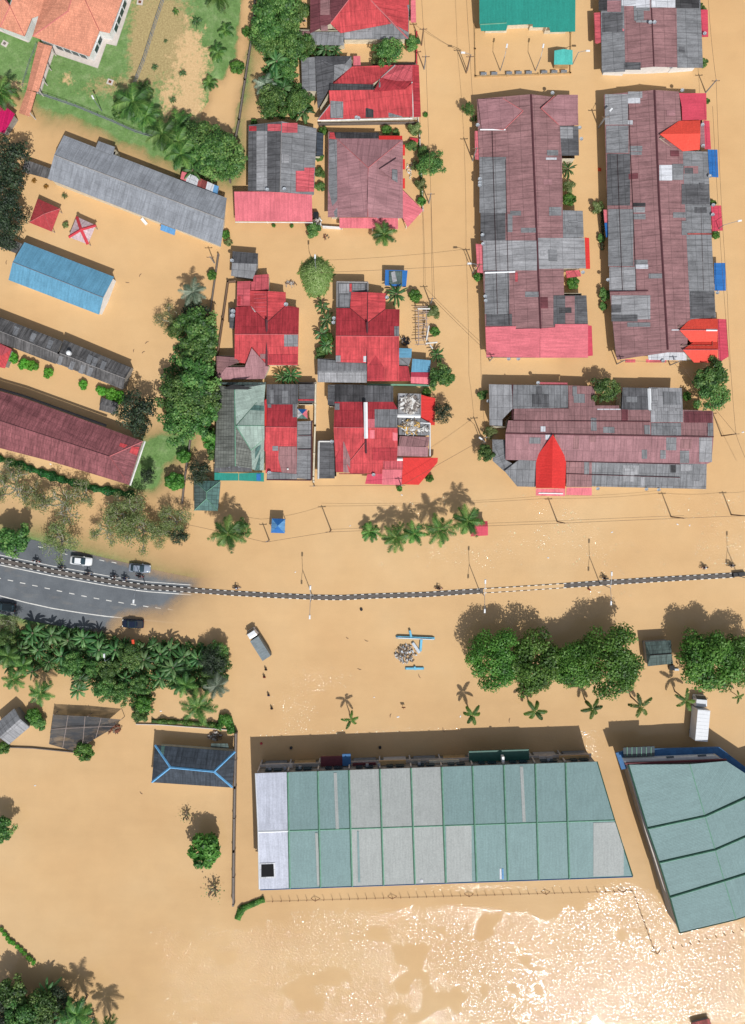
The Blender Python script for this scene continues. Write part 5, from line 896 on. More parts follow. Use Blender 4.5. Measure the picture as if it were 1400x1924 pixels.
def tmesh(name, vs, fs, tint, mat):
    me = bpy.data.meshes.new(name); me.from_pydata([tuple(v) for v in vs], [], fs); at = me.attributes.new('tint', 'FLOAT', 'FACE'); at.data.foreach_set('value', tint); me.materials.append(mat); me.update(); return me
def crown_mesh(name, R_, mat, seed, clumps=26, per=90, leaf=.32, flat=.62, lobes=None, sparse=0, cs=1.06):
    r = random.Random(seed); vs, fs, tn = [], [], []; cl = []
    ph = [r.uniform(0, 6.28) for _ in range(4)]
    for i in range(clumps):
        a = r.uniform(0, 6.28); q = math.sqrt(r.random()) * (.86 - .1 * (cs - 1) * 3); edge = 1 + .14 * math.sin(2 * a + ph[0]) + .10 * math.sin(3 * a + ph[1]) + .08 * math.sin(5 * a + ph[2])
        x, y = math.cos(a) * q * edge, math.sin(a) * q * edge; z = flat * (math.sqrt(max(0, 1 - q * q)) * r.uniform(.55, 1.0)) - .25 * r.random()
        cl.append((Vector((x, y, z)) * R_, cs * R_ * r.uniform(.17, .31) * (1.1 - .3 * q), r.uniform(-.32, .30)))
    for c, cr, ct in cl:
        n_ = int(per * (cr / (R_ * .24)) ** 2 * (1 - sparse))
        for j in range(n_):
            d = Vector((r.gauss(0, 1), r.gauss(0, 1), r.gauss(0.35, 1))).normalized(); rad = cr * (r.uniform(.72, 1.12) if r.random() < .8 else r.uniform(.2, 1.3))
            p = c + Vector((d.x, d.y, d.z * .8)) * rad; n = (d + Vector((r.uniform(-.7, .7), r.uniform(-.7, .7), r.uniform(0, .9)))); s_ = leaf * r.uniform(.6, 1.35)
            cards(vs, fs, tn, p, n, s_ * .5, s_ * .75, r.uniform(0, 3.14), min(1, max(0, .5 + ct + r.gauss(0, .2))))
    return tmesh(name, vs, fs, tn, mat), cl
def trunk_mb(h, r0, cl, seed, nb=9):
    r = random.Random(seed); mb = MB(); mb.tube([(0, 0, -1.2), (.05, .02, h * .35), (r.uniform(-.15, .15), r.uniform(-.15, .15), h * .75)], [r0 * 1.25, r0, r0 * .7], 8)
    for c, cr, _ in sorted(cl, key=lambda q: -q[1])[:nb]:
        t = c + Vector((0, 0, h)); mb.tube([(0, 0, h * .5), (t.x * .4, t.y * .4, h * .5 + (t.z - h * .5) * .55), (t.x, t.y, t.z)], [r0 * .5, r0 * .28, r0 * .1], 5)
    return mb
def make_tree(name, R_, mat, seed, h, **kw):
    me, cl = crown_mesh('crown', R_, mat, seed, **kw); root = empty(name, (0, 0, 0), None, 'tree'); o = bpy.data.objects.new('crown', me); col.objects.link(o); o.parent = root; o.location = (0, 0, h)
    trunk_mb(h, .05 * R_ + .05, cl, seed).obj('trunk', P['bark'], root); return root
def palm_mesh(nf, Lf, seed, mat, wid=.5, droop=.55, nl=22, lw=.07):
    r = random.Random(seed); vs, fs, tn = [], [], []
    for i in range(nf):
        a = 2 * math.pi * i / nf * 1.0 + r.uniform(-.22, .22); el = r.uniform(.05, .75) if i % 3 else r.uniform(.5, 1.05); l_ = Lf * r.uniform(.78, 1.08); t0 = r.uniform(.15, .8)
        pts = []; p = Vector((0, 0, .1)); e = el; st = l_ / 9
        aa = a
        for k in range(10): pts.append(p.copy()); p = p + Vector((math.cos(aa) * math.cos(e), math.sin(aa) * math.cos(e), math.sin(e))) * st; e -= droop * r.uniform(.2, .34); aa += r.uniform(-.05, .05)
        for k in range(9):   # rachis
            s_ = Vector((-math.sin(aa), math.cos(aa), 0)) * .035 * (1.2 - k / 9); b_ = len(vs); vs += [pts[k] - s_, pts[k] + s_, pts[k + 1] + s_, pts[k + 1] - s_]; fs.append((b_, b_ + 1, b_ + 2, b_ + 3)); tn.append(min(1, t0 + .3))
        for k in range(nl):
            f = .1 + .9 * k / (nl - 1); x = f * 9; i0 = min(8, int(x)); q = pts[i0].lerp(pts[i0 + 1], x - i0); d = (pts[i0 + 1] - pts[i0]).normalized(); sd = d.cross(Vector((0, 0, 1))).normalized()
            ll = Lf * .27 * wid * 2 * math.sin(math.pi * min(1, .12 + .83 * f)) ** .7 * r.uniform(.85, 1.1) + .08
            for sgn in (1, -1):
                if r.random() < .05: continue
                dr = (sd * sgn * .9 + d * .62 + Vector((0, 0, -.32 - .25 * r.random()))).normalized(); tip = q + dr * ll; w_ = d * lw; b_ = len(vs)
                vs += [q - w_, q + w_, tip + w_ * .25, tip - w_ * .25]; fs.append((b_, b_ + 1, b_ + 2, b_ + 3)); tn.append(min(1, max(0, t0 + r.gauss(0, .13))))
    return tmesh('crown', vs, fs, tn, mat)
def make_palm(name, nf, Lf, seed, h, mat='palm', lean=(0, 0), tr=.16, **kw):
    root = empty(name, (0, 0, 0), None, 'palm'); o = bpy.data.objects.new('crown', palm_mesh(nf, Lf, seed, LF[mat], **kw)); col.objects.link(o); o.parent = root; o.location = (lean[0], lean[1], h)
    MB().tube([(0, 0, -1.2), (lean[0] * .25, lean[1] * .25, h * .45), (lean[0] * .6, lean[1] * .6, h * .75), (lean[0], lean[1], h + .1)], [tr * 1.3, tr, tr * .85, tr * .8], 8).obj('trunk', P['bark'], root); return root
def banana_mesh(n, Lf, seed, mat, wd=.3):
    r = random.Random(seed); vs, fs, tn = [], [], []
    for i in range(n):
        a = i * 2.4 + r.uniform(-.3, .3); e = r.uniform(.35, 1.15); l_ = Lf * r.uniform(.7, 1.1); t0 = r.uniform(.15, .85); p = Vector((r.uniform(-.1, .1), r.uniform(-.1, .1), r.uniform(-.5, 0)))
        pts = []; K = 8
        for k in range(K + 1): pts.append(p.copy()); p = p + Vector((math.cos(a) * math.cos(e), math.sin(a) * math.cos(e), math.sin(e))) * l_ / K; e -= r.uniform(.14, .30)
        sd = Vector((-math.sin(a), math.cos(a), 0))
        for k in range(1, K):
            w0 = wd * math.sin(math.pi * (k - .6) / (K - .4)) ** .6 if k > 0 else .03; w1 = wd * math.sin(math.pi * min(K - .42, k + .4) / (K - .4)) ** .6 * (1 if r.random() > .2 else .75); up = Vector((0, 0, .10))
            for sg in (1, -1):
                b_ = len(vs); vs += [pts[k], pts[k] + sd * sg * w0 - up * w0 / wd, pts[k + 1] + sd * sg * w1 - up * w1 / wd, pts[k + 1]]; fs.append((b_, b_ + 1, b_ + 2, b_ + 3)); tn.append(min(1, max(0, t0 + (.12 * sg) + r.gauss(0, .06))))
    return tmesh('leaves', vs, fs, tn, mat)
def make_banana(seed, n=15, Lf=2.1, h=1.9, mat='banana', wd=.19):
    root = empty('banana_plant', (0, 0, 0), None, 'banana plant'); o = bpy.data.objects.new('leaves', banana_mesh(n, Lf, seed, LF[mat], wd)); col.objects.link(o); o.parent = root; o.location = (0, 0, h)
    MB().tube([(0, 0, -1.2), (0, 0, h)], [.17, .12], 8).obj('stem', P['bark'], root); return root
def bare_tree(name, R_, seed, h, mat='olive', nleaf=500, pale='bark_pale', lv=4):
    r = random.Random(seed); root = empty(name, (0, 0, 0), None, 'tree'); mb = MB(); tips = []
    def br(p, d, l_, rad, lev):
        q = p + d * l_ * .5; e = q + (d + Vector((r.uniform(-.3, .3), r.uniform(-.3, .3), r.uniform(-.1, .2)))).normalized() * l_ * .5; mb.tube([p, q, e], [rad, rad * .8, rad * .6], 5 if lev < 2 else 4)
        if lev >= lv: tips.append(e); return
        for _ in range(r.choice([2, 3, 3])):
            nd_ = (d + Vector((r.uniform(-1, 1), r.uniform(-1, 1), r.uniform(-.45, .45)))).normalized(); br(e, nd_, l_ * r.uniform(.6, .85), rad * .66, lev + 1)
        tips.append(e)
    mb.tube([(0, 0, -1.2), (0, 0, h * .5)], [.2, .16], 7)
    for i in range(5): a = i * 1.26 + r.uniform(-.3, .3); br(Vector((0, 0, h * .5)), Vector((math.cos(a), math.sin(a), .8)).normalized(), R_ * .42, .17, 1)
    mb.obj('branches', P[pale], root); vs, fs, tn = [], [], []
    for i in range(nleaf):
        c = r.choice(tips) + Vector((r.gauss(0, .4), r.gauss(0, .4), r.gauss(0, .3))); s_ = r.uniform(.12, .27); cards(vs, fs, tn, c, Vector((r.uniform(-1, 1), r.uniform(-1, 1), 1)), s_ * .5, s_ * .8, r.uniform(0, 3), min(1, max(0, r.gauss(.5, .25))))
    o = bpy.data.objects.new('foliage', tmesh('foliage', vs, fs, tn, LF[mat])); col.objects.link(o); o.parent = root; return root
PROTO = {}
def proto(k, f): PROTO[k] = [f, None]
proto('big', lambda: make_tree('broadleaf_tree', 5.2, LF['green2'], 11, 3.6, clumps=60, per=200, leaf=.34, flat=.62)); proto('big2', lambda: make_tree('broadleaf_tree', 5.2, LF['green2'], 17, 3.6, clumps=58, per=200, leaf=.36, flat=.6))
proto('tree', lambda: make_tree('broadleaf_tree', 3.2, LF['broad'], 21, 3.0, clumps=34, per=105, leaf=.32)); proto('tree2', lambda: make_tree('broadleaf_tree', 3.2, LF['broad'], 22, 3.0, clumps=30, per=110, leaf=.38)); proto('dark', lambda: make_tree('broadleaf_tree', 4.0, LF['dark'], 31, 3.5, clumps=46, per=110, leaf=.30)); proto('dark2', lambda: make_tree('broadleaf_tree', 3.6, LF['dark'], 33, 3.4, clumps=34, per=80, leaf=.32, sparse=.1))
proto('bush', lambda: make_tree('bush', 1.3, LF['broad'], 41, .8, clumps=18, per=70, leaf=.24, flat=.7, cs=1.5)); proto('bush2', lambda: make_tree('bush', 1.3, LF['green2'], 42, .8, clumps=18, per=70, leaf=.26, flat=.7, cs=1.5)); proto('shrub', lambda: make_tree('clipped_shrub', 1.0, LF['bright'], 43, .5, clumps=20, per=70, leaf=.20, flat=.75, cs=1.5)); proto('olivebush', lambda: make_tree('bush', 1.3, LF['olive'], 44, .8, clumps=15, per=45, cs=1.5, leaf=.26, flat=.7))
proto('palm', lambda: make_palm('coconut_palm', 15, 3.4, 51, 4.8, wid=.46, lw=.075)); proto('palm2', lambda: make_palm('coconut_palm', 13, 3.2, 52, 4.6, lean=(.5, -.3), wid=.46, lw=.075)); proto('palm3', lambda: make_palm('palm', 13, 2.6, 53, 2.0)); proto('palms', lambda: make_palm('coconut_palm', 13, 3.0, 54, 4.4, mat='silver'))
proto('young', lambda: make_palm('young_palm', 6, 2.1, 61, 3.9, mat='youngpalm', lean=(.35, -.5), tr=.10, wid=.34, droop=.62, nl=26)); proto('young2', lambda: make_palm('young_palm', 5, 2.0, 64, 3.9, mat='youngpalm', lean=(.45, -.6), tr=.10, wid=.34, droop=.6, nl=26))
proto('banana', lambda: make_banana(71)); proto('banana2', lambda: make_banana(72, 13, 2.4, 2.2, wd=.23)); proto('bananas', lambda: make_banana(73, 20, 1.7, 1.5, wd=.12))
proto('bare', lambda: bare_tree('sparse_tree', 3.8, 81, 3.0, nleaf=1800)); proto('bare2', lambda: bare_tree('sparse_tree', 3.6, 82, 2.8, nleaf=3300)); proto('twig', lambda: bare_tree('dead_shrub', 1.1, 83, .9, nleaf=60, pale='bark', lv=3))
def place(k, px, py, r_px, z, label, group=None, rz=None, name=None, cat=None, base_at=None):
    f, o = PROTO[k]
    base_r = {'big': 5.2, 'big2': 5.2, 'tree': 3.2, 'tree2': 3.2, 'dark': 4.0, 'dark2': 3.6, 'bush': 1.3, 'bush2': 1.3, 'shrub': 1.0, 'olivebush': 1.3, 'palm': 3.2, 'palm2': 3.1, 'palm3': 2.6, 'palms': 3.0, 'young': 1.9, 'young2': 1.8, 'banana': 1.9, 'banana2': 2.1, 'bananas': 1.5, 'bare': 3.8, 'bare2': 3.6, 'twig': 1.1}[k]
    q = W(px, py, z); s_ = r_px * S / base_r * .98
    if o is None: o = f(); PROTO[k][1] = o; r = o; first = True
    else: r = copy_tree(o); first = False
    g0 = zt(px, py) if abs(q.x) < 80 and abs(q.y) < 100 else 0
    r.location = (q.x, q.y, max(0, g0) - .02); r.rotation_euler = (0, 0, rnd.uniform(0, 6.28) if rz is None else rz)
    crown_h = {'big': 3.6, 'big2': 3.6, 'tree': 3.0, 'tree2': 3.0, 'dark': 3.5, 'dark2': 3.4}.get(k)
    sz = s_ * rnd.uniform(.95, 1.05)
    if crown_h and s_ > 0: sz = min(max(sz, .7), 1.3)
    if k.startswith('palm') or k.startswith('young'): sz = max(.45, min(1.1, s_))
    r.scale = (s_, s_, sz); r['label'] = label; r['category'] = cat or r.get('category', 'tree')
    if group: r['group'] = group
    elif 'group' in r.keys(): del r['group']
    if name: r.name = name
    return r
ORD0 = None
ORD = ['first', 'second', 'third', 'fourth', 'fifth', 'sixth', 'seventh', 'eighth', 'ninth', 'tenth', 'eleventh', 'twelfth', 'thirteenth', 'fourteenth', 'fifteenth', 'sixteenth', 'seventeenth', 'eighteenth', 'nineteenth', 'twentieth', 'twenty-first', 'twenty-second', 'twenty-third', 'twenty-fourth', 'twenty-fifth', 'twenty-sixth', 'twenty-seventh', 'twenty-eighth']
def series(items, what, group, byy=False, k=1.0):
    """items: (proto, px, py, r, z); labelled by kind and by order along the group"""
    its = sorted(items, key=lambda t: t[2] if byy else t[1]); cnt = {}
    for i, t in enumerate(its):
        kind = {'palm': 'coconut palm', 'palm2': 'leaning coconut palm', 'palm3': 'low stemless palm', 'palms': 'silvery grey palm', 'banana': 'banana plant', 'banana2': 'tall banana plant', 'bananas': 'spiky plant', 'tree': 'green tree', 'tree2': 'coarse tree', 'dark': 'dark tree', 'dark2': 'thin dark tree', 'bush': 'bush', 'bush2': 'bright bush', 'shrub': 'round clipped shrub', 'olivebush': 'olive bush', 'bare': 'half bare tree', 'bare2': 'dry olive tree', 'young': 'young palm', 'young2': 'small young palm', 'big': 'big tree', 'big2': 'big tree', 'twig': 'dead shrub'}[t[0]]
        cnt[kind] = cnt.get(kind, 0) + 1
        place(t[0], t[1], t[2], t[3] * k, t[4], '%s %s from the %s %s' % (ORD[cnt[kind] - 1], kind, 'top' if byy else 'left', what), group)
# big crowns south of the road
for k, x, y, r, z, l in (('big', 930, 1238, 56, 5, 'dark green broad tree, left end of the dense crown group below the main road'), ('big2', 1000, 1248, 60, 5, 'broad green tree merging into the middle of the crown group below the main road'), ('big2', 1080, 1248, 52, 5, 'bright green tree between the two humps of the crown group'), ('big', 1145, 1240, 66, 5, 'rounded green tree at the right end of the crown group, beside the dark booth'), ('big2', 1330, 1238, 62, 5, 'large round green tree right of the dark roofed booth'), ('big', 1392, 1240, 50, 5, 'bright green tree cut by the right edge beside the white truck')): place(k, x, y, r, z, l, 'big trees below the main road')
for k, x, y, r, z, l, rz in (('young2', 655, 1346, 17, 3.6, 'smallest young palm, two fronds left, standing alone in open water', .3), ('young', 883, 1337, 22, 4, 'young palm standing in open water left of the big crown group', 1.0), ('young', 1001, 1329, 25, 4, 'young palm just under the big crown group, second of the palm line', 2.2), ('young', 1109, 1324, 23, 4, 'young palm below the gap between the two crown humps', 3.3), ('young2', 1197, 1318, 24, 4, 'young palm under the right end of the crown group', 4.2), ('young2', 1282, 1308, 22, 4, 'young palm beside the white truck cab', 5.0), ('young2', 1386, 1306, 12, 3, 'withered young palm stump at the right edge', .5)):
    o = place(k, x, y, r, z, l, 'young palms in a line in the flood', rz=0); o.rotation_euler[2] = 0
    for c in o.children:
        if c.name.startswith('crown'): c.rotation_euler[2] = rz
# roadside palms
for k, x, y, r, l in (('palm3', 695, 1001, 22, 'leftmost and smallest palm of the roadside palm row'), ('palm2', 738, 1012, 31, 'yellow-green palm, second from the left in the roadside row'), ('palm', 779, 1003, 26, 'middle palm of the roadside row'), ('palm2', 829, 1001, 33, 'broad palm, fourth from the left in the roadside row'), ('palm', 879, 979, 34, 'dark palm covering the red kiosk, right end of the roadside row')): place(k, x, y, r, 5.2, l, 'roadside palm row')
place('palm', 430, 1003, 37, 4.8, 'tall palm with long fronds standing in the flooded road left of the blue kiosk'); place('tree', 455, 992, 19, 2.4, 'small round tree tucked behind the palm left of the blue kiosk')
place('palm', 722, 440, 27, 4.5, 'palm in the street in front of the maroon hip roof house')
# street and garden trees
for k, x, y, r, z, l in (('tree', 812, 305, 27, 4, 'round dense tree at the street corner of the maroon hip roof house'), ('bush', 795, 282, 12, 2, 'small tree touching the round dense tree'), ('bush', 773, 272, 11, 1.5, 'round bush beside the red table at the maroon hip roof house'), ('olivebush', 790, 345, 13, 1.5, 'olive bush lowest in the garden of the maroon hip roof house'), ('olivebush', 781, 310, 11, 1.5, 'olive bush by the white garden ornaments'), ('bush2', 793, 376, 9, 1.5, 'thin green bush on the garden wall corner'), ('olivebush', 779, 240, 15, 2, 'olive bush between the second and the maroon hip roof houses'), ('bush2', 727, 243, 10, 1.2, 'bright bush behind the maroon hip roof house'), ('bush', 745, 248, 8, 1.2, 'small dark bush behind the maroon hip roof house'), ('tree', 729, 98, 29, 3, 'leafy garden tree between the two top red roofed houses'), ('bush', 775, 76, 15, 2.5, 'street bush beside the lamp post near the top'), ('olivebush', 713, 108, 16, 2, 'pale green bush beside the leafy garden tree'), ('bush2', 800, 214, 5, .8, 'tiny bright plant alone in the street'), ('bush', 772, 25, 8, 1, 'narrow bush along the pink awning at the top'),
                      ('tree', 880, 207, 13, 2, 'small round street tree left of the long terrace row'), ('bush', 892, 221, 6, 1, 'tiny bush touching the terrace row wall'), ('bush', 908, 741, 10, 1.5, 'bush at the left end of the horizontal terrace row'), ('tree2', 912, 852, 19, 2, 'leafy tree at the lower left corner of the horizontal terrace row'), ('olivebush', 923, 812, 14, 2, 'yellowish bush above the corner tree'), ('tree', 1137, 731, 28, 3.6, 'round tree growing through the gap in the horizontal terrace row'), ('tree2', 1336, 710, 36, 4, 'upper of two dense green trees right of the horizontal terrace row'), ('tree', 1337, 742, 34, 4, 'lower of two dense green trees right of the horizontal terrace row'),
                      ('olivebush', 1124, 388, 14, 2, 'bush against the left wall of the longest terrace row'), ('bush', 1132, 445, 8, 1.5, 'bush under the small blue awning of the longest terrace row'), ('bush', 1137, 552, 12, 1.5, 'bush beside the light grey patch of the longest terrace row'), ('bush', 1135, 574, 8, 1.2, 'small bush lower beside the longest terrace row'), ('bananas', 1068, 315, 19, 2.5, 'broad leaved plant in the notch of the long terrace row'), ('olivebush', 1070, 350, 14, 1.5, 'grassy bush, upper one in the terrace row notch'), ('bush2', 1070, 375, 13, 1.2, 'grassy bush, lower one in the terrace row notch'), ('bush2', 1077, 530, 13, 1.5, 'bright plant in the small lower notch of the long terrace row'), ('bush2', 899, 519, 9, 1.5, 'bright bush below the left pink awning of the long terrace row'),
                      ('bush', 1325, 115, 9, 1.5, 'bush at the lower right corner of the top right terrace'), ('bush', 1323, 8, 9, 2, 'bush at the very top right beside the terrace'), ('bush2', 1331, 187, 6, 1.2, 'tiny bush beside the crimson flat roof'), ('bush2', 1340, 381, 8, 1.2, 'small bush above the crimson side awning'), ('bush2', 1347, 440, 8, 1.2, 'small bush below the crimson side awning'), ('bush2', 1291, 744, 9, 1, 'weedy bush at the right end of the horizontal terrace row'),
                      ('tree2', 828, 708, 27, 2.5, 'leafy banana-like tree right of the pink roofed shed'), ('dark2', 829, 777, 22, 2, 'dull green shrub beside the bright red awning'), ('bananas', 822, 665, 17, 2, 'spiky plant above the leafy tree by the blue shed'), ('bush2', 818, 622, 10, 1.5, 'round bush beside the broken timber frame'), ('olivebush', 815, 586, 15, 2, 'dry spiky bush at the top of the broken timber frame'), ('bananas', 745, 552, 24, 2.5, 'banana clump in front of the blue tarpaulin shelter'), ('bush2', 780, 556, 13, 1.2, 'creeping green bush right of the tarpaulin shelter'), ('bush2', 801, 738, 10, 1, 'bright creeper on the wall above the red awning'), ('bush2', 751, 918, 6, .8, 'tiny round bush in front of the bright red corner awning'), ('bush2', 807, 899, 8, .8, 'small bush at the tip of the bright red corner awning'),
                      ('bananas', 529, 707, 19, 3.5, 'left of two spiky plants below the left red cross gabled house'), ('bananas', 545, 703, 21, 3.5, 'right of two spiky plants below the left red cross gabled house'), ('bush', 588, 432, 15, 1.5, 'leafy bush at the gate below the pink porch'), ('bush2', 397, 515, 10, 1.5, 'bright bush on the wall left of the small grey gabled shed'), ('bush2', 424, 440, 9, 1, 'upper creeper beside the pale school block end'), ('olivebush', 428, 455, 9, 1, 'lower creeper beside the pale school block end'), ('bush2', 600, 295, 9, 1, 'small bush between the grey gable and maroon hip houses, upper'), ('bush', 601, 325, 11, 1, 'bush between the grey gable and maroon hip houses, middle'), ('bush', 601, 350, 10, 1, 'bush between the grey gable and maroon hip houses, lower'), ('bush2', 514, 423, 4, .6, 'tiny plant in front of the pink porch, left'), ('bush2', 548, 424, 4, .6, 'tiny plant in front of the pink porch, right'), ('bush2', 607, 246, 9, 1, 'light bush behind the grey gabled house corner'), ('bush2', 477, 229, 7, 1, 'small bush at the top left corner of the grey gabled house'), ('bush2', 464, 60, 10, 1, 'bright bush on the field wall near the top')):
    place(k, x, y, r, z, l)
# lane garden between the two red pairs
series([('banana', 605, 575, 17, 2.5), ('banana2', 614, 600, 19, 2.5), ('banana', 604, 625, 18, 2.5), ('banana2', 613, 648, 17, 2.5), ('bush', 603, 662, 13, 1.5), ('bush2', 616, 636, 12, 1.5)], 'between the two red cross gabled houses', 'garden plants between the red houses', True)
# soft rounded bamboo-like clump in the street
def tuft(name, R_, mat, seed, n, h, ln=.9):
    r = random.Random(seed); vs, fs, tn = [], [], []
    for i in range(n):
        a = r.uniform(0, 6.28); q = math.sqrt(r.random()) * (1 + .38 * r.random() ** 3); z = max(.3, h * (1 - q * q * .75)) * r.uniform(.35, 1.05); p = Vector((math.cos(a) * q * R_ * (1 + .15 * math.sin(3 * a)), math.sin(a) * q * R_ * 1.25, z)); d = Vector((math.cos(a) * q + r.uniform(-.3, .3), math.sin(a) * q + r.uniform(-.3, .3), .10 - q * .35)).normalized() * ln * r.uniform(.6, 1.2)
        nn_ = Vector((math.cos(a) * q * .5, math.sin(a) * q * .5, 1)) + Vector((r.uniform(-.5, .5), r.uniform(-.5, .5), 0)); cards(vs, fs, tn, p, nn_, ln * r.uniform(.3, .6), .16, r.uniform(0, 6.3), min(1, max(0, r.gauss(.5, .2) + (.15 - q * .2))))
    return tmesh('crown', vs, fs, tn, mat)
p = W(593, 514, 3); root = empty('bamboo_clump', (p.x, p.y, 0), 'soft rounded feathery green bamboo clump standing in the street with a lamp through it', 'bamboo'); o = bpy.data.objects.new('crown', tuft('t', 2.6, leafmat('leaf_bamboo', [C(96, 130, 56), C(150, 182, 100), C(204, 220, 156)], .45), 5, 4200, 3.4, 1.1)); col.objects.link(o); o.parent = root; mb = MB()
for i in range(12): a = i * 1.3; mb.tube([(.3 * math.cos(a), .3 * math.sin(a), -1.2), (1.2 * math.cos(a), 1.4 * math.sin(a), 3.0)], [.05, .03], 5)
mb.obj('stems', P['bark'], root)
# top strip of trees beside the field wall
series([('tree', 520, 12, 36, 4), ('tree2', 500, 50, 28, 4), ('tree', 540, 40, 26, 4), ('tree', 498, 78, 24, 3), ('dark', 512, 30, 22, 3.5), ('tree', 552, 88, 27, 3), ('bush', 566, 15, 15, 2), ('banana2', 520, 115, 24, 3), ('bananas', 538, 95, 22, 2.5), ('tree2', 538, 130, 19, 2.5), ('banana', 512, 150, 22, 2.5), ('banana2', 532, 168, 22, 2.5), ('tree', 512, 197, 27, 2.5), ('tree', 562, 190, 22, 2.5), ('banana', 570, 212, 20, 2), ('banana', 612, 95, 19, 2), ('banana', 630, 92, 15, 2), ('tree', 575, 85, 18, 2.5), ('palms', 500, 165, 20, 2.5), ('palm3', 530, 45, 22, 3)], 'in the tree strip beside the field wall', 'tree strip beside the field wall', True, 1.18)
# field palms, plants
series([('palm', 258, 203, 34, 3), ('palm2', 285, 232, 26, 3), ('palm3', 335, 238, 30, 2.5), ('palm', 312, 262, 30, 3), ('palm2', 345, 270, 30, 3), ('palm', 345, 300, 28, 3), ('tree2', 232, 212, 18, 1.5), ('palm3', 275, 172, 16, 1), ('palm2', 372, 290, 24, 3)], 'along the fence below the grassy field', 'palms along the fence below the field', k=1.2)
series([('tree', 385, 268, 34, 3), ('tree', 418, 288, 38, 3.5), ('tree2', 398, 305, 34, 3), ('banana', 362, 320, 22, 2.5), ('tree', 432, 318, 22, 2.5)], 'in the dense clump at the field corner', 'dense clump at the field corner', k=1.2)
series([('palm2', 420, 6, 30, 2), ('palm3', 425, 62, 18, 1), ('palm3', 411, 104, 20, 1), ('palm3', 395, 158, 17, 1), ('bush2', 447, 128, 14, 1), ('palm3', 332, 25, 7, .5), ('bananas', 292, 128, 8, .6), ('bananas', 345, 140, 9, .6), ('bananas', 325, 190, 8, .6), ('bananas', 312, 78, 5, .5), ('bananas', 372, 45, 12, .6)], 'out on the grassy field', 'small palms on the field', True)
place('palm', 10, 185, 34, 3.5, 'palm over the end of the tiled walkway at the left edge')
# left edge, dark trees
for x, y, r, l in ((14, 300, 44, 'topmost of the dark trees at the left edge beside the covered walkway'), (8, 355, 44, 'middle dark tree at the left edge'), (12, 405, 38, 'dark tree at the left edge level with the red pavilion'), (4, 440, 30, 'lowest of the dark trees at the left edge')): place('dark' if y % 2 else 'dark2', x, y, r, 4.5, l, 'dark trees at the left edge')
place('olivebush', 123, 422, 7, .8, 'tiny bush between the two pavilions'); place('bananas', 121, 368, 7, .5, 'tiny plant sticking out of the water above the pavilions')
for x, y, r, l in ((25, 672, 11, 'clipped shrub beside the small red shelter'), (47, 685, 11, 'left of two touching clipped shrubs'), (62, 687, 11, 'right of two touching clipped shrubs'), (92, 701, 10, 'clipped shrub alone, fourth of the shrub row'), (157, 723, 9, 'clipped shrub alone below the right half of the dark block'), (191, 735, 10, 'clipped shrub just above the lone hut'), (210, 741, 12, 'left of two clipped shrubs touching the dark tree'), (226, 747, 12, 'rightmost clipped shrub, under the dark tree')): place('shrub', x, y, r, .7, l, 'row of clipped shrubs')
place('dark2', 252, 770, 42, 4.5, 'dark thin crowned tree at the right end of the maroon hall'); place('dark', 262, 800, 22, 3.5, 'smaller dark tree below the thin crowned one')
# trees left of the boundary wall
series([('palms', 366, 552, 24, 3), ('bare2', 316, 600, 22, 3), ('dark2', 368, 585, 26, 4), ('tree2', 372, 610, 34, 5), ('tree', 330, 618, 15, 3), ('tree', 378, 632, 30, 5), ('tree2', 370, 655, 32, 6), ('tree', 330, 735, 34, 6), ('tree2', 368, 710, 38, 6), ('tree', 350, 760, 40, 6), ('tree2', 385, 745, 30, 5), ('tree', 340, 795, 36, 5), ('tree2', 378, 785, 30, 5)], 'in the tree belt left of the long lane', 'tall tree belt left of the lane', True, 1.18)
series([('bush2', 396, 828, 18, 2), ('bush', 399, 850, 14, 2), ('dark2', 372, 888, 26, 3), ('bush2', 328, 905, 19, 2), ('bush2', 345, 858, 14, 1.5), ('bush', 396, 812, 12, 1.5), ('dark2', 280, 895, 17, 1.5)], 'around the small lawn by the green-grey house', 'bushes around the small lawn', True)
series([('bare', 22, 920, 40, 4), ('bare', 12, 890, 26, 3.5), ('bare', 112, 948, 44, 4), ('bare2', 112, 1018, 34, 3), ('tree2', 30, 1015, 34, 3), ('bare2', 242, 975, 44, 4), ('bare2', 265, 1000, 36, 3.5), ('bare', 150, 930, 30, 4), ('bare2', 326, 982, 32, 3.5), ('dark2', 335, 1005, 20, 2.5), ('bare', 200, 1000, 30, 2), ('bare2', 225, 955, 26, 3.5), ('bare2', 60, 930, 24, 3), ('bare2', 296, 1005, 24, 3)], 'in the dry tree belt above the road', 'dry trees above the road')
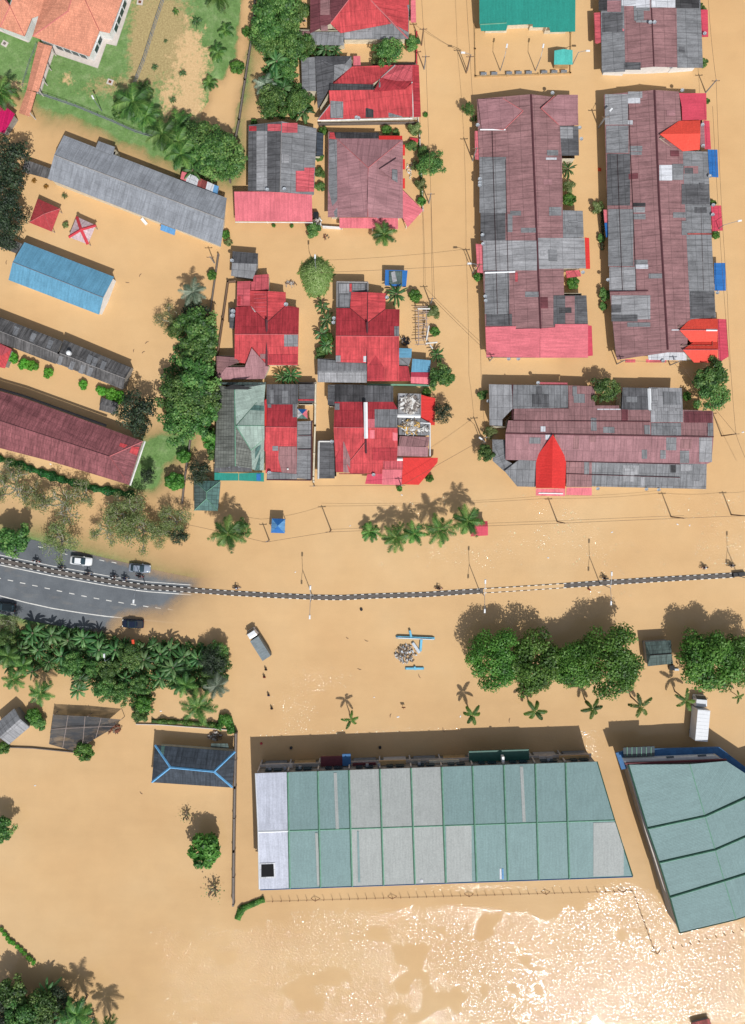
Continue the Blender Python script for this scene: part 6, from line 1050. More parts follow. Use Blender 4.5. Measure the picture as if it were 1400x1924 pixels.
# hedge below the maroon hall
def hedge(name, label, pts, wd, z0, z1, mat, n, seed, leaf=.3):
    r = random.Random(seed); vs, fs, tn = [], [], []; seg = [math.hypot(q[0] - p_[0], q[1] - p_[1]) for p_, q in zip(pts[:-1], pts[1:])]; T = sum(seg)
    for i in range(n):
        t = r.random() * T; k = 0
        while t > seg[k] and k < len(seg) - 1: t -= seg[k]; k += 1
        f = t / seg[k]; x = pts[k][0] + (pts[k + 1][0] - pts[k][0]) * f; y = pts[k][1] + (pts[k + 1][1] - pts[k][1]) * f
        bump = .75 + .3 * math.sin(x * .21) * math.cos(y * .17 + x * .05); u = r.uniform(-1, 1); nx, ny = -(pts[k + 1][1] - pts[k][1]) / seg[k], (pts[k + 1][0] - pts[k][0]) / seg[k]
        z = z0 + (z1 - z0) * math.sqrt(max(0, 1 - u * u)) * bump * r.uniform(.6, 1.05); q = W(x + nx * u * wd * bump, y + ny * u * wd * bump, z); s_ = leaf * r.uniform(.6, 1.3)
        cards(vs, fs, tn, q, Vector((u * nx, -u * ny, 1)) + Vector((r.uniform(-.6, .6), r.uniform(-.6, .6), 0)), s_ * .5, s_ * .7, r.uniform(0, 3), min(1, max(0, r.gauss(.5 + .2 * math.sin(x * .3), .2))))
    o = bpy.data.objects.new(name, tmesh(name, vs, fs, tn, LF[mat])); col.objects.link(o); return tag(o, label, 'hedge')
hedge('hedge', 'long dark green hedge along the lower eave of the maroon hall', [(-60, 835), (0, 862), (60, 882), (120, 902), (180, 918), (252, 931)], 10, -.5, 1.7, 'hedge', 9000, 7)
hedge('hedge', 'green creeper hedge on the fence above the slate hip roofed house', [(285, 1355), (340, 1357), (400, 1362), (420, 1362)], 6, -.3, 1.3, 'green2', 2200, 8)
hedge('hedge', 'tangled creeper at the corner where the hedge meets the long wall', [(408, 1370), (420, 1345), (432, 1362), (436, 1378)], 11, -.3, 1.8, 'green2', 1800, 9)
hedge('hedge', 'L-shaped creeper at the foot of the long wall near the water fence', [(446, 1728), (454, 1708), (468, 1702), (496, 1690)], 8, -.3, 1.0, 'green2', 1700, 10)
hedge('hedge', 'trailing creeper strip along the garden wall of the maroon hip roof house', [(787, 262), (790, 300), (792, 340), (794, 385)], 4, -.2, 1.3, 'broad', 1100, 12, .25)
hedge('hedge', 'thin creeper strip left of the longest terrace row', [(1131, 395), (1133, 430), (1132, 470)], 4, 0, 1.4, 'dark', 500, 13, .25)
0 and hedge('hedge', 'grass strip outside the lawn fence below the orange houses', [(80, 186), (130, 208), (190, 228), (230, 245), (262, 262), (300, 275)], 7, -.1, .5, 'bright', 2600, 14, .28)
# stepping shrubs on the wire fence, lower left
for i, (x, y) in enumerate(((3, 1747), (9, 1755), (14, 1763), (19, 1769), (25, 1772), (33, 1779), (40, 1785), (46, 1791), (53, 1799), (58, 1803), (63, 1809))): place('shrub', x, y, 4.6, .4, '%s ball of greenery from the left on the sunken fence in the lower left' % ORD[i], 'balls of greenery on the sunken fence', name='fence_shrub', cat='shrub')
# lower left corner grove
series([('tree2', 28, 1857, 29, 2.5), ('tree', 50, 1905, 34, 3), ('banana2', 90, 1860, 22, 2.5), ('tree', 88, 1890, 30, 3), ('dark', 110, 1880, 24, 3), ('palm', 148, 1900, 30, 4.5), ('banana2', 75, 1912, 26, 3), ('banana', 115, 1912, 22, 3), ('dark', 10, 1905, 30, 3)], 'in the grove at the bottom left corner', 'grove at the bottom left corner', k=1.2)
place('palm2', 190, 1945, 34, 5.5, 'palm rising just below the bottom edge right of the corner grove')
place('tree2', 6, 1556, 27, 3, 'leafy tree cut by the left edge in the empty lower yard')
place('bush2', 388, 1592, 33, 1.8, 'lone round bush left of the long wall', name='round_bush', cat='bush'); place('twig', 350, 1533, 12, 1, 'dead twiggy shrub above the lone round bush'); place('twig', 402, 1672, 16, 1, 'dead grey shrub below the lone round bush')
place('bush2', 160, 1411, 19, 1.5, 'leafy bush at the lower edge of the shade net'); place('bush2', 8, 1404, 13, 1, 'small bush below the crooked grey shed'); place('bush2', 62, 1345, 15, 1.5, 'bush right of the crooked grey shed, upper'); place('bush', 72, 1360, 14, 1.5, 'bush right of the crooked grey shed, lower')
# thicket below the road
T = [('silver', 0, 0)]
series([('banana', 52, 1200, 20, 2.5), ('banana2', 38, 1222, 22, 2.5), ('tree', 12, 1200, 22, 2.5), ('palm', 45, 1250, 22, 3), ('banana', 18, 1252, 20, 2.5), ('banana', 60, 1262, 18, 2), ('tree2', 2, 1222, 24, 2.5), ('banana', 80, 1208, 17, 2.2), ('bananas', 110, 1190, 15, 2.5), ('banana', 140, 1222, 17, 3.0), ('banana2', 168, 1238, 18, 3.2), ('bananas', 230, 1212, 16, 3.0), ('banana', 250, 1256, 18, 3.0), ('banana2', 285, 1215, 17, 3.0), ('banana', 232, 1276, 17, 2.5), ('bananas', 302, 1250, 18, 3.2), ('banana2', 322, 1272, 18, 3.0), ('banana', 345, 1262, 19, 3.0), ('tree', 415, 1245, 20, 3.0), ('banana', 385, 1225, 17, 3.0), ('bananas', 400, 1225, 16, 3.0), ('banana2', 388, 1288, 18, 3.0), ('banana', 122, 1262, 16, 2.5), ('tree2', 172, 1255, 17, 3.0), ('banana', 410, 1270, 17, 3.4), ('banana2', 262, 1222, 17, 3.0), ('bananas', 192, 1240, 17, 3.2), ('banana', 60, 1190, 26, 3), ('banana2', 95, 1195, 24, 3), ('banana', 125, 1205, 22, 3), ('banana2', 155, 1200, 24, 3), ('banana', 70, 1222, 22, 2.5), ('banana2', 185, 1222, 26, 3), ('banana', 112, 1235, 22, 3), ('tree', 135, 1250, 24, 3), ('banana', 215, 1222, 24, 3), ('bananas', 90, 1245, 18, 2.5), ('banana2', 150, 1278, 22, 2.5), ('tree', 245, 1230, 27, 3), ('tree2', 205, 1260, 24, 3), ('banana2', 270, 1240, 26, 3), ('tree', 195, 1295, 22, 2.5), ('tree', 225, 1305, 22, 2.5), ('banana', 300, 1230, 24, 3), ('banana2', 325, 1255, 28, 3), ('banana', 318, 1222, 24, 3), ('banana2', 345, 1235, 24, 3), ('banana2', 370, 1240, 24, 3.5), ('banana', 300, 1275, 25, 3), ('tree2', 265, 1285, 20, 2), ('bush2', 270, 1322, 16, 1.5), ('bush', 262, 1345, 15, 1.5), ('tree', 395, 1265, 22, 3), ('banana', 335, 1290, 22, 2.5), ('bush2', 375, 1225, 8, 3), ('dark2', 402, 1240, 30, 3), ('palm2', 372, 1318, 36, 3.5), ('palms', 408, 1288, 26, 4), ('palm', 20, 1230, 26, 3), ('palm2', 28, 1278, 25, 3), ('palm2', 75, 1300, 27, 3.5), ('banana2', 148, 1296, 22, 2), ('palm', 350, 1285, 26, 3.5), ('tree', 410, 1220, 18, 3), ('bananas', 180, 1205, 20, 3.5)], 'in the planting below the road', 'thick planting below the road', k=1.0)
place('bare', 20, 1172, 24, 2, 'grey leafless tangle at the left end of the thick planting')

def undergrowth(label, poly, z0, z1, n, mat, seed, leaf=.45):
    r = random.Random(seed); vs, fs, tn = [], [], []; xs = [p_[0] for p_ in poly]; ys = [p_[1] for p_ in poly]; k = 0
    while k < n:
        x, y = r.uniform(min(xs), max(xs)), r.uniform(min(ys), max(ys))
        if not inpoly(x + 5 * math.sin(y * .3), y + 5 * math.sin(x * .27), poly): continue
        z = z0 + (z1 - z0) * (.5 + .5 * math.sin(x * .23 + 1.3 * math.sin(y * .19)) * math.cos(y * .21)) * r.uniform(.5, 1); s_ = leaf * r.uniform(.6, 1.4)
        cards(vs, fs, tn, W(x, y, z), Vector((r.uniform(-.8, .8), r.uniform(-.8, .8), 1)), s_ * .5, s_ * .6, r.uniform(0, 3), min(1, max(0, r.gauss(.35, .2)))); k += 1
    o = bpy.data.objects.new('undergrowth', tmesh('undergrowth', vs, fs, tn, LF[mat])); col.objects.link(o); tag(o, label, 'undergrowth', None, 'stuff')
undergrowth('tangled green undergrowth filling the thick planting below the road', [(-30, 1190), (52, 1180), (130, 1178), (250, 1207), (330, 1207), (420, 1216), (430, 1250), (425, 1290), (395, 1300), (290, 1290), (284, 1345), (255, 1345), (240, 1312), (180, 1308), (165, 1275), (90, 1258), (48, 1262), (-30, 1248)], .1, 1.8, 15000, 'broad', 21)
undergrowth('tangled undergrowth in the tree strip beside the field wall', [(485, -10), (560, -10), (570, 90), (600, 88), (640, 86), (640, 100), (575, 108), (552, 130), (560, 160), (590, 190), (580, 220), (500, 224), (486, 190), (494, 150), (500, 110), (482, 85)], .1, 1.8, 7000, 'broad', 22)
undergrowth('undergrowth in the grove at the bottom left corner', [(-60, 1870), (60, 1885), (95, 1850), (130, 1880), (180, 1905), (170, 1960), (-60, 1960)], .1, 1.6, 5000, 'dark', 23)
undergrowth('undergrowth below the tall tree belt left of the lane', [(350, 570), (400, 610), (405, 700), (405, 790), (330, 815), (305, 760), (310, 700), (335, 640)], .1, 2.2, 5500, 'broad', 24)
# ---------------------------------------------------------------- vehicles
def loft(name, st, mat, parent, org_z=0, smooth=True):
    """st: (x, half width, z bottom, z top, shoulder) cross sections along the length"""
    mb = MB(); rings = []
    for x, hw, z0, z1, sh in st: rings.append([(x, -hw, z0), (x, -hw * 1.0, z0 + (z1 - z0) * .55), (x, -hw * sh, z1 - .02), (x, -hw * sh * .5, z1 + .02), (x, hw * sh * .5, z1 + .02), (x, hw * sh, z1 - .02), (x, hw, z0 + (z1 - z0) * .55), (x, hw, z0)])
    n = 8; vs = [v for r in rings for v in r]; fs = []
    for i in range(len(st) - 1):
        for k in range(n): fs.append((i * n + k, (i + 1) * n + k, (i + 1) * n + (k + 1) % n, i * n + (k + 1) % n))
    fs.append(tuple(range(n))); fs.append(tuple((len(st) - 1) * n + k for k in range(n))[::-1]); mb.add(vs, fs); return mb.obj(name, mat, parent, smooth=smooth)
def wheel(parent, x, y, r=.31, w_=.2):
    t = MB().tube([(x, y - w_ / 2, r), (x, y + w_ / 2, r)], r, 16).obj('wheel', P['rubber'], parent); MB().tube([(x, y - w_ / 2 - .01, r), (x, y + w_ / 2 + .01, r)], r * .58, 10).obj('rim', P['steel'], t)
def make_car(px, py, ang, paint, label, kind='sedan', z=0.0, group='cars on the road edge'):
    q = W(px, py, 0); root = empty('car', (q.x, q.y, z), label, 'car', group, ang); L_ = 4.4; p = P[paint]
    loft('body', [(-2.18, .62, .42, .66, .9), (-2.12, .78, .30, .86, .94), (-1.7, .85, .26, .93, .95), (-.9, .86, .24, .96, .95), (.9, .86, .24, .94, .95), (1.6, .84, .26, .84, .93), (2.05, .74, .30, .70, .9), (2.18, .58, .40, .58, .85)], p, root)
    if kind == 'sedan': gl = [(-1.75, .62, .92, .95, .9), (-1.05, .70, .92, 1.36, .86), (.1, .72, .92, 1.40, .86), (.95, .66, .92, .97, .9)]; rf = (-1.0, .1)
    elif kind == 'wagon': gl = [(-2.0, .66, .92, 1.10, .9), (-1.75, .70, .92, 1.42, .86), (.1, .72, .92, 1.45, .86), (1.0, .68, .92, .98, .9)]; rf = (-1.72, .1)
    else: gl = [(-.75, .70, .92, .98, .9), (-.6, .72, .92, 1.45, .88), (.55, .72, .92, 1.45, .86), (1.2, .66, .92, .98, .9)]; rf = (-.6, .5)
    loft('windows', gl, P['glass'], root)
    MB().box(((rf[0] + rf[1]) / 2, 0, 1.405 if kind == 'sedan' else 1.465), (rf[1] - rf[0] + .12, 1.16, .05), 0, .96).obj('roof_panel', p, root)
    if kind == 'pickup': MB().box((-1.42, 0, .955), (1.2, 1.36, .04)).obj('load_bed', P['black_metal'], root)
    for x in (-1.35, 1.38):
        for y in (-.78, .78): wheel(root, x, y)
    for y in (-.58, .58):
        MB().box((2.02, y, .66), (.22, .30, .12), 0, .8).obj('headlight', P['lamp_glass'], root); MB().box((-2.10, y, .74), (.10, .30, .12)).obj('tail_light', P['tail_red'], root)
    for y in (-.93, .93): MB().box((.62, y, .98), (.14, .18, .12), 0, .8).obj('mirror', p, root)
    return root
def gz(px, py): return max(-.0, zt(px, py)) + .03
make_car(155, 1053, R(-6), 'car_white', 'white sedan on the dry upper carriageway', 'sedan', gz(155, 1053)); make_car(264, 1067, R(-5), 'car_silver', 'blue-grey sedan at the water edge behind the white one', 'sedan', gz(264, 1067) - .22); make_car(251, 1171, R(177), 'car_navy', 'dark navy pickup with its wheels in shallow flood water', 'pickup', -.20); make_car(12, 1139, R(173), 'car_dark', 'dark station wagon on the lower road at the left edge', 'wagon', gz(12, 1139))
def make_truck(x0, y0, x1, y1, z, wd, ln, box_mat, cab_mat, label, boxh=2.4, cabl=1.7):
    a = W(x0, y0, 1.5); b_ = W(x1, y1, 1.5); ang = math.atan2(a.y - b_.y, a.x - b_.x); c = (a + b_) / 2; root = empty('truck', (c.x, c.y, z), label, 'truck', None, ang); L_ = (a - b_).length; h = L_ / 2
    MB().box((-(cabl + .25) / 2, 0, .85 + boxh / 2), (L_ - cabl - .25, wd, boxh), 0, .985).obj('cargo_box', P[box_mat], root)
    mb = MB(); nr = 9
    for i in range(nr): x = -h + .3 + (L_ - cabl - .8) * i / (nr - 1); mb.box((x, 0, .85 + boxh + .015), (.06, wd * .95, .03))
    mb.obj('roof_ribs', P['steel' if box_mat == 'truck_grey' else box_mat], root)
    loft('cab', [(h - cabl, wd * .47, .5, 2.35, .92), (h - cabl * .75, wd * .48, .45, 2.45, .9), (h - cabl * .3, wd * .47, .45, 2.4, .88), (h - .06, wd * .45, .45, 1.45, .92), (h, wd * .42, .5, 1.2, .9)], P[cab_mat], root, smooth=False)
    mb = MB(); mb.add([(h - cabl * .28, -wd * .38, 2.36), (h - cabl * .28, wd * .38, 2.36), (h - .07, wd * .40, 1.5), (h - .07, -wd * .40, 1.5), (h - cabl * .28 - .1, -wd * .38, 2.3), (h - cabl * .28 - .1, wd * .38, 2.3), (h - .2, wd * .40, 1.4), (h - .2, -wd * .40, 1.4)], [(3, 2, 1, 0), (4, 5, 6, 7), (0, 1, 5, 4), (1, 2, 6, 5), (2, 3, 7, 6), (3, 0, 4, 7)])
    for v in mb.v: v.x += .05; v.z += .04
    mb.obj('windscreen', P['glass'], root); MB().box((0, 0, .62), (L_ - .5, .9, .25)).obj('chassis', P['black_metal'], root)
    for x in (-h + 1.0, h - .9):
        for y in (-wd * .42, wd * .42): wheel(root, x, y, .42, .28)
    for y in (-wd * .52, wd * .52): MB().box((h - .35, y, 1.7), (.12, .18, .4)).obj('mirror', P['black_metal'], root)
    for y in (-wd * .32, wd * .32): MB().box((h - .02, y, .75), (.08, .28, .16)).obj('headlight', P['lamp_glass'], root)
    return root
make_truck(469, 1184, 502, 1236, -.55, 1.95, 6, 'truck_grey', 'car_white', 'small box truck with grey cargo box standing askew in the flood', 1.9, 1.6)
make_truck(1318, 1308, 1311, 1388, -.5, 2.5, 8.5, 'truck_white', 'truck_white', 'large white box truck parked in the shadow of the fan shaped warehouse', 2.9, 2.0)
# ---------------------------------------------------------------- people, motorcycles
def skin_body(name, J, E, mat, parent, sub=1):
    me = bpy.data.meshes.new(name); me.from_pydata([j[0] for j in J], E, []); me.materials.append(mat); o = bpy.data.objects.new(name, me); col.objects.link(o); o.parent = parent
    md = o.modifiers.new('Skin', 'SKIN'); md.use_smooth_shade = True
    sv = me.skin_vertices[0].data if me.skin_vertices else None
    if sv is None:
        bm = bmesh.new(); bm.from_mesh(me); bm.verts.layers.skin.verify(); bm.to_mesh(me); bm.free(); sv = me.skin_vertices[0].data
    for i, j in enumerate(J): sv[i].radius = (j[1], j[1]) if not isinstance(j[1], tuple) else j[1]; sv[i].use_root = (i == 0)
    if sub: s_ = o.modifiers.new('Subsurf', 'SUBSURF'); s_.levels = sub; s_.render_levels = sub
    return o
def person(px, py, z, ang, label, shirt, pose, helmet=None, group=None):
    q = W(px, py, 0); root = empty('person', (q.x, q.y, z), label, 'person', group, ang)
    if pose == 'ride':
        pel = Vector((-.18, 0, .78)); ch_ = Vector((-.02, 0, 1.18)); nk = Vector((.06, 0, 1.36)); hd = Vector((.10, 0, 1.50)); top = Vector((.10, 0, 1.62))
        arm = lambda s: [Vector((.04, .19 * s, 1.30)), Vector((.22, .30 * s, 1.10)), Vector((.44, .26 * s, 1.02)), Vector((.50, .25 * s, 1.01))]; leg = lambda s: [Vector((-.15, .11 * s, .74)), Vector((.24, .17 * s, .66)), Vector((.10, .17 * s, .30)), Vector((.24, .17 * s, .24))]
    else:
        pel = Vector((0, 0, .92)); ch_ = Vector((.05, 0, 1.28)); nk = Vector((.06, 0, 1.48)); hd = Vector((.09, 0, 1.60)); top = Vector((.09, 0, 1.72))
        arm = lambda s: [Vector((.05, .19 * s, 1.40)), Vector((.02 + .12 * s, .25 * s, 1.13)), Vector((.12 + .14 * s, .24 * s, .90)), Vector((.16 + .14 * s, .24 * s, .84))]; leg = lambda s: [Vector((0, .10 * s, .88)), Vector((.10 + .14 * s, .11 * s, .48)), Vector((.22 * s, .11 * s, .08)), Vector((.16 + .22 * s, .11 * s, .04))]
    J = [(pel, .13), (ch_, .14), (nk, .06), (hd, .085), (top, .07)]; E = [(0, 1), (1, 2), (2, 3), (3, 4)]
    for s in (1, -1):
        a = arm(s); b0 = len(J); J += [(a[0], .06), (a[1], .045), (a[2], .033), (a[3], (.022, .036))]; E += [(1, b0), (b0, b0 + 1), (b0 + 1, b0 + 2), (b0 + 2, b0 + 3)]
        d = (a[3] - a[2]).normalized(); hl = b0 + 3
        for k, (off, ln) in enumerate(((-.03, .07), (-.01, .085), (.01, .08), (.03, .065))):
            b1 = len(J); c = a[3] + d * .04 + Vector((0, off, 0)); J += [(c, .009), (c + d * ln * .5 + Vector((0, 0, -.012)), .009), (c + d * ln + Vector((0, 0, -.035)), .008)]; E += [(hl, b1), (b1, b1 + 1), (b1 + 1, b1 + 2)]
        b1 = len(J); c = a[3] + Vector((0, -.035 * s, 0)); J += [(c, .010), (c + d * .04 + Vector((0, -.015 * s, -.01)), .009)]; E += [(hl, b1), (b1, b1 + 1)]
        l_ = leg(s); b0 = len(J); J += [(l_[0], .085), (l_[1], .06), (l_[2], .042), (l_[3], .035)]; E += [(0, b0), (b0, b0 + 1), (b0 + 1, b0 + 2), (b0 + 2, b0 + 3)]
    skin_body('body', J, E, P['skin'], root)
    a = [arm(1), arm(-1)]
    JS = [(pel + Vector((0, 0, .04)), (.155, .175)), (ch_, (.165, .185)), (nk - Vector((0, 0, .07)), (.08, .1)), (a[0][0], .078), (a[0][0].lerp(a[0][1], .75), .062), (a[1][0], .078), (a[1][0].lerp(a[1][1], .75), .062)]
    skin_body('shirt', JS, [(0, 1), (1, 2), (1, 3), (3, 4), (1, 5), (5, 6)], P[shirt], root)
    l1, l2 = leg(1), leg(-1); JT = [(pel, (.15, .165)), (l1[0], .11), (l1[1], .078), (l1[1].lerp(l1[2], .85), .056), (l2[0], .11), (l2[1], .078), (l2[1].lerp(l2[2], .85), .056)]
    skin_body('trousers', JT, [(0, 1), (1, 2), (2, 3), (0, 4), (4, 5), (5, 6)], P['trousers'], root)
    mb = MB(); c = hd + Vector((0, 0, .05)); n = 10
    vs = [c + Vector((0, 0, .125 if helmet else .115))]; fs = []
    for k in range(1, 4):
        t = k / 3 * 1.75; r_ = (.135 if helmet else .105)
        for j in range(n): vs.append(c + Vector((r_ * math.sin(t) * math.cos(j * 2 * math.pi / n) * 1.08 - (.01), r_ * math.sin(t) * math.sin(j * 2 * math.pi / n), r_ * math.cos(t))))
    for j in range(n): fs.append((0, 1 + j, 1 + (j + 1) % n))
    for k in range(2):
        for j in range(n): fs.append((1 + k * n + j, 1 + (k + 1) * n + j, 1 + (k + 1) * n + (j + 1) % n, 1 + k * n + (j + 1) % n))
    mb.add(vs, fs); mb.obj('helmet' if helmet else 'hair', P[helmet or 'hair'], root, smooth=True)
    # face: nose, eyes, mouth, ears
    f = hd + Vector((.085, 0, .03)); mb = MB(); mb.box((f.x + .012, 0, f.z - .01), (.03, .025, .045), 0, .6)
    for s in (1, -1): mb.box((f.x - .085, .092 * s, f.z), (.03, .015, .05))
    mb.obj('nose', P['skin'], root); mb = MB()
    for s in (1, -1): mb.box((f.x, .032 * s, f.z + .022), (.012, .022, .01))
    mb.box((f.x, 0, f.z - .05), (.012, .04, .008)); mb.obj('eyes', P['hair'], root)
    return root
def motorbike(px, py, z, ang, label, mat):
    q = W(px, py, 0); root = empty('motorcycle', (q.x, q.y, z), label, 'motorcycle', 'motorcycles on the road', ang)
    for x in (-.62, .62):
        mb = MB(); n = 16; ri = []
        pts = [(x + .27 * math.cos(2 * math.pi * k / n), 0, .3 + .27 * math.sin(2 * math.pi * k / n)) for k in range(n + 1)]; w_ = mb.tube(pts, .045, 6).obj('wheel', P['rubber'], root); m2 = MB()
        for k in range(6): a = k * math.pi / 3; m2.tube([(x, 0, .3), (x + .24 * math.cos(a), 0, .3 + .24 * math.sin(a))], .01, 4)
        m2.obj('spokes', P['steel'], w_)
    MB().box((-.05, 0, .42), (.5, .24, .3), 0, .8).obj('engine', P['steel'], root); MB().tube([(.35, 0, .85), (.15, 0, .5), (-.25, 0, .48), (-.75, 0, .72)], [.06, .11, .12, .08], 8).obj('fairing', P[mat], root)
    MB().box((-.35, 0, .74), (.72, .26, .10), 0, .8).obj('seat', P['bike_black'], root); MB().tube([(.62, 0, .3), (.40, 0, .98)], .035, 6).obj('fork', P['steel'], root)
    MB().tube([(.36, -.36, 1.0), (.44, -.12, 1.0), (.44, .12, 1.0), (.36, .36, 1.0)], .022, 6).obj('handlebar', P['black_metal'], root); MB().box((.50, 0, .88), (.12, .18, .14), 0, .8).obj('headlight', P['lamp_glass'], root)
    for s in (1, -1): MB().tube([(.40, .25 * s, 1.0), (.36, .33 * s, 1.2)], .012, 4).box((.36, .34 * s, 1.22), (.03, .12, .07)).obj('mirror', P['black_metal'], root)
    MB().box((.62, 0, .60), (.34, .11, .03)).obj('front_mudguard', P[mat], root); return root
BK = [(71, 1054, -8, 'bike_red', 'shirt_white', 'leftmost on the road, near the leafy tree', 'ride'), (118, 1066, -10, 'bike_black', 'shirt_dark', 'against the median left of the white sedan', 'ride'), (168, 1077, -8, 'bike_blue', 'shirt_dark', 'at the median below the white sedan', 'ride'), (216, 1083, -8, 'bike_black', 'shirt_dark', 'left one of the close trio at the median', 'ride'), (237, 1086, -8, 'bike_blue', 'shirt_blue', 'middle one of the close trio at the median', 'ride'), (264, 1082, -12, 'bike_red', 'shirt_dark', 'just below the blue-grey sedan', 'ride'), (445, 1104, 0, 'bike_blue', 'shirt_blue', 'riding through the flood left of the double lamp', 'ride'), (824, 1105, -4, 'bike_red', 'shirt_dark', 'leaving a wake in the flood near the median', 'ride'), (1135, 1086, 176, 'bike_black', 'shirt_dark', 'at the foot of the lamp on the right median', 'ride'), (1322, 1066, 184, 'bike_red', 'shirt_white', 'left of the two on the far right', 'ride'), (1373, 1062, 184, 'bike_black', 'shirt_white', 'rightmost, near the end of the median', 'ride')]
for i, (x, y, a, bm_, sh, l, _p) in enumerate(BK):
    z = gz(x, y) if x < 300 else (-.22 if x < 1000 else -.12); motorbike(x, y, z, R(a), 'motorcycle ' + l, bm_); person(x, y, z, R(a), 'rider in %s top, motorcyclist %s' % (sh.split('_')[1], l), sh, 'ride', 'bike_black' if i % 3 else 'car_white', 'motorcycle riders')
for x, y, a, sh, l in ((500, 1258, 80, 'shirt_dark', 'person wading in dark clothes, nearest to the grey box truck'), (497, 1272, 85, 'shirt_red', 'person wading second behind the grey box truck'), (505, 1306, 80, 'shirt_blue', 'person wading in blue, third behind the grey box truck'), (511, 1331, 85, 'shirt_dark', 'person wading last, farthest below the grey box truck'), (1106, 1107, 60, 'shirt_red', 'person wading just below the right median near the lamp')): person(x, y, -.75, R(a), l, sh, 'wade', None, 'people wading in the flood')
# ---------------------------------------------------------------- poles, lamps, cables
def pole(px, py, h, label, arms=1, rz=0.03, mat='wood_pole'):
    q = W(px, py, 0); root = empty('utility_pole', (q.x, q.y, 0), label, 'utility pole', 'utility poles'); MB().tube([(0, 0, -1.3), (0, 0, h)], [.15, .10], 8).obj('shaft', P[mat], root)
    for k in range(arms):
        mb = MB().box((0, 0, h - .35 - .7 * k), (1.5, .1, .1), rz)
        for u in (-.65, 0, .65): mb.cyl((u * math.cos(rz), u * math.sin(rz), h - .3 - .7 * k), .05, .18, 6)
        mb.obj('crossarm', P['wood_pole'], root)
    return root
POLES = {'a': (622, 996, 6.6, 'utility pole in open water just right of the blue kiosk'), 'b': (1047, 980, 6.4, 'utility pole in the road below the bright red gablet'), 'c': (1261, 971, 6.6, 'utility pole below the right part of the horizontal terrace row'), 'd': (1374, 967, 6.2, 'utility pole at the right edge above the road'), 'e': (1356, 819, 6.4, 'utility pole right of the horizontal terrace row, where many cables meet'), 'f': (506, 1015, 4.6, 'short pole beside the blue kiosk'), 'g': (792, 85, 6.0, 'utility pole at the top street near the pink awning'), 'h': (797, 130, 5.0, 'utility pole at the corner of the second red house'), 'i': (876, 137, 6.4, 'utility pole with lamp left of the guard post compound'), 'j': (806, 382, 5.4, 'thin pole at the corner of the triangular pink awning'), 'k': (888, 302, 6.2, 'thin pole close to the upper pink side awning of the long row'), 'l': (893, 513, 6.6, 'utility pole with lamp beside the lower pink side awning'), 'm': (920, 678, 4.6, 'pole at the lower left corner of the long terrace row'), 'n': (1159, 684, 4.8, 'pole below the left corner of the longest terrace row'), 'o': (1259, 686, 4.8, 'pole below the middle of the longest terrace row'), 'p': (1326, 174, 5.0, 'pole at the top right corner of the longest terrace row'), 'q': (753, 912, 4.6, 'pole in front of the bright red corner awning'), 'r': (591, 913, 4.0, 'pole at the foot of the lane by the red corner house'), 's': (906, 825, 6.0, 'pole with lamp at the lower left corner of the horizontal row'), 't': (1125, 240, 5.0, 'lamp pole between the two long terrace rows'), 'u': (809, 571, 5.0, 'thin pole above the broken timber frame'), 'v': (403, 494, 4.4, 'leaning pole left of the small grey gabled shed'), 'w': (395, 860, 4.0, 'pole'), }
del POLES['w']
TOP = {}
for k, (x, y, h, l) in POLES.items():
    pole(x, y, h, l, 1 if k in 'abcdegil' else 0) if k in 'abcdegil' else pole(x, y, h, l, 1, .03, 'steel'); q = W(x, y, 0); TOP[k] = Vector((q.x, q.y, h - .15))
def lamp(px, py, h, arms, label, group='street lamps'):
    q = W(px, py, 0); root = empty('street_lamp', (q.x, q.y, 0), label, 'street lamp', group); MB().tube([(0, 0, -1.2), (0, 0, h)], [.11, .07], 8).obj('pole', P['steel'], root)
    for dx_, dy_ in arms:
        d = Vector((dx_, dy_, 0)); a = MB().tube([(0, 0, h - .1), (d * .5) + Vector((0, 0, h + .35)), d + Vector((0, 0, h + .55))], .045, 6).obj('arm', P['steel'], root); dn = d.normalized(); rz = math.atan2(dn.y, dn.x)
        MB().box((d.x + dn.x * .3, d.y + dn.y * .3, h + .55), (.85, .34, .16), rz, .75).obj('lamp_head', P['white_paint'], a)
    return root
LA = 2.5
for x, y, l in ((588, 1121, 'double armed street lamp on the median near the middle of the picture'), (901, 1110, 'double armed street lamp on the median above the big tree group'), (1127, 1096, 'double armed street lamp on the right part of the median'), (1386, 1082, 'street lamp at the right end of the median')): lamp(x, y, 7.2, [(0.05, LA), (-.05, -LA)], l, 'double street lamps on the median')
lamp(274, 1098, 7.0, [(-.2, -2.0)], 'single street lamp on the median by the flooded road edge'); lamp(940, 133, 5.2, [(.3, 1.6)], 'left lamp inside the guard post compound'); lamp(1006, 133, 5.2, [(.3, 1.6)], 'right lamp inside the guard post compound'); lamp(888, 513, 6.4, [(-1.2, 0)], 'lamp reaching over the street from the lower pink side awning'); lamp(596, 512, 5.6, [(0, 1.2)], 'lamp sticking out of the bamboo clump'); lamp(1339, 438, 5.0, [(2.6, .6)], 'long armed lamp over the street right of the longest row'); lamp(878, 133, 6.0, [(-1.3, .1)], 'lamp at the street corner left of the compound'); lamp(905, 833, 5.0, [(-.7, .5)], 'lamp beside the leafy corner tree'); lamp(1124, 239, 4.4, [(.9, 1.0)], 'lamp leaning over the left roof of the longest row'); lamp(213, 1232, 5.0, [(0, .9)], 'lamp sticking out of the thick planting'); lamp(192, 209, 4.0, [(-.2, .4)], 'small lamp on the lawn by the fence'); lamp(1076, 121, 4.5, [(1.4, 0)], 'lamp right of the guard post')
